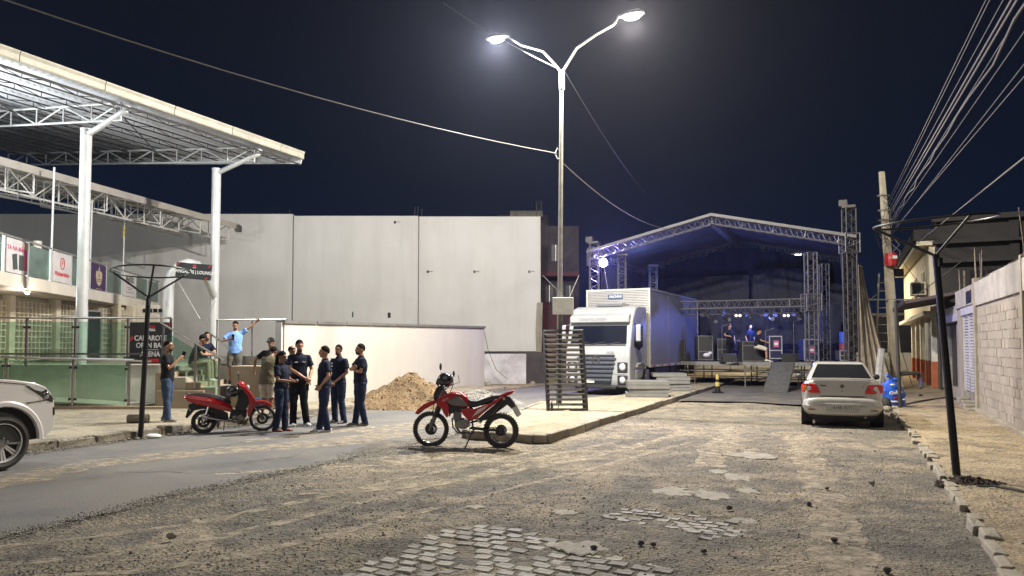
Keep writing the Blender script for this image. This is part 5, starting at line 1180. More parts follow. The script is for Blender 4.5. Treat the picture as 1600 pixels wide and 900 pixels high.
MB().box((0, 0, 0), (.55, .8, .55)).build('casing', M_hw, ac, world=False, bevel=.02); MB().box((-.02, -.405, 0), (.44, .02, .44)).build('grille', M_rk, ac, world=False); MB().box((.28, 0, -.32), (.6, .7, .04)).build('bracket', M_black, ac, world=False)
# awning
aw = empty('awning', S(SW - .3, 30.5, 3.2), 0, 'dark flat metal awning over the shop doors', 'awning')
MB().prism([(SW + .35, 3.62), (SW + .35, 3.52), (SW - 1.5, 3.18), (SW - 1.5, 3.28)], 27.6, 34.2, 'y').xf(MR).build('sheet', mat('awning_dark', (.07, .05, .055), .7), aw)
MB().b2((SW - 1.53, 27.55, 3.16), (SW - 1.48, 34.25, 3.32)).xf(MR).bar(S(SW - 1.4, 28, 3.2), S(SW + .3, 28, 4.6), .015).bar(S(SW - 1.4, 33.8, 3.2), S(SW + .3, 33.8, 4.6), .015).build('frame', M_rk, aw)
# far end of the street: dark trees/houses blocks
fa = empty('building', S(-2, 75), 0, 'dim far houses closing the street beyond the utility pole', 'building')
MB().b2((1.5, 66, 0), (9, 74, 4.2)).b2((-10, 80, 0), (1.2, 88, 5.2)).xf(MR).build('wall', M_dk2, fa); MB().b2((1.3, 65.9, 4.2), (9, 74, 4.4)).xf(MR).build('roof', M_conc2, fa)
# ---------------- utility pole
up = S(1.72, 33.5, .12); 
r = empty('utility_pole', up, 0, 'tapering pale concrete utility pole with a red box and tangled cables', 'utility pole')
d = up.y; x0 = 800 + up.x / up.y * F; print('pole px', x0)
top = W(1383, 266, d)
m = MB(); R = []
for k in range(6):
    p = up.lerp(top, k / 5); w = .20 - .10 * k / 5; R.append([p + Vector((sx * w, sy * w * .75, 0)) for sx, sy in ((-1, -1), (1, -1), (1, 1), (-1, 1))])
m.rings(R).build('shaft', mat('pole_concrete', (.52, .47, .36), .9, c2=(.36, .32, .25), sc=3, amt=.9, bump=.2), r, bevel=.02)
def pp(z): return up + (top - up) * ((z - .12) / (top.z - .12))
q = pp(5.25); b = MB().lathe([(.0, -.30), (.22, -.26), (.26, 0), (.22, .26), (0, .30)], 10, Matrix.Translation(q + Vector((0, -.25, 0)))).build('red_box', mat('red_plastic', (.42, .02, .03), .5), r)
MB().box(q + Vector((.02, -.5, .08)), (.18, .03, .12)).build('box_label', M_sgw, b)
MB().box(pp(4.75) + Vector((.38, 0, 0)), (.35, .2, .3)).build('junction_box', M_black, r)
for z in (7.9, 7.3, 6.9): MB().tube([pp(z) + Vector((.24 * cos(k * pi / 6), .2 * sin(k * pi / 6), 0)) for k in range(12)], .02, 5, close=True).build('band', M_galv, r)
for k in range(14):
    z0 = random.uniform(5.7, 8.0); a = pp(z0) + Vector((random.uniform(-.2, .2), -.2, 0)); c = pp(z0 - random.uniform(.3, 1.2)) + Vector((random.uniform(-.35, .35), -.24, 0)); mid = (a + c) / 2 + Vector((random.uniform(-.4, .4), -.1, 0))
    MB().tube([a, mid, c], .014, 5).build('cable_tangle', M_wire if k % 2 else M_wired, r)
MB().bar(pp(3.6) + Vector((-1.0, -.1, .05)), pp(3.6) + Vector((1.9, -.1, .05)), .03).build('cross_arm', M_galv, r)
MB().tube([pp(6.9), pp(6.9) + Vector((-.35, 0, .1)), pp(6.3) + Vector((-.42, 0, 0)), pp(5.8) + Vector((-.3, 0, 0))], .012, 5).build('loop', M_wired, r)
# overhead cables of the street
ends = [(1550, 0, 7.0), (1556, 0, 6.8), (1577, 0, 6.7), (1596, 4, 6.4), (1600, 25, 6.2), (1600, 62, 5.9), (1600, 30, 5.95), (1600, 128, 5.7), (1600, 250, 5.2), (1590, 0, 6.5), (1600, 110, 5.6)]
starts = [(1390, 318), (1391, 322), (1392, 328), (1393, 338), (1394, 345), (1394, 352), (1394, 349), (1396, 362), (1420, 392), (1393, 333), (1396, 366)]
nm = ['uppermost overhead cable on the right, leftmost at the frame top', 'second overhead cable on the right, close beside the leftmost', 'third overhead cable from the left at the top right', 'thick overhead cable reaching the top right corner', 'overhead cable just below the top right corner',
      'overhead cable crossing the right edge a little lower', 'wavy overhead cable twisted near the thick corner cable', 'overhead cable meeting the right edge above the twin low ones', 'lowest pale overhead cable passing behind the hoop of the right post', 'overhead cable left of the thick corner cable', 'overhead cable second from bottom at the right edge']
for (ex, ey, _), (sx, sy), lab in zip(ends, starts, nm):
    a = (ex - 800) / F; dW = 1.45 / (a * NX + NY) if (a * NX + NY) > 0 else 9
    if ey == 250: dW = 11.5
    e_ = W(ex, ey, dW); s_ = W(sx, sy, d if sx < 1400 else 33); ext = e_ + (e_ - s_) * .45
    n = 26; pts = []
    for k in range(n + 1):
        u = k / n; p = s_.lerp(ext, u); p.z -= .0; 
        if 'wavy' in lab: p += Vector((.03 * sin(u * 60), 0, .03 * cos(u * 45)))
        pts.append(p)
    o = MB().tube(pts, .013 if 'thick' in lab or 'lowest' in lab else .006, 5).build('overhead_cable', M_wire); tag(o, lab, 'cable', 'overhead cables along the right side of the street')
wire(W(1392, 440, d), W(1330, 480, 60), .3, .012, M_wired, 'dark cable leaving the utility pole to the left'); wire(W(1404, 395, 33), W(1470, 470, 30), .2, .012, M_wired, 'cable drooping in front of the cream eave')
# leaning planks + small pole left of utility pole
lad = empty('ladder', S(1.0, 36, .1), 0, 'pale wooden ladder leaning left of the utility pole', 'ladder')
for dx in (0, .5): MB().bar(S(1.0 + dx, 36.2, .1), S(1.25 + dx * .9, 36.2, 5.0), .045, 6).build('rail', M_crm, lad)
for k in range(12): MB().bar(S(1.0 + .02 * k, 36.2, .5 + k * .37), S(1.5 + .018 * k, 36.2, .5 + k * .37), .02).build('rung', M_crm, lad)
o = MB().tube([W(1366, 622, 25), W(1376, 545, 26)], (.10, .03), 4).tube([W(1374, 622, 25), W(1380, 545, 26)], (.05, .03), 4).build('leaning_board', M_galv); tag(o, 'grey boards leaning upright behind the silver car', 'board')
# thin sign post with frame (bus stop like) and blue bag
b = G(1404, 636, .06); r = empty('sign_post', b, 0, 'thin dark post with an empty side bracket beside the blue sack', 'post')
MB().tube([b, W(1400, 470, b.y)], .05, 10).build('pole', M_rk, r, smooth=True)
MB().tube([W(1406, 584, b.y), W(1433, 583, b.y), W(1436, 590, b.y), W(1437, 606, b.y - .1)], (.10, .06), 4).build('bracket', M_rk, r)
MB().bar(W(1406, 540, b.y), W(1424, 604, b.y), .01).build('cord', M_wired, r)
# bag
M_bag = mat('blue_plastic_sack', (.015, .06, .40), .35, c2=(.02, .12, .55), sc=3, amt=.6)
c = G(1394, 634, .06); bg_ = empty('sack', c, 0, 'glossy blue printed plastic sack slumped against the thin post', 'sack')
m = MB(); R = []; n = 22
for k in range(10):
    q = k / 9; z = .78 * q; w = (.20 + .09 * sin(q * 2.4)) * (1 - q ** 4 * .75); R.append([(w * cos(2 * pi * i / n) * (1 + .35 * noise.noise(Vector((i * .5, k * .7, 1)))) - .10 * q + (.12 * (1 - q) if cos(2 * pi * i / n) > 0 else 0), w * .7 * sin(2 * pi * i / n) * (1 + .12 * noise.noise(Vector((i * .7, k, 5)))), z + .03 * noise.noise(Vector((i, k, 2)))) for i in range(n)])
m.rings(R); m.v = [tuple(Vector(v) + c) for v in m.v]; m.build('body', M_bag, bg_, smooth=True)
MB().tube([c + Vector((-.06, -.02, .74)), c + Vector((-.12, -.03, .84)), c + Vector((-.20, -.02, .88))], [.07, .035, .06], 9).ell(c + Vector((.06, 0, .76)), (.09, .07, .06), 9, 6).build('knot', M_bag, bg_, smooth=True)
for (x, z, w, h_, mt) in ((-.12, .62, .16, .06, M_sgw), (.06, .60, .10, .05, M_sgw), (-.05, .40, .02, .02, M_sgw), (-.10, .14, .30, .05, M_sgw), (-.05, .25, .14, .07, M_sgr), (.2, .2, .1, .05, M_sgw)):
    MB().ell(c + Vector((x, -.205 + .02 * abs(x) * 5, z)), (w / 2, .02, h_ / 2), 10, 6).build('print_patch', mt, bg_, smooth=True)
text('lettering', 'Chokito', .11, M_sgw, bg_, basis(c + Vector((-.06, -.225, .40)), (1, 0, .12), (0, 0, 1)), .01, 1.0, .2, bold=.006)
o = MB().tube([G(1405, 634, .05) + Vector((0, 0, .02)), G(1440, 628, .02) + Vector((0, 0, .05)), G(1480, 622, .02) + Vector((0, 0, .04)), S(SW - .1, 25, .2)], .03, 6).build('hose', M_wired, smooth=True); tag(o, 'black hose lying over the pavement behind the sack', 'hose')
o = MB().tube([G(1520, 757, .07), G(1545, 760, .07) + Vector((0, 0, .02)), G(1575, 764, .07) + Vector((0, 0, .01)), G(1625, 772, .07)], .014, 6).build('hose', M_wired, smooth=True); tag(o, 'thin black cable running from the earth mound to the right edge', 'cable')
rock(1383, 641, 14, M_kerb, 'pale rubble lump on the kerb right of the silver car', .05); rock(1393, 650, 10, M_kerb, 'small pale rubble lump in front of the blue sack', .05)
rock(1436, 618, 7, M_rk, 'small dark scrap on the pavement behind the thin post', .11, .5)
MBs = G(1372, 641, .0); o = MB().ell((MBs.x + .15, MBs.y, .18), (.16, .2, .2), 10, 8).build('black_bag', M_rubber, smooth=True); tag(o, 'small black bundle on the ground right of the silver car', 'bundle')
rp_ = G(243, 683, .02); o = MB().ell((rp_.x, rp_.y, .05), (.16, .1, .05), 12, 6).build('foam_scrap', M_sgw, smooth=True); tag(o, 'white foam scrap at the foot of the left hoop post', 'scrap')
p = G(203, 660, .15); o = MB().tube([(p.x, p.y, .24), (p.x + .42, p.y + .05, .24)], .09, 12).build('pipe_piece', M_conc2, smooth=True); tag(o, 'short grey pipe piece lying at the foot of the glass railing', 'pipe')
# ============================================================ VEHICLES
M_red = mat('red_paint', (.42, .008, .012), .28, 0, c2=(.36, .006, .01), sc=3, coat=.6)
M_blkp = mat('black_plastic', (.018, .018, .02), .5, bump=.1); M_seat = mat('black_seat', (.022, .022, .024), .6, bump=.2, bsc=50)
M_eng = mat('engine_alloy', (.28, .27, .26), .45, .6, c2=(.14, .135, .13), sc=12, bump=.2); M_chr = mat('chrome', (.60, .60, .60), .15, 1.0); M_gry = mat('grey_tank_panel', (.16, .155, .15), .4)
M_lens = mat('headlamp_glass', (.55, .57, .60), .08, .3); M_redl = mat('red_lens', (.45, .01, .01), .15, coat=.5); M_plate = mat('plate_white', (.62, .62, .60), .5); M_tyre = mat('tyre_rubber', (.020, .019, .018), .75, c2=(.035, .032, .028), sc=6, bump=.3, bsc=70)
def wheel(parent, c, R, tr, spokes=0, cast=0, yaw=0.0, wd=None, knobs=0, disc=.12, hub=.05, rimw=.03, mr=None, local=True):
    wd = wd or tr; MX = Matrix.Translation(c) @ Matrix.Rotation(yaw, 4, 'Z') @ Matrix.Rotation(pi / 2, 4, 'X'); rr = R - tr * 1.35
    def B(m, name, mt, par=parent, **k):
        m.xf(MX); return m.build(name, mt, par, world=False, smooth=True, angle=35, **k)
    m = MB(); pr = [(R - tr * 1.7, -wd * .75), (R - tr * .9, -wd), (R - tr * .25, -wd * .85), (R, -wd * .35), (R, wd * .35), (R - tr * .25, wd * .85), (R - tr * .9, wd), (R - tr * 1.7, wd * .75)]
    m.rings([[(r * cos(2 * pi * k / 48), r * sin(2 * pi * k / 48), z) for r, z in pr] for k in range(48)], close=True)
    for k in range(knobs):
        a = 2 * pi * k / knobs
        for z in (-wd * .6, 0, wd * .6): m.box((cos(a) * (R - .002), sin(a) * (R - .002), z), (.02, .02, wd * .42), rz=a)
    w = B(m, 'wheel', M_tyre)
    m = MB(); m.rings([[(r * cos(2 * pi * k / 40), r * sin(2 * pi * k / 40), z) for r, z in ((R - tr * 1.75, -rimw), (R - tr * 1.6, -rimw), (R - tr * 1.6, rimw), (R - tr * 1.75, rimw), (R - tr * 2.0, rimw * .5), (R - tr * 2.0, -rimw * .5))] for k in range(40)], close=True)
    B(m, 'rim', mr or M_chr, w)
    m = MB(); m.lathe([(0, -wd * .8), (hub, -wd * .8), (hub, wd * .8), (0, wd * .8)], 16); B(m, 'hub', M_eng, w)
    if disc: m = MB(); m.lathe([(disc * .55, wd * .75), (disc, wd * .75), (disc, wd * .85), (disc * .55, wd * .85)], 24, cap=False); B(m, 'brake_disc', M_blkp, w)
    ri = R - tr * 1.9
    if spokes:
        m = MB()
        for k in range(spokes):
            a = 2 * pi * k / spokes; b = a + (.35 if k % 2 else -.35); m.bar((hub * cos(b), hub * sin(b), wd * (.5 if k % 4 < 2 else -.5)), (ri * cos(a), ri * sin(a), 0), .0022, 3)
        B(m, 'spokes', M_chr, w)
    for k in range(cast):
        a = 2 * pi * k / cast; m = MB()
        m.prism([(hub * .8, -.022), (ri, -.035), (ri, -.008), (hub, .0), (ri, .008), (ri, .035), (hub * .8, .022)], wd * .35, wd * .6, 'z', Matrix.Rotation(a, 4, 'Z')); B(m, 'spoke', mr or M_chr, w)
    return w
def lb(mb, name, mt, par, **k): return mb.build(name, mt, par, world=False, **k)
# ---------------- dirt bike
rear = G(783, 699); KX = .92
bk = empty('motorcycle', rear, radians(172), 'red dirt motorcycle on its side stand in front of the median tip', 'motorcycle')
def C(px, py): return ((975 - px) / 480 * KX * 1.01, (822 - py) / 480 * KX)
def P(px, py, y=0): x, z = C(px, py); return (x, y, z)
def pol(*p): return [C(*q) for q in p]
fw = C(322, 662); rw = C(975, 665); YW = radians(-7)
wheel(bk, (fw[0], 0, .315), .315, .042, 36, yaw=radians(10), knobs=46, wd=.04, disc=.11); wheel(bk, (rw[0], 0, .308), .308, .05, 36, knobs=40, wd=.05, disc=.10)
def pan(name, poly, y0, y1, mt, bev=.012, both=True, par=bk):
    m = MB(); m.prism(pol(*poly), y0, y1)
    if both: m.prism(pol(*poly), -y1, -y0)
    return lb(m, name, mt, par, bevel=bev, seg=2)
pan('front_fender', [(172, 515), (195, 480), (250, 430), (330, 392), (388, 388), (380, 412), (330, 440), (262, 478), (205, 526)], -.045, .045, M_red, .015, False)
fk_ = MB()
for y in (-.085, .085): fk_.tube([P(440, 300, y), P(322 + 18, 600, y)], .021, 10).tube([P(345, 560, y), P(320, 668, y)], .028, 10)
lb(fk_, 'fork', M_eng, bk, smooth=True)
m = MB()
for y in (-.085, .085): m.tube([P(408, 415, y), P(368, 540, y)], .031, 10)
lb(m, 'fork_boot', M_blkp, bk, smooth=True)
pan('headlight_cowl', [(348, 372), (352, 330), (372, 285), (395, 255), (425, 262), (445, 300), (440, 345), (400, 385), (375, 402)], -.075, .075, M_blkp, .02, False)
pan('cowl_side', [(385, 396), (400, 345), (450, 300), (462, 345), (430, 385)], .055, .088, M_red)
o = MB().ell(P(358, 350), (.03, .075, .045)); lb(o, 'headlight', M_lens, bk, smooth=True)
pan('tank_shroud', [(380, 402), (430, 350), (505, 318), (570, 318), (615, 332), (560, 355), (478, 402), (505, 440), (498, 530), (484, 548), (455, 510), (430, 455), (392, 440)], .075, .12, M_red)
pan('tank', [(470, 350), (520, 305), (600, 308), (660, 350), (700, 420), (640, 470), (520, 450)], -.085, .085, M_red, .03, False)
pan('tank_panel', [(482, 398), (590, 345), (640, 385), (682, 440), (600, 436), (520, 428)], .088, .125, M_gry)
pan('radiator_shroud', [(500, 430), (590, 440), (660, 448), (640, 500), (560, 490), (508, 520)], .05, .09, M_blkp)
m = MB(); m.rings([[P(x, z - h, -w), P(x, z, -w * .8), P(x, z, w * .8), P(x, z - h, w)] for x, z, h, w in ((590, 318, -30, .06), (640, 348, -55, .075), (700, 388, -60, .09), (760, 390, -50, .11), (830, 365, -50, .12), (900, 340, -45, .11), (975, 332, -28, .09), (1010, 325, -15, .06))]); lb(m, 'seat', M_seat, bk, smooth=True, bevel=.012)
pan('side_cover', [(608, 470), (690, 452), (722, 470), (880, 408), (975, 352), (1005, 345), (975, 378), (850, 470), (745, 558), (692, 576), (640, 520)], .09, .135, M_red)
pan('side_stripe', [(720, 535), (770, 470), (870, 420), (840, 455), (770, 505)], .135, .139, M_plate, 0)
pan('tail_panel', [(965, 336), (1040, 303), (1105, 288), (1090, 318), (1035, 345), (990, 352)], -.09, .09, M_red, .015, False)
pan('rear_fender', [(1000, 350), (1050, 350), (1095, 400), (1120, 455), (1145, 520), (1135, 535), (1090, 470), (1030, 420), (960, 440), (880, 530), (800, 570), (760, 560), (850, 480), (960, 390)], -.06, .06, M_blkp, .012, False)
o = MB().ell(P(1010, 366, .12), (.025, .02, .025)).ell(P(1010, 366, -.12), (.025, .02, .025)); lb(o, 'turn_signal', mat('amber_lens', (.6, .45, .3), .3), bk, smooth=True)
pa_, pb_ = P(1100, 435), P(1148, 525); m = MB(); m.tube([pa_, pb_], [(.009, .1), (.009, .1)], 4); 
MPm = Matrix(((.45, 0, .89, P(1122, 478)[0] - .03), (0, 1, 0, 0), (-.89, 0, .45, P(1122, 478)[2]), (0, 0, 0, 1)))
m = MB(); m.box(P(1125, 480), (.008, .19, .17), ry=radians(28)); pl_ = lb(m, 'licence_plate', M_plate, bk)
m = MB(); m.box((P(1125, 480)[0], .085, P(1125, 480)[2]), (.1, .012, .17), ry=radians(28)); lb(m, 'plate_side', M_plate, bk)
text('lettering', 'QFJ', .06, M_black, bk, rootmat(bk) @ Matrix.Translation((P(1125, 480)[0], .093, P(1125, 480)[2] + .035)) @ Matrix.Rotation(pi / 2, 4, 'X') @ Matrix.Scale(-1, 4, (1, 0, 0)) @ Matrix.Rotation(.4, 4, 'Z'), .001) if False else None
# engine
m = MB(); m.ell(P(610, 600), (.13, .10, .10), 14, 8).lathe([(0, -.13), (.075, -.12), (.085, -.09), (.085, .09), (.07, .125), (0, .135)], 18, Matrix.Translation(P(640, 605)) @ Matrix.Rotation(pi / 2, 4, 'X')).lathe([(0, -.11), (.055, -.11), (.06, .115), (0, .12)], 16, Matrix.Translation(P(585, 612)) @ Matrix.Rotation(pi / 2, 4, 'X')); lb(m, 'engine_case', M_eng, bk, smooth=True)
cy = MB()
for k in range(7): cy.box(P(565 + k * 2, 560 - k * 11), (.15 - .008 * (k > 4), .13, .012), ry=.25)
cy.box(P(568, 525), (.10, .10, .16), ry=.25); lb(cy, 'cylinder', M_eng, bk)
m = MB(); m.tube([P(545, 540), P(518, 560), P(530, 640), P(575, 690), P(690, 690)], .014, 8); m.tube([P(452, 330), P(540, 480), P(560, 640), P(600, 690), P(720, 690), P(700, 480)], .02, 8).tube([P(455, 320), P(700, 450), P(1000, 370)], .02, 8); lb(m, 'frame', M_blkp, bk, smooth=True)
m = MB()
for y in (-.09, .09): m.tube([P(690, 640, y * .7), P(840, 655, y), P(985, 662, y)], [(.03, .018), (.025, .015), (.02, .014)], 8)
lb(m, 'swing_arm', M_blkp, bk, smooth=True)
m = MB(); m.tube([P(730, 655, .075), P(850, 630, .085), P(955, 632, .085)], (.022, .008), 8).bar(P(700, 668, .08), P(970, 700, .085), .005).bar(P(700, 640, .08), P(970, 640, .085), .005); lb(m, 'chain_guard', M_blkp, bk)
m = MB(); m.lathe([(.03, 0), (.085, 0), (.085, .006), (.03, .006)], 24, Matrix.Translation((0, .10, .308)) @ Matrix.Rotation(pi / 2, 4, 'X'), False); lb(m, 'sprocket', M_blkp, bk)
m = MB(); m.tube([P(600, 560, -.12), P(680, 600, -.13), P(820, 560, -.14), P(880, 510, -.14), P(1005, 415, -.13)], [.016, .018, .03, .045, .045], 12); lb(m, 'exhaust', M_blkp, bk, smooth=True)
m = MB(); m.tube([P(700, 500, .07), P(800, 590, .06)], .028, 10); lb(m, 'shock_absorber', M_chr, bk, smooth=True)
m = MB(); m.tube([P(720, 665, .08), P(690, 745, .16), P(660, 826, .22)], .012, 8).box(P(660, 826, .22), (.05, .04, .012)); lb(m, 'side_stand', M_blkp, bk)
m = MB(); m.bar(P(675, 690, .10), P(670, 690, .22), .012).bar(P(675, 690, -.10), P(670, 690, -.22), .012).bar(P(590, 690, .10), P(575, 688, .2), .008); lb(m, 'foot_peg', M_eng, bk)
m = MB(); m.tube([P(478, 255, -.38), P(468, 262, -.22), P(450, 290, -.07), P(450, 290, .07), P(468, 262, .22), P(478, 255, .38)], .012, 8); lb(m, 'handlebar', M_blkp, bk, smooth=True)
m = MB(); m.tube([P(478, 255, .26), P(478, 255, .39)], .018, 8).tube([P(478, 255, -.26), P(478, 255, -.39)], .018, 8); lb(m, 'grip', M_rubber, bk)
m = MB(); m.tube([P(470, 262, .24), P(446, 125, .25)], .006, 6).tube([P(470, 262, -.24), P(560, 230, -.25), P(548, 160, -.25)], .006, 6); lb(m, 'mirror_stalk', M_blkp, bk)
m = MB(); lb(m.ell(P(442, 75, .25), (.02, .05, .068)), 'mirror', M_blkp, bk, smooth=True); lb(MB().ell(P(505, 150, -.25), (.02, .05, .06)), 'mirror', M_blkp, bk, smooth=True)
m = MB(); m.tube([P(450, 240, .1), P(395, 280, .08), P(360, 370, .07), P(345, 560, .07)], .006, 5).tube([P(490, 160, .12), P(535, 190, .1), P(540, 240, .08), P(500, 330, .05)], .007, 5); lb(m, 'cable', M_wired, bk)
m = MB(); m.lathe([(.02, .04), (.075, .04), (.075, .055), (.02, .055)], 20, Matrix.Translation((fw[0], .04, .315)) @ Matrix.Rotation(-pi / 2, 4, 'X'), False); lb(m, 'brake_drum', M_blkp, bk)
text('lettering', 'BROS', .05, M_plate, bk, rootmat(bk) @ Matrix.Translation((C(470, 380)[0], .124, C(470, 380)[1])) @ Matrix.Rotation(pi, 4, 'Z') @ Matrix.Rotation(pi / 2, 4, 'X') @ Matrix.Rotation(.45, 4, 'Z'), .001, 1, .2)
def helmet(label, at, R=.125, mt=None, yaw=0.0, root=None):
    h = empty('helmet', at, yaw, label, 'helmet'); m = MB()
    rs = []
    for i in range(11):
        th = radians(4 + 118 * i / 10); ring = []
        for k in range(26):
            a = 2 * pi * k / 26; ring.append((R * 1.12 * sin(th) * cos(a), R * .98 * sin(th) * sin(a), R * cos(th)))
        rs.append(ring)
    m.rings(rs, False); m.f.append(tuple(range(26)))
    o = m.build('shell', mt or mat('helmet_black', (.012, .012, .014), .18, coat=.8), h, world=False, smooth=True, angle=180)
    s = o.modifiers.new('s', 'SOLIDIFY'); s.thickness = .012
    MB().tube([(R * .3, -R * .95, -.5 * R), (R * 1.0, -R * .6, -.1 * R), (R * 1.22, 0, 0), (R * 1.0, R * .6, -.1 * R), (R * .3, R * .95, -.5 * R)], (.004, .05), 4, up=(0, 0, 1)).build('visor', mat('visor_smoke', (.03, .035, .05), .08), h, world=False)
    MB().ell((0, 0, -.25 * R), (R * .9, R * .8, R * .7), 14, 8).build('lining', M_rubber, h, world=False, smooth=True)
    return h
hm = rootmat(bk) @ Vector(P(455, 205, .0)); helmet('black helmet hung over the handlebar of the red dirt bike', hm, .135, yaw=radians(150))
# ---------------- scooter
r0 = G(320, 676.5); sc0 = empty('motor_scooter', r0, radians(20), 'red step-through scooter parked by the left kerb before the steps', 'motor scooter')
sK = 476 * (1150 / r0.y) / 74.0
def C(px, py): return ((px - 255) / (sK * .94), (748 - (px - 255) * .085 - py) / sK)
def pol(*p): return [C(*q) for q in p]
def P(px, py, y=0): x, z = C(px, py); return (x, y, z)
def span(name, poly, y0, y1, mt, bev=.012, both=False): return pan(name, poly, y0, y1, mt, bev, both, sc0)
rw = C(262, 630); fwc = C(785, 562)
wheel(sc0, (rw[0], 0, .245), .245, .045, 0, 5, wd=.042, mr=M_eng); wheel(sc0, (fwc[0], 0, .272), .272, .036, 28, yaw=radians(-10), wd=.036)
m = MB(); m.rings([[P(x, z0, -w), P(x, (z0 + z1) / 2, -w * 1.2), P(x, z1, -w * .8), P(x, z1, w * .8), P(x, (z0 + z1) / 2, w * 1.2), P(x, z0, w)] for x, z0, z1, w in ((88, 395, 382, .03), (120, 435, 366, .07), (200, 458, 368, .115), (320, 480, 372, .125), (420, 505, 400, .11), (500, 520, 450, .07), (520, 522, 492, .05))]); lb(m, 'body_panel', M_red, sc0, smooth=True, bevel=.01)
m = MB(); m.rings([[P(x, z0, -w), P(x, z1, -w * .7), P(x, z1, w * .7), P(x, z0, w)] for x, z0, z1, w in ((130, 370, 360, .06), (200, 374, 345, .105), (300, 376, 342, .12), (400, 402, 360, .11), (470, 430, 388, .095), (498, 440, 415, .07))]); lb(m, 'seat', M_seat, sc0, smooth=True, bevel=.012)
m = MB(); m.tube([P(135, 372, -.1), P(115, 352, -.1), P(110, 350, 0), P(115, 352, .1), P(135, 372, .1)], .012, 8); lb(m, 'grab_rail', M_blkp, sc0)
for y0, y1 in ((-.17, -.03), (.03, .17)):
    m = MB(); m.prism(pol((560, 232), (622, 258), (668, 310), (712, 372), (722, 400), (692, 470), (672, 545), (650, 560), (640, 500), (660, 430), (650, 350), (610, 300)), y0, y1); lb(m, 'leg_shield', M_red, sc0, bevel=.02)
span('inner_shield', [(560, 280), (625, 290), (670, 350), (655, 430), (625, 500), (560, 500), (530, 480), (555, 400)], -.14, .14, M_blkp, .02)
span('floor_tunnel', [(500, 495), (640, 490), (640, 560), (590, 600), (480, 590)], -.09, .09, M_blkp, .02)
m = MB(); m.ell(P(582, 238), (.09, .13, .075), 14, 8); lb(m, 'handlebar_cover', M_red, sc0, smooth=True)
m = MB(); m.tube([P(560, 225, -.33), P(575, 235, -.1), P(575, 235, .1), P(560, 225, .33)], .014, 8); lb(m, 'handlebar', M_blkp, sc0)
m = MB(); m.tube([P(565, 225, -.25), P(560, 150, -.27)], .006, 5).tube([P(565, 225, .25), P(560, 150, .27)], .006, 5).ell(P(560, 130, -.27), (.018, .055, .04)).ell(P(560, 130, .27), (.018, .055, .04)); lb(m, 'mirror', M_blkp, sc0)
m = MB(); m.ell(P(645, 262), (.04, .08, .055)); lb(m, 'headlight', M_lens, sc0, smooth=True)
span('front_fender', [(682, 500), (690, 420), (722, 392), (785, 385), (840, 402), (878, 440), (845, 442), (780, 425), (730, 440), (705, 480)], -.05, .05, M_red, .015)
m = MB()
for y in (-.06, .06): m.tube([P(700, 440, y), P(790, 572, y)], .02, 8)
lb(m, 'fork', M_chr, sc0, smooth=True)
m = MB(); m.tube([P(240, 560, -.14), P(270, 575, -.145), P(380, 592, -.14), P(510, 608, -.11), P(560, 620, -.08)], [.03, .042, .04, .02, .015], 12); lb(m, 'muffler', M_chr, sc0, smooth=True)
m = MB(); m.ell(P(540, 570), (.11, .12, .07), 14, 8).lathe([(0, -.15), (.06, -.14), (.065, .14), (0, .15)], 16, Matrix.Translation(P(585, 570)) @ Matrix.Rotation(pi / 2, 4, 'X')); lb(m, 'engine', M_eng, sc0, smooth=True)
span('rear_fender', [(130, 460), (240, 440), (330, 470), (470, 530), (480, 590), (380, 590), (330, 520), (260, 500), (180, 520), (120, 600), (100, 595), (120, 520)], -.05, .05, M_blkp, .01)
m = MB(); m.box(P(130, 500), (.012, .17, .13), ry=radians(-35)); lb(m, 'licence_plate', M_plate, sc0)
m = MB(); m.ell(P(215, 448, -.1), (.05, .035, .035)).ell(P(100, 400, 0), (.03, .09, .04)); lb(m, 'tail_light', M_redl, sc0, smooth=True)
m = MB()
for y in (-.1, .1): m.tube([P(300, 470, y), P(262, 625, y)], .02, 8)
lb(m, 'shock_absorber', M_chr, sc0); m = MB(); m.tube([P(480, 600, -.05), P(262, 628, -.08)], .022, 8).tube([P(480, 600, .05), P(262, 628, .08)], .022, 8); lb(m, 'swing_arm', M_blkp, sc0)
m = MB(); m.tube([P(440, 620, .06), P(435, 715, .16)], .011, 6).tube([P(400, 625, -.1), P(385, 690, -.12)], .01, 6); lb(m, 'stand', M_blkp, sc0)
m = MB(); m.tube([P(520, 612, -.2), P(520, 612, .2)], .012, 6); lb(m, 'foot_peg', M_blkp, sc0)
text('lettering', 'Biz', .05, M_plate, sc0, rootmat(sc0) @ Matrix.Translation((C(310, 410)[0], -.152, C(310, 410)[1])) @ Matrix.Rotation(pi / 2, 4, 'X') @ Matrix.Rotation(-.15, 4, 'Z'), .001, 1.3, .3)
helmet('black helmet hanging from the handlebar of the red scooter', rootmat(sc0) @ Vector(P(515, 305, -.17)), .125, yaw=radians(200))
# ---------------- silver sedan seen from behind
M_sil = mat('silver_car_paint', (.43, .42, .40), .32, .35, c2=(.39, .38, .365), sc=1.5, coat=.5); M_tint = mat('tinted_car_glass', (.012, .013, .016), .08, coat=.5); M_gap = mat('panel_gap', (.01, .01, .01), .8)
cc = Vector((AX(1314, 16.1), 16.1, 0)); car = empty('car', cc, pi / 2 + RZ + radians(3), 'silver saloon car parked facing the stage, seen from behind', 'car')
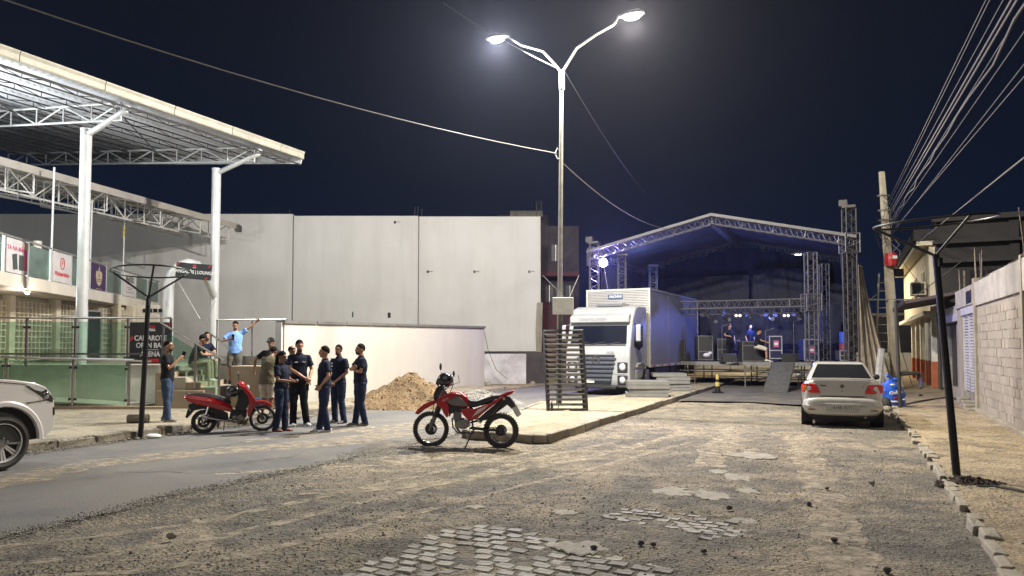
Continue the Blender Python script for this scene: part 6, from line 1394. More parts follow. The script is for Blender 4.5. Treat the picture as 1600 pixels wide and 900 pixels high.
# local: x forward, y left
def body(st, mb):
    R = []
    for x, zb, zs, w in st:
        h = [(0, zb), (w * .80, zb), (w * .94, zb + .07), (w * .985, zb + .2), (w, (zb + zs) / 2), (w * .985, zs - .16), (w * .93, zs - .05), (w * .82, zs - .008), (w * .4, zs + .004), (0, zs + .006)]
        R.append([(x, y, z) for y, z in h] + [(x, -y, z) for y, z in h[-2:0:-1]])
    return mb.rings(R)
ST = [(.0, .34, 1.00, .70), (.035, .28, 1.045, .765), (.12, .24, 1.065, .80), (.45, .20, 1.06, .82), (1.0, .19, 1.0, .83), (2.0, .19, .95, .83), (2.9, .19, .93, .83), (3.4, .2, .90, .815), (3.85, .24, .80, .76), (4.05, .3, .68, .66), (4.12, .38, .58, .5)]
lb(body(ST, MB()), 'body', M_sil, car, smooth=True, sub=1)
m = MB(); body([(-.085, .36, .60, .62), (-.075, .30, .655, .70), (-.02, .27, .675, .79), (.10, .26, .69, .825), (.42, .26, .69, .832)], m); lb(m, 'rear_bumper', M_sil, car, smooth=True, sub=1)
m = MB(); m.add([(.42, -.735, .98), (.42, .735, .98), (1.05, -.53, 1.40), (1.05, .53, 1.40), (3.1, -.73, .92), (3.1, .73, .92), (2.25, -.54, 1.41), (2.25, .54, 1.41)], [(0, 1, 3, 2), (4, 6, 7, 5), (2, 3, 7, 6), (0, 2, 6, 4), (1, 5, 7, 3), (0, 4, 5, 1)]); lb(m, 'cabin', M_sil, car, smooth=True, bevel=.075, seg=4, angle=60)
def win(name, q, mt=M_tint, th=.006, off=.007, bev=.02):
    q = [Vector(p) for p in q]; n = (q[1] - q[0]).cross(q[2] - q[1]).normalized(); m = MB(); m.add([p + n * off for p in q] + [p + n * (off - th - .02) for p in q], [(0, 1, 2, 3), (7, 6, 5, 4), (0, 4, 5, 1), (1, 5, 6, 2), (2, 6, 7, 3), (3, 7, 4, 0)]); return lb(m, name, mt, car)
def rq(u, v): # rear glass plane: u -1..1, v 0..1
    x = .42 + .63 * v; z = .98 + .42 * v; w = .735 + (.53 - .735) * v; return (x, -w * u, z)
win('rear_window', [rq(-.88, .20), rq(.88, .20), rq(.86, .90), rq(-.86, .90)][::-1], off=-.012 if False else .008)
for sg in (1, -1):
    def sq(x, v):
        return (x, sg * (.73 - .195 * v), .95 + .45 * v)
    for (xa, xb, xc, xd) in ((.95, 1.75, 1.75, 1.22), (1.82, 2.85, 2.28, 1.82)):
        q = [sq(xa, .2), sq(xb, .2), sq(xc, .88), sq(xd, .88)]; win('side_window', q if sg < 0 else q[::-1])
    q = [(-.012, sg * .435, .765), (-.012, sg * .795, .775), (.10, sg * .822, .95), (-.0, sg * .755, .955), (.0, sg * .56, .955)]
    m = MB(); poly = [(.435, .760), (.60, .758), (.80, .775), (.80, .93), (.76, .955), (.53, .955)]
    vs = []
    for y, z in poly:
        xx = -.02 if y < .7 else (.03 if y < .79 else .06); vs.append((xx, sg * y, z))
    for y, z in poly: vs.append((.14, sg * (y + (.035 if y > .7 else 0)), z))
    n = len(poly); m.add(vs, [tuple(range(n)), tuple(range(n, 2 * n))[::-1]] + [(i, (i + 1) % n, n + (i + 1) % n, n + i) for i in range(n)])
    tl = lb(m, 'tail_light', M_redl, car, bevel=.01)
    m = MB(); m.lathe([(0, 0), (.045, 0), (.04, .012), (0, .014)], 18, Matrix.Translation((-.018 if True else 0, sg * .665, .86)) @ Matrix.Rotation(-pi / 2, 4, 'Y')); lb(m, 'reversing_lamp', M_lens, tl, smooth=True)
    if sg > 0: m = MB(); m.box((-.005, sg * .755, .86), (.05, .07, .10)); lb(m, 'amber_segment', mat('orange_lens', (.65, .25, .03), .3), tl, bevel=.008)
    lb(MB().box((-.085, sg * .62, .405), (.02, .14, .02)), 'reflector', mat('dark_reflector', (.10, .01, .01), .3), car)
    lb(MB().ell((2.75, sg * .87, 1.02), (.06, .11, .075)), 'wing_mirror', M_blkp, car, smooth=True)
m = MB(); body([(-.012, .70, 1.0, .425), (.02, .695, 1.03, .43)], MB())
lb(MB().prism([(-.43, .70), (.43, .70), (.50, .96), (.58, 1.045), (-.58, 1.045), (-.50, .96)], -.010, .02, 'x'), 'boot_lid', M_sil, car, bevel=.012, seg=3)
lb(MB().prism([(-.445, .688), (.445, .688), (.445, .697), (-.445, .697)], -.012, .0, 'x').tube([(.03, -.76, 1.02), (.0, -.5, 1.055), (-.005, 0, 1.062), (.0, .5, 1.055), (.03, .76, 1.02)], .004, 4), 'boot_seam', M_gap, car)
lb(MB().tube([(.02, -.62, 1.075), (.0, 0, 1.085), (.02, .62, 1.075)], (.02, .012), 8), 'spoiler_lip', M_sil, car, smooth=True)
lb(MB().prism([(-.365, .545), (.365, .545), (.31, .365), (-.31, .365)], -.100, -.07, 'x'), 'plate_recess', mat('bumper_shade', (.33, .32, .30), .5), car, bevel=.008)
plc = lb(MB().box((-.104, 0, .455), (.010, .40, .13)), 'licence_plate', mat('plate_grey', (.38, .38, .37), .5), car)
Mc = rootmat(car)
text('lettering', 'KHB 3571', .115, M_black, car, Mc @ Matrix.Translation((-.111, 0, .452)) @ Matrix.Rotation(-pi / 2, 4, 'Z') @ Matrix.Rotation(pi / 2, 4, 'X'), .001, .80)
text('model_badge', 'Siena', .05, M_blkp, car, Mc @ Matrix.Translation((-.014, .38, .925)) @ Matrix.Rotation(-pi / 2, 4, 'Z') @ Matrix.Rotation(pi / 2, 4, 'X'), .002, 1.2, bold=.002)
text('model_badge', 'EL', .04, M_blkp, car, Mc @ Matrix.Translation((-.014, -.42, .915)) @ Matrix.Rotation(-pi / 2, 4, 'Z') @ Matrix.Rotation(pi / 2, 4, 'X'), .002)
em = lb(MB().lathe([(0, 0), (.038, 0), (.036, .010), (0, .012)], 20, Matrix.Translation((-.01, 0, .915)) @ Matrix.Rotation(-pi / 2, 4, 'Y')), 'emblem', M_blkp, car, smooth=True); lb(MB().box((-.024, 0, .915), (.004, .045, .02)), 'emblem_bar', M_chr, em)
lb(MB().lathe([(0, 0), (.012, 0), (.012, .006), (0, .006)], 10, Matrix.Translation((-.012, 0, .80)) @ Matrix.Rotation(-pi / 2, 4, 'Y')), 'lock', M_blkp, car)
lb(MB().box((.30, 0, .27), (.5, 1.3, .10)).box((2, 0, .2), (3.6, 1.2, .1)), 'underbody', M_black, car)
lb(MB().tube([(-.02, -.45, .25), (.3, -.45, .25)], .025, 8), 'exhaust', M_eng, car)
for x in (.72, 3.30):
    for y in (-.72, .72): w = wheel(car, (x, y, .29), .29, .062, 0, 6, wd=.095, disc=0, rimw=.07, mr=M_eng)
    lb(MB().tube([(x, -.838, .29), (x, -.60, .29)], .345, 22), 'wheel_arch', M_gap, car); lb(MB().tube([(x, .60, .29), (x, .838, .29)], .345, 22), 'wheel_arch', M_gap, car)
# ---------------- white pickup at left
M_wht = mat('pearl_white_paint', (.62, .60, .60), .28, .05, c2=(.58, .56, .56), sc=1.2, coat=.7)
pw = S(-10.95, 6.56, .016); pu = empty('pickup_truck', pw, pi / 2 + RZ, 'white pickup parked at the left edge, only its front wheel and fender in view', 'pickup')
def arch(cx, cz, R, a0, a1, n=12): return [(cx + R * cos(radians(a0 + (a1 - a0) * k / n)), cz + R * sin(radians(a0 + (a1 - a0) * k / n))) for k in range(n + 1)]
WR = .395
prof = [(-4.1, .62), (-4.1, 1.20), (-2.6, 1.24), (-.9, 1.30), (-.2, 1.32), (.15, 1.285), (.42, 1.235), (.58, 1.17), (.66, 1.08), (.72, .95), (.735, .80), (.74, .64), (.72, .52), (.60, .44), (.50, .42)] + arch(0, .42, .49, 0, 180)[0:] + [(-.55, .42), (-2.55, .42)] + arch(-3.05, .42, .49, 0, 180) + [(-3.6, .5)]
ys = [(-.86, .02), (-.93, .0), (-.95, -.0)]
m = MB(); R = []
for y, ins in ((-.93, 0), (-.90, -.01), (.90, -.01), (.93, 0)): pass
m.prism(prof, .0, 1.86); lb(m, 'body', M_wht, pu, smooth=True, bevel=.055, seg=3)
fl = MB(); fl.rings([[(p[0], -.012, p[1]), (p[0] * 1.0, .05, p[1])] + [] for p in []]) if False else None
A1 = arch(0, .42, .50, -2, 182, 20); A2 = arch(0, .42, .60, -2, 182, 20)
m = MB(); m.rings([[(A2[k][0], .02, A2[k][1]), ((A1[k][0] + A2[k][0]) / 2, -.022, (A1[k][1] + A2[k][1]) / 2), (A1[k][0], -.02, A1[k][1]), (A1[k][0], .1, A1[k][1])] for k in range(21)]); lb(m, 'fender_flare', M_wht, pu, smooth=True)
lb(MB().prism(arch(0, .42, .485, -2, 182, 16), .03, 1.8), 'wheel_well', M_gap, pu); lb(MB().prism(arch(-3.05, .42, .485, -2, 182, 16), .03, 1.8), 'wheel_well', M_gap, pu)
for (x, y) in ((0, .12), (-3.05, .12), (0, 1.74), (-3.05, 1.74)):
    w = wheel(pu, (x, y, WR), WR, .072, 0, 9, wd=.115, disc=0, rimw=.10, hub=.06, mr=mat('alloy_rim', (.66, .66, .66), .35, .35))
lb(MB().lathe([(0, 0), (.268, 0), (.268, .02), (0, .02)], 28, Matrix.Translation((0, .10, WR)) @ Matrix.Rotation(pi / 2, 4, 'X')), 'wheel_disc', M_black, pu)
for k in range(6):
    a = 2 * pi * k / 6 + .3; lb(MB().lathe([(0, 0), (.012, 0), (.012, .012), (0, .012)], 8, Matrix.Translation((.075 * cos(a), .03, WR + .075 * sin(a))) @ Matrix.Rotation(pi / 2, 4, 'X')), 'wheel_nut', M_chr, pu)
hl = lb(MB().prism([(.28, 1.205), (.46, 1.185), (.60, 1.13), (.70, 1.0), (.70, .93), (.62, .96), (.48, 1.06)], -.008, .05), 'headlight', M_tint, pu, bevel=.008)
lb(MB().prism([(.32, 1.198), (.46, 1.178), (.58, 1.13), (.52, 1.10), (.42, 1.13)], -.016, .0), 'headlight_glass', M_lens, hl); lb(MB().ell((.60, -.005, 1.04), (.045, .02, .06)), 'lamp_bowl', M_chr, hl, smooth=True)
lb(MB().prism([(.30, .955), (.36, .955), (.74, .985), (.74, .978), (.37, .945), (.34, .93)], -.006, .01), 'bumper_seam', M_gap, pu)
lb(MB().prism([(.70, .86), (.735, .86), (.742, .74), (.705, .72)], -.004, .06), 'fog_recess', M_gap, pu, bevel=.01); lb(MB().prism([(-1.0, 1.25), (-.1, 1.275), (.3, 1.222), (.3, 1.216), (-.1, 1.268), (-1.0, 1.243)], -.006, .01), 'bonnet_seam', M_gap, pu)
m = MB(); m.add([(-1.0, .10, 1.25), (-1.0, 1.76, 1.25), (-1.55, .24, 1.76), (-1.55, 1.62, 1.76), (-2.9, .10, 1.22), (-2.9, 1.76, 1.22), (-2.6, .24, 1.76), (-2.6, 1.62, 1.76)], [(0, 1, 3, 2), (4, 6, 7, 5), (2, 3, 7, 6), (0, 2, 6, 4), (1, 5, 7, 3), (0, 4, 5, 1)]); lb(m, 'cabin', M_wht, pu, smooth=True, bevel=.06, seg=3)
# ---------------- box truck
tk = empty('truck', (4.16, 26.05, 0), radians(-27), 'white box truck with tall aluminium cargo body parked beside the stage', 'truck')
M_cabw = mat('truck_white_paint', (.33, .34, .35), .35, .05, c2=(.29, .30, .31), sc=1.2, coat=.4); M_box = mat('cargo_aluminium', (.23, .225, .22), .55, .15, c2=(.185, .18, .176), sc=.8, amt=1); M_boxf = mat('cargo_front_aluminium', (.34, .335, .32), .4, .4, c2=(.26, .255, .25), sc=4, amt=1); M_gril = mat('grille_dark', (.025, .028, .036), .4, .3)
CW = 2.45
prof = [(.10, .30), (.02, .40), (.0, .62), (.0, 1.20), (.03, 1.62), (.36, 2.62), (.38, 2.70), (.42, 2.80), (.75, 3.16), (1.1, 3.26), (2.0, 3.30), (2.1, 3.2), (2.1, 1.0), (1.75, 1.0), (1.66, .80), (1.5, .62), (1.25, .55), (.98, .62), (.82, .80), (.76, .40), (.6, .30)]
lb(MB().prism(prof, -CW, 0, 'x'), 'cab', M_cabw, tk, bevel=.09, seg=4, smooth=True, angle=50)
def cf(x0, x1, z0, z1, off=.012, mt=None, nm='x', sh=0): # panel on the cab front below the windscreen
    return lb(MB().b2((x0, -off, z0), (x1, .04, z1)), nm, mt, tk, bevel=.012)
# windscreen plane between (.03,1.62) and (.36,2.62)
def ws(x, v, off=.012): return (x, .03 + .33 * v - off * .95, 1.62 + 1.0 * v + off * .31)
def wpatch(nm, x0, x1, v0, v1, mt, off=.014, inset=0):
    q = [ws(x0, v0, off), ws(x1, v0, off), ws(x1 - inset, v1, off), ws(x0 + inset, v1, off)]; q2 = [(a, b + .03, c) for a, b, c in q]
    return lb(MB().add(q + q2, [(0, 1, 2, 3), (7, 6, 5, 4), (0, 4, 5, 1), (1, 5, 6, 2), (2, 6, 7, 3), (3, 7, 4, 0)]), nm, mt, tk)
wpatch('windscreen', -2.30, -.15, .24, .90, mat('truck_windscreen', (.006, .008, .014), .05, spec=.25), .014, .04)
wpatch('wiper_strip', -2.28, -.17, .17, .235, M_blkp, .02)
for k in range(3): x = -2.1 + k * .62; lb(MB().bar(ws(x, .22, .04), ws(x + .5, .30, .03), .012), 'wiper', M_blkp, tk)
sv = lb(MB().prism([(.34, 2.60), (.20, 2.64), (.20, 2.86), (.48, 2.98)], -2.36, -.09, 'x'), 'sun_visor', M_cabw, tk, bevel=.03, smooth=True)
text('lettering', 'CONSTELLATION', .12, mat('badge_grey', (.22, .22, .22), .5), tk, rootmat(tk) @ Matrix.Translation((-1.45, .194, 2.75)) @ Matrix.Rotation(pi / 2, 4, 'X'), .003, 1.1)
lb(MB().prism([(1.0, 3.26), (.9, 3.36), (1.2, 3.40), (1.9, 3.36), (1.9, 3.28)], -1.6, -.6, 'x'), 'roof_hatch', M_cabw, tk, bevel=.02)
gr = lb(MB().prism([(-1.95, 1.48), (-.55, 1.48), (-.70, .42), (-1.80, .42)], -.025, .03, 'y'), 'grille', M_gril, tk, bevel=.02)
for k in range(6):
    z = .56 + k * .155; w = .55 + .04 * k; lb(MB().b2((-1.25 - w, -.05, z - .045), (-1.25 + w, -.01, z + .045)), 'grille_slat', mat('grille_slat_grey', (.10, .11, .135), .35, .4), gr, bevel=.015)
c0 = (-1.25, -.055, 1.28)
lb(MB().tube([(c0[0] + .15 * cos(a * pi / 14), c0[1], c0[2] + .15 * sin(a * pi / 14)) for a in range(28)], .016, 6, close=True).tube([(c0[0] - .075, c0[1], c0[2] + .12), (c0[0], c0[1], c0[2] + .01), (c0[0] + .075, c0[1], c0[2] + .12)], .014, 5).tube([(c0[0] - .125, c0[1], c0[2] + .06), (c0[0] - .07, c0[1], c0[2] - .11), (c0[0], c0[1], c0[2] + .0), (c0[0] + .07, c0[1], c0[2] - .11), (c0[0] + .125, c0[1], c0[2] + .06)], .014, 5), 'emblem', M_chr, tk)
text('lettering', '24.250', .10, M_blkp, tk, rootmat(tk) @ Matrix.Translation((-.72, -.03, 1.555)) @ Matrix.Rotation(pi / 2, 4, 'X'), .003)
for x0, x1 in ((-2.38, -1.98), (-.47, -.07)):
    h = lb(MB().b2((x0, -.02, .82), (x1, .08, 1.22)), 'headlight', M_blkp, tk, bevel=.04); cx = (x0 + x1) / 2
    lb(MB().ell((cx, -.02, 1.04), (.12, .03, .13), 16, 8), 'lamp_bowl', M_lens, h, smooth=True)
    h = lb(MB().b2((x0, -.02, .40), (x1, .08, .76)), 'fog_light', M_blkp, tk, bevel=.04); lb(MB().ell((cx, -.02, .58), (.11, .03, .12), 16, 8), 'lamp_bowl', M_lens, h, smooth=True)
lb(MB().b2((-1.72, -.05, .46), (-1.32, -.03, .58)), 'licence_plate', M_plate, tk); cf(-2.3, -.15, .775, .79, .005, M_gap, 'bumper_seam')
lb(MB().b2((-2.0, -.04, .25), (-.5, .3, .36)), 'air_dam', M_blkp, tk, bevel=.02)
# side of cab (x=0 plane)
lb(MB().prism([(.50, 1.78), (.66, 2.52), (1.55, 2.56), (1.55, 1.78), (1.1, 1.62)], .0, .008, 'x'), 'side_window', M_tint, tk); lb(MB().prism([(.42, .95), (.42, .96), (1.62, .96), (1.62, 2.65), (1.635, 2.65), (1.635, .95)], .0, .004, 'x'), 'door_seam', M_gap, tk)
lb(MB().tube([(.012, .72 + .52 * 0, 1.0), (.012, .80, 1.1), (.05, 1.25, 1.2), (.012, 1.68, 1.1), (.012, 1.76, .95)], (.05, .04), 6), 'fender', M_cabw, tk, smooth=True)
lb(MB().b2((.02, .55, .38), (.06, .80, .92)), 'step_panel', M_cabw, tk, bevel=.02)
for sx in (.0, -CW):
    sgn = 1 if sx == 0 else -1; mr_ = lb(MB().b2((sx + sgn * .22 - .09, .28, 1.95), (sx + sgn * .22 + .09, .40, 2.55)), 'side_mirror', M_cabw, tk, bevel=.04)
    lb(MB().bar((sx, .5, 2.6), (sx + sgn * .22, .34, 2.5), .02).bar((sx, .5, 1.9), (sx + sgn * .22, .34, 2.0), .02), 'mirror_arm', M_blkp, mr_)
def twheel(x, y, R=.5):
    MX = Matrix.Translation((x, y, R)) @ Matrix.Rotation(pi / 2, 4, 'Y'); m = MB()
    pr = [(R * .55, -.13), (R * .92, -.14), (R, -.09), (R, .09), (R * .92, .14), (R * .55, .13)]
    m.rings([[(r * cos(2 * pi * k / 36), r * sin(2 * pi * k / 36), z) for r, z in pr] for k in range(36)], close=True); m.xf(MX); w = lb(m, 'wheel', M_tyre, tk, smooth=True, angle=35)
    m = MB(); m.lathe([(R * .57, .10), (R * .5, .12), (R * .42, .06), (R * .2, .05), (R * .18, .14), (0, .15)], 24).lathe([(R * .57, -.10), (R * .4, -.05), (0, -.05)], 24); m.xf(MX); lb(m, 'rim', M_eng, w, smooth=True)
for y in (1.25, 6.9, 8.1):
    for x in (-.16, -2.3): twheel(x, y)
lb(MB().b2((-2.0, 1.8, .55), (-.45, 10.2, .98)), 'chassis', M_black, tk); lb(MB().b2((-.42, 3.2, .45), (-.02, 5.4, .95)), 'fuel_tank', M_blkp, tk, bevel=.05); lb(MB().b2((-.3, 2.2, .3), (-.05, 2.6, .9)), 'air_tank', M_eng, tk, bevel=.05)
lb(MB().b2((-.06, 5.6, .5), (-.02, 6.3, .95)).b2((-.06, 8.8, .5), (-.02, 10.0, .95)), 'side_guard', M_blkp, tk)
bx0, bx1, by0, by1, bz0, bz1 = -2.52, .06, 2.35, 10.3, 1.0, 3.98
bx = lb(MB().b2((bx0, by0, bz0), (bx1, by1, bz1)), 'cargo_box', M_box, tk, bevel=.01, seg=1)
m = MB(); nr = 44
for k in range(nr):
    z = bz0 + .08 + (bz1 - bz0 - .16) * (k + .5) / nr; m.prism([(by0 - .002, z - .028), (by0 - .014, z), (by0 - .002, z + .028)], bx0 + .07, bx1 - .07, 'x')
o = lb(m, 'front_ribs', M_boxf, bx)
lb(MB().b2((bx0 + .05, by0 - .004, bz0 + .05), (bx1 - .05, by0 + .01, bz1 - .05)), 'front_sheet', M_boxf, bx)
lb(MB().b2((bx0 - .012, by0 - .03, bz0 - .03), (bx0 + .06, by0 + .06, bz1 + .03)).b2((bx1 - .06, by0 - .03, bz0 - .03), (bx1 + .014, by0 + .05, bz1 + .03)).b2((bx0 + .06, by0 - .028, bz1 - .05), (bx1 - .06, by0 + .05, bz1 + .028)).b2((bx1 - .01, by0 + .05, bz1 - .05), (bx1 + .016, by1, bz1 + .026)).b2((bx1 - .01, by0 + .05, bz0 - .03), (bx1 + .016, by1, bz0 + .07)).b2((bx1 - .05, by1 - .08, bz0 + .07), (bx1 + .02, by1 + .02, bz1 - .05)), 'corner_trim', mat('box_trim', (.50, .49, .46), .4, .5), bx)
for k in range(1, 12): y = by0 + (by1 - by0) * k / 12; lb(MB().b2((bx1 + .0, y - .012, bz0 + .07), (bx1 + .008, y + .012, bz1 - .05)), 'side_rib', M_box, bx) if k % 4 == 0 else None
for k in range(14): y = by0 + .3 + k * .55; lb(MB().b2((bx1 + .014, y, bz0 - .01), (bx1 + .022, y + .28, bz0 + .045)), 'reflective_tape', M_plate if k % 2 else M_redl, bx) if k < 13 else None
lb(MB().b2((-1.62, by0 - .03, 3.62), (-1.02, by0 - .014, 3.80)), 'maker_plate', mat('badge_blue', (.05, .08, .16), .5), bx)
text('lettering', 'FACHINI', .13, M_plate, bx, rootmat(tk) @ Matrix.Translation((-1.32, by0 - .032, 3.71)) @ Matrix.Rotation(pi / 2, 4, 'X'), .002, 1, .2, bold=.003)
text('lettering', 'BRASILEIROS', .15, mat('faded_blue_print', (.42, .44, .52), .6), bx, rootmat(tk) @ Matrix.Translation((-1.35, by0 - .02, 3.42)) @ Matrix.Rotation(pi / 2, 4, 'X'), .004, 1.1)
lb(MB().b2((-1.9, by0 - .5, 3.30), (-.9, by0 - .05, 3.37)), 'wind_deflector', M_blkp, tk)
# ============================================================ PEOPLE
M_skA = mat('skin_tan', (.42, .23, .145), .5, c2=(.31, .155, .09), sc=8); M_skB = mat('skin_brown', (.27, .14, .085), .5, c2=(.16, .08, .045), sc=8); M_skC = mat('skin_dark', (.11, .055, .034), .5, c2=(.09, .045, .028), sc=8)
M_hair = mat('black_hair', (.008, .0065, .006), .9, bump=.5, bsc=60, spec=.15); M_eye = mat('eye_dark', (.01, .008, .007), .2); M_lip = mat('lips', (.22, .085, .065), .5); M_stub = mat('stubble', (.05, .03, .021), .8)
def cloth(n, c, c2=None): return mat(n, c, .9, c2=c2 or tuple(x * .72 for x in c), sc=7, amt=1, bump=.25, bsc=18, spec=.2)
M_navy = cloth('navy_polo', (.010, .014, .032)); M_blk = cloth('black_tee', (.012, .013, .015)); M_blue = cloth('light_blue_tee', (.22, .40, .78), (.18, .34, .68)); M_olive = cloth('olive_tee', (.13, .115, .075))
M_jean = cloth('blue_jeans', (.055, .085, .15), (.03, .045, .085)); M_jean2 = cloth('dark_jeans', (.018, .028, .062)); M_btr = cloth('black_trousers', (.010, .011, .014)); M_gsh = cloth('grey_shorts', (.20, .19, .165)); M_wsh = cloth('off_white_shorts', (.55, .50, .42)); M_khk = cloth('khaki_trousers', (.30, .26, .19)); M_dsh = cloth('dark_shorts', (.02, .024, .03))
M_shW = mat('white_shoe', (.55, .54, .52), .6); M_shK = mat('dark_shoe', (.02, .018, .018), .6); M_shR = mat('brown_sandal', (.16, .05, .035), .6); M_shG = mat('grey_shoe', (.20, .19, .18), .7); M_prnt = mat('shirt_print', (.6, .6, .62), .7)
STAND = dict(pelvis=(0, 0, .95), waist=(0, -.01, 1.10), chest=(0, 0, 1.28), neck=(0, .015, 1.465), head=(0, -.015, 1.635),
             shL=(.175, .01, 1.39), shR=(-.175, .01, 1.39), elL=(.235, .03, 1.14), elR=(-.235, .03, 1.14), wrL=(.225, -.07, .90), wrR=(-.225, -.07, .90),
             hpL=(.085, 0, .92), hpR=(-.085, 0, .92), knL=(.10, -.02, .50), knR=(-.10, -.02, .50), anL=(.11, .02, .09), anR=(-.11, .02, .09), ftL=(.03, -1, 0), ftR=(-.03, -1, 0))
SIT = dict(pelvis=(0, 0, .50), waist=(0, -.02, .66), chest=(0, -.10, .84), neck=(0, -.17, 1.01), head=(0, -.25, 1.16), shL=(.17, -.15, .96), shR=(-.17, -.15, .96),
           elL=(.2, -.3, .74), elR=(-.2, -.3, .74), wrL=(.07, -.48, .74), wrR=(-.07, -.48, .74), hpL=(.09, -.03, .48), hpR=(-.09, -.03, .48), knL=(.13, -.44, .52), knR=(-.13, -.44, .52), anL=(.13, -.44, .09), anR=(-.13, -.44, .09))
FT = bpy.data.textures.new('folds', 'CLOUDS'); FT.noise_scale = .085; FT.noise_depth = 2
def crease(o, s):
    d = o.modifiers.new('folds', 'DISPLACE'); d.texture = FT; d.strength = s; d.mid_level = .42; d.texture_coords = 'LOCAL'; return o
def hand(m, w, d, lat, pal, s=1.0, curl=.6):
    """palm, four fingers of unequal length bent towards pal, thumb from the side"""
    w = Vector(w); d = Vector(d).normalized(); lat = Vector(lat); lat = (lat - d * lat.dot(d)).normalized(); pal = Vector(pal); pal = (pal - d * pal.dot(d) - lat * pal.dot(lat))
    pal = pal.normalized() if pal.length > 1e-4 else d.cross(lat)
    e = w + d * .085 * s
    m.tube([w - d * .01, w + d * .03 * s, e], [(.024 * s, .018 * s), (.038 * s, .017 * s), (.040 * s, .015 * s)], 10, up=pal)
    for k, (o, L) in enumerate(((-.031, .062), (-.0105, .074), (.0105, .070), (.030, .054))):
        b = e + lat * o * s - d * .008; c = curl * (1 + .12 * k); k1 = b + (d * cos(c * .6) + pal * sin(c * .6)) * L * .5 * s; k2 = k1 + (d * cos(c * 1.5) + pal * sin(c * 1.5)) * L * .5 * s
        m.tube([b, k1, k2], [.0105 * s, .0095 * s, .008 * s], 7)
    t0 = w + d * .022 * s - lat * .032 * s; t1 = t0 + (d * .55 - lat * .65 + pal * .4).normalized() * .035 * s; t2 = t1 + (d * .8 - lat * .15 + pal * .5).normalized() * .030 * s
    m.tube([t0, t1, t2], [.013 * s, .011 * s, .009 * s], 7)
def person(label, loc, rz, H, pose, shirt, legs, skin, shoes, shorts=False, yaw=0, pitch=0, hair='short', beard=False, cap=False, build=1.0, sleeve=.55, prints=(), curl=.5, base=STAND, group=None, untuck=0, detail=True, palL=None, palR=None):
    J = {k: Vector(v) for k, v in base.items()}
    for k, v in STAND.items():
        if k not in J: J[k] = Vector(v)
    for k, v in pose.items(): J[k] = Vector(v)
    r = empty('person', loc, rz, label, 'person', group); sc = H / 1.75
    up = (J['neck'] - J['chest']).normalized()
    def fin(m): m.v = [(x * sc, y * sc, z * sc) for x, y, z in m.v]; return m
    g = build
    # body
    m = MB(); p, w, c, n, h = J['pelvis'], J['waist'], J['chest'], J['neck'], J['head']
    m.tube([p + (p - w) * .4, p, w, c, c.lerp(n, .62), n, n.lerp(h, .55)], [(.09, .07), (.145, .10), (.125 * g, .09 * g), (.15 * g, .10 * g), (.155 * g, .085), (.06, .058), (.052, .054)], 16, up=(0, 1, 0))
    for s in 'LR':
        m.tube([J['hp' + s], J['hp' + s].lerp(J['kn' + s], .5), J['kn' + s], J['kn' + s].lerp(J['an' + s], .35), J['an' + s]], [.078 * g, .070 * g, .050, .052, .034], 12)
        ft = J['ft' + s].normalized(); m.tube([J['an' + s] + Vector((0, 0, -.03)) - ft * .03, J['an' + s] + ft * .08 + Vector((0, 0, -.045)), J['an' + s] + ft * .16 + Vector((0, 0, -.06))], [.035, .034, .022], 8)
        sh, el, wr = J['sh' + s], J['el' + s], J['wr' + s]; m.tube([sh, sh.lerp(el, .4), el, el.lerp(wr, .3), wr], [.050, .043, .036, .037, .024], 12)
        d = (wr - el).normalized(); pl_ = Vector(palL if s == 'L' else palR) if (palL if s == 'L' else palR) else Vector((-1 if s == 'L' else 1, -.1, .0))
        lat = d.cross(pl_); lat = lat if lat.y > 0 else -lat
        hand(m, wr, d, lat, pl_, 1.05, curl)
    HM = Matrix.Translation(h) @ Matrix.Rotation(yaw, 4, 'Z') @ Matrix.Rotation(pitch, 4, 'X')
    b = MB(); b.ell((0, .014, .022), (.074, .094, .098), 18, 12).ell((0, -.028, -.04), (.056, .064, .078), 16, 10).ell((0, -.056, -.098), (.030, .026, .022), 10, 7).ell((0, -.098, -.022), (.013, .020, .024), 8, 6).ell((0, -.088, .0), (.010, .014, .03), 8, 6)
    b.ell((0, -.075, .028), (.05, .018, .014), 12, 6).ell((.074, .008, -.012), (.011, .024, .032), 8, 6).ell((-.074, .008, -.012), (.011, .024, .032), 8, 6).ell((0, -.084, -.062), (.024, .014, .012), 8, 6); b.xf(HM); m.add(b.v, b.f)
    fin(m); lb(m, 'body', skin, r, remesh=.0105 if detail else .016)
    # face parts
    if detail:
        for sx in (-1, 1): lb(fin(MB().ell((sx * .030, -.0835, .008), (.012, .007, .006), 8, 5).xf(HM)), 'eye', M_eye, r)
        lb(fin(MB().tube([(-.046, -.086, .032), (-.03, -.094, .037), (-.014, -.094, .033)], .0045, 5).tube([(.046, -.086, .032), (.03, -.094, .037), (.014, -.094, .033)], .0045, 5).xf(HM)), 'eyebrows', M_hair, r)
        lb(fin(MB().ell((0, -.096, -.060), (.022, .006, .007), 8, 5).xf(HM)), 'mouth', M_lip, r)
    def shellpart(rad, ctr, thf, a0=0, a1=2 * pi, n=26, k=8, thk=.80, th0=0.0):
        mb = MB(); RR = []
        for sgn in (1, thk):
            for j in range(k + 1):
                q = j / k if sgn == 1 else 1 - j / k; ring = []
                for i in range(n):
                    az = 2 * pi * i / n; th = th0 + (thf(az) - th0) * max(.03, q); s1 = sgn * (1 + .025 * noise.noise(Vector((az * 3, th * 4, H * 9))))
                    ring.append((ctr[0] + rad[0] * s1 * sin(th) * sin(az), ctr[1] - rad[1] * s1 * sin(th) * cos(az), ctr[2] + rad[2] * s1 * cos(th)))
                RR.append(ring)
        mb.rings(RR); return mb.xf(HM)
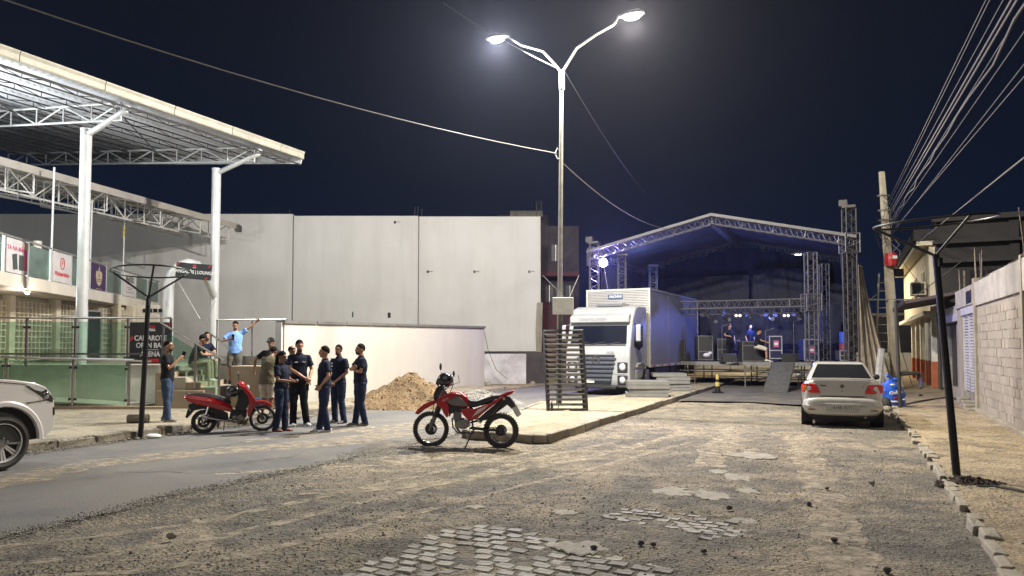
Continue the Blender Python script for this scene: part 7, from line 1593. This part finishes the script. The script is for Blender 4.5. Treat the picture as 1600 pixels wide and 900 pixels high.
    if hair in ('short', 'long', 'tail'):
        f = lambda az: radians(53 + 72 * (1 - cos(az)) / 2 + (8 if .9 < min(az, 2 * pi - az) < 1.7 else 0))
        lb(fin(shellpart((.0795, .100, .107), (0, .015, .020), f)), 'hair', M_hair, r, smooth=True, angle=180)
    if hair == 'fringe': lb(fin(shellpart((.080, .101, .104), (0, .016, .018), lambda az: radians(60 + 64 * (1 - cos(az)) / 2), th0=radians(48))), 'hair', M_hair, r, smooth=True, angle=180)
    if hair in ('long', 'tail'):
        q = HM.inverted() @ (c + Vector((0, .13, .05))); lb(fin(MB().tube([(0, .09, .03), (0, .125, -.04), q + Vector((0, .02, .05)), q + Vector((0, .0, -.12))], [.045, .042, (.05, .04), .02], 12).xf(HM)), 'ponytail', M_hair, r, smooth=True)
    if beard:
        lb(fin(MB().ell((0, -.045, -.083), (.052, .052, .044), 16, 10).ell((0, -.088, -.045), (.028, .012, .007), 8, 5).xf(HM)), 'beard', M_stub, r, smooth=True)
    if cap:
        mc = M_blk; o = lb(fin(shellpart((.088, .108, .112), (0, .012, .03), lambda az: radians(78))), 'cap', mc, r, smooth=True, angle=180)
        lb(fin(MB().tube([(0, -.09, .052), (0, -.135, .050), (0, -.17, .04)], [(.078, .006), (.07, .006), (.035, .005)], 12, up=(0, 0, 1)).xf(HM)), 'cap_brim', mc, o)
        lb(fin(MB().ell((0, -.098, .085), (.018, .008, .014)).xf(HM)), 'cap_badge', M_prnt, o)
    # trousers
    m = MB(); end = .42 if shorts else .97
    m.tube([p + (p - w) * .75, p + (p - w) * .3, p, p.lerp(w, .55)], [(.11, .09), (.168 * g, .125 * g), (.165 * g, .122 * g), (.148 * g, .11 * g)], 18, up=(0, 1, 0))
    for s in 'LR':
        hp, kn, an = J['hp' + s], J['kn' + s], J['an' + s]
        if shorts: e1 = kn.lerp(an, .06); m.tube([hp, hp.lerp(kn, .5), kn.lerp(hp, .15), e1], [.098 * g, .098 * g, .088, .086], 14)
        else: m.tube([hp, hp.lerp(kn, .5), kn, kn.lerp(an, .5), an.lerp(kn, .06), an + Vector((0, 0, -.035))], [.102 * g, .094 * g, .075, .071, .066, .070], 14)
    crease(lb(fin(m), 'shorts' if shorts else 'trousers', legs, r, remesh=.013), .020)
    # shirt
    m = MB(); bot = p + (p - w) * (.10 + untuck)
    m.tube([bot, p.lerp(w, .3), w, c, c.lerp(n, .55), c.lerp(n, .82), n + (n - c) * .02], [(.172 * g, .130 * g), (.165 * g, .126 * g), (.152 * g, .118 * g), (.178 * g, .128 * g), (.178 * g, .112), (.135, .085), (.068, .066)], 20, up=(0, 1, 0))
    for s in 'LR':
        sh, el = J['sh' + s], J['el' + s]; m.tube([sh.lerp(c.lerp(n, .6), .35), sh, sh.lerp(el, sleeve), sh.lerp(el, sleeve + .12)], [.062, .066, .068, .072], 14)
    so = crease(lb(fin(m), 'shirt', shirt, r, remesh=.013), .022)
    for (pp_, ss) in prints: lb(fin(MB().ell(pp_, ss, 8, 5)), 'shirt_print', M_prnt, so)
    if prints: lb(fin(MB().tube([n + Vector((.06 * cos(a * pi / 8), .062 * sin(a * pi / 8) - .012, .012 + .012 * sin(a * pi / 8))) for a in range(16)], (.008, .018), 6, close=True)), 'collar', shirt, so)
    for s in 'LR':
        an = J['an' + s]; ft = J['ft' + s].normalized(); g0 = Vector((an.x, an.y, an.z - .09)); rt = Vector((-ft.y, ft.x, 0))
        m = MB(); m.tube([g0 - ft * .075 + Vector((0, 0, .045)), g0 - ft * .03 + Vector((0, 0, .055)), g0 + ft * .06 + Vector((0, 0, .045)), g0 + ft * .13 + Vector((0, 0, .033)), g0 + ft * .185 + Vector((0, 0, .025))], [(.032, .042), (.042, .055), (.046, .042), (.047, .030), (.026, .020)], 12, up=(0, 0, 1))
        so_ = lb(fin(m), 'shoe', shoes, r, smooth=True); m = MB(); m.tube([g0 - ft * .085 + Vector((0, 0, .011)), g0 + Vector((0, 0, .011)), g0 + ft * .11 + Vector((0, 0, .011)), g0 + ft * .195 + Vector((0, 0, .012))], [(.034, .011), (.043, .011), (.050, .011), (.028, .010)], 10, up=(0, 0, 1)); lb(fin(m), 'sole', M_prnt if shoes in (M_shW, M_shG) else M_shK, so_)
    return r, J, sc
def held(name, r, at, sc, size, mt, label, cat, rx=0, rz=0):
    M = rootmat(r) @ Matrix.Translation(Vector(at) * sc); o = MB().box((0, 0, 0), size, rz=rz, rx=rx).build(name, mt, bevel=.004); o.matrix_world = M; o.location = M.translation; o.rotation_euler = r.rotation_euler; tag(o, label, cat); return o
M_ph = mat('phone_black', (.01, .01, .012), .15)
# sidewalk man with phone
A_, J_, s_ = person('man in black tee and jeans holding a phone to his mouth', G(263, 658, .15), radians(100), 1.76, dict(elR=(-.25, -.10, 1.15), wrR=(-.13, -.27, 1.36), elL=(.22, .16, 1.15), wrL=(.20, .16, .90), anL=(.12, .06, .09), anR=(-.13, -.06, .09)), M_blk, M_jean, M_skA, M_shG, yaw=radians(-12), beard=2, build=1.08, untuck=.25, curl=1.0)
held('phone', A_, (-.075, -.34, 1.44), s_, (.012, .075, .15), M_ph, 'dark phone held up to the mouth of the man beside the ring post', 'phone', .3)
# seated
person('man in black tee and khaki trousers sitting on the steps behind the stair glass', Vector((AX(303, 20.15), 20.15, .82)), radians(95), 1.74, dict(), M_blk, M_khk, M_skA, M_shW, base=SIT, cap=True, pitch=radians(12), curl=.9)
person('seated man in dark tee half hidden behind the other man on the steps', Vector((AX(316, 20.85), 20.85, .84)), radians(60), 1.78, dict(head=(0, -.2, 1.2)), M_navy, M_khk, M_skA, M_shK, base=SIT, pitch=radians(8), beard=1, yaw=radians(-20), curl=.9)
# light blue tee
A_, J_, s_ = person('man in light blue tee with one arm raised to the rail', Vector((AX(369, 21.2), 21.15, .70)), radians(12), 1.80, dict(elL=(.36, -.03, 1.56), wrL=(.56, -.06, 1.74), shL=(.19, .01, 1.43), elR=(-.33, -.06, 1.20), wrR=(-.10, -.25, 1.24), anL=(.07, -.05, .09), anR=(-.12, .08, .09), knR=(-.13, .0, .5)), M_blue, M_gsh, M_skA, M_shK, shorts=True, pitch=radians(22), beard=2, build=1.12, untuck=.5, curl=.9, palR=(0, 1, .2), palL=(.3, -1, -.2))
held('phone', A_, (-.015, -.31, 1.31), s_, (.075, .012, .15), M_ph, 'dark phone held at the chest of the man in the light blue tee', 'phone')
# cap man behind, olive man
person('man in black cap and dark tee leaning with elbow out behind the olive tee', Vector((AX(424, 19.2), 19.2, .15)), radians(-5), 1.84, dict(elR=(-.42, .05, 1.22), wrR=(-.44, .05, .98), elL=(.25, -.1, 1.18), wrL=(.1, -.25, 1.15)), M_blk, M_dsh, M_skB, M_shK, shorts=True, cap=True, pitch=radians(10), build=1.1)
person('man in long olive tee and pale shorts seen from behind', G(419, 653, .15), radians(165), 1.70, dict(waist=(0, -.03, 1.1), chest=(0, -.09, 1.27), neck=(0, -.15, 1.44), head=(0, -.25, 1.56), shL=(.18, -.12, 1.38), shR=(-.18, -.12, 1.38), elL=(.22, -.28, 1.15), elR=(-.22, -.28, 1.15), wrL=(.08, -.45, 1.15), wrR=(-.08, -.45, 1.15)), M_olive, M_wsh, M_skB, M_shK, shorts=True, pitch=radians(25), build=1.18, untuck=.95)
# woman
A_, J_, s_ = person('woman with long black ponytail in navy polo and blue jeans, looking at her hands', G(441, 674), radians(72), 1.68, dict(elR=(-.20, -.06, 1.13), wrR=(-.06, -.30, 1.10), elL=(.20, -.06, 1.13), wrL=(.05, -.30, 1.10), knL=(.09, -.03, .5), anL=(.08, -.05, .09), anR=(-.09, .07, .09), pelvis=(0, .02, .95)), M_navy, M_jean2, M_skB, M_shR, hair='tail', pitch=radians(14), build=1.0, prints=[((-.235, 0, 1.27), (.012, .035, .012))], curl=1.0, palL=(0, 0, 1), palR=(0, 0, 1))
# bald man behind
person('balding man mostly hidden between the woman and the tallest man', Vector((AX(456, 17.9), 17.9, .0)), radians(60), 1.79, dict(), M_blk, M_dsh, M_skB, M_shK, shorts=True, hair='fringe', pitch=radians(18))
# tall man
A_, J_, s_ = person('tallest man in navy polo and black trousers, hands clasped at one side', G(468, 666), radians(22), 1.93, dict(elR=(-.17, -.10, 1.16), wrR=(.10, -.20, .98), elL=(.25, .0, 1.14), wrL=(.17, -.17, .93), head=(0, -.03, 1.63), anL=(.16, .0, .09), anR=(-.10, .03, .09), ftL=(.4, -1, 0)), M_navy, M_btr, M_skA, M_shW, pitch=radians(14), yaw=radians(10), beard=1, prints=[((-.07, -.125, 1.30), (.035, .012, .010)), ((.08, -.125, 1.30), (.03, .012, .008))], curl=.9, build=1.0, palR=(0, 1, 0), palL=(0, 1, 0))
held('phone', A_, (.14, -.24, .80), s_, (.07, .012, .14), M_ph, 'phone held low in the hand of the tallest man in navy', 'phone')
# man facing left, near
person('man in navy polo facing left with a hand in his jeans pocket', G(508, 675), radians(-70), 1.79, dict(elL=(.27, .05, 1.15), wrL=(.18, -.09, .95), elR=(-.25, .03, 1.15), wrR=(-.18, -.09, .95), anL=(.10, .06, .09), anR=(-.11, -.08, .09), ftL=(-.25, -1, 0)), M_navy, M_jean2, M_skA, M_shW, yaw=radians(-5), prints=[((.245, .01, 1.27), (.012, .035, .014)), ((.07, .13, 1.40), (.04, .012, .012)), ((.07, .13, 1.34), (.035, .012, .010))], build=1.08)
person('bearded man in navy polo and jeans, hands folded, behind the man facing left', G(530, 661), radians(-28), 1.82, dict(elR=(-.22, -.05, 1.14), wrR=(-.05, -.21, .95), elL=(.24, .0, 1.14), wrL=(.06, -.21, .92), anL=(.16, .0, .09)), M_navy, M_jean2, M_skB, M_shK, yaw=radians(15), beard=2, prints=[((.24, .0, 1.27), (.014, .03, .014))], build=1.05, palR=(0, 1, 0), palL=(0, 1, 0))
person('man in navy polo with folded arms at the right end of the group', G(564, 665), radians(-62), 1.84, dict(elR=(-.22, -.14, 1.20), wrR=(.05, -.16, 1.24), elL=(.235, -.07, 1.16), wrL=(-.05, -.17, 1.20), anL=(.12, .07, .09), anR=(-.12, -.07, .09)), M_navy, M_jean2, M_skA, M_shG, beard=1, prints=[((.22, -.03, 1.28), (.02, .03, .012))], build=1.10, palR=(0, 1, .2), palL=(0, 1, .2))
# stage crew
person('stagehand in black standing on the left half of the stage', Vector((AX(1140, 32.6), 32.6, ZD)), radians(10), 1.66, dict(elR=(-.3, -.1, 1.2), wrR=(-.2, -.3, 1.15)), M_blk, M_btr, M_skA, M_shK, detail=False)
person('stagehand in dark tee and light shorts perched by the mixing case', Vector((AX(1182, 31.2), 31.2, ZD)), radians(70), 1.70, dict(pelvis=(0, 0, .68), waist=(0, -.02, .84), chest=(0, -.05, 1.0), neck=(0, -.07, 1.18), head=(0, -.11, 1.33), shL=(.17, -.06, 1.12), shR=(-.17, -.06, 1.12), hpL=(.09, -.03, .66), hpR=(-.09, -.03, .66), knL=(.12, -.40, .54), knR=(-.12, -.40, .54), anL=(.12, -.46, .09), anR=(-.12, -.40, .09), elL=(.2, -.2, .92), elR=(-.2, -.2, .92), wrL=(.1, -.42, .84), wrR=(-.1, -.42, .84)), M_navy, M_wsh, M_skA, M_shW, shorts=True, base=SIT, detail=False)
person('stagehand half hidden behind the mixing case on stage', Vector((AX(1172, 32.9), 32.9, ZD)), radians(20), 1.62, dict(), M_navy, M_btr, M_skA, M_shK, detail=False)
o = MB().tube([G(404, 640, .15) + Vector((0, 0, .02)), G(404, 640, .15) + Vector((0, 0, .30))], [(.22, .15), (.20, .13)], 12).build('cooler_bag', cloth('blue_bag', (.03, .06, .12)), bevel=.03); tag(o, 'dark blue bag on the pavement between the scooter and the olive tee man', 'bag')

# ---------------- thin haze volume added to give the lamps halos
HAZE = 0.00024
if HAZE:
    hz = MB().b2((-75, -14, -1.2), (75, 135, 13.5)).build('haze', None); hz['kind'] = 'stuff'; hz['label'] = 'faint haze added for halos round the lamps'
    hm_ = bpy.data.materials.new('halo_haze'); hm_.use_nodes = True; hn = hm_.node_tree; hn.nodes.clear(); ho = hn.nodes.new('ShaderNodeOutputMaterial'); hv = hn.nodes.new('ShaderNodeVolumePrincipled')
    hv.inputs['Density'].default_value = HAZE; hv.inputs['Color'].default_value = (.72, .76, 1, 1); hv.inputs['Anisotropy'].default_value = .78; hn.links.new(hv.outputs[0], ho.inputs['Volume']); hz.data.materials.append(hm_)
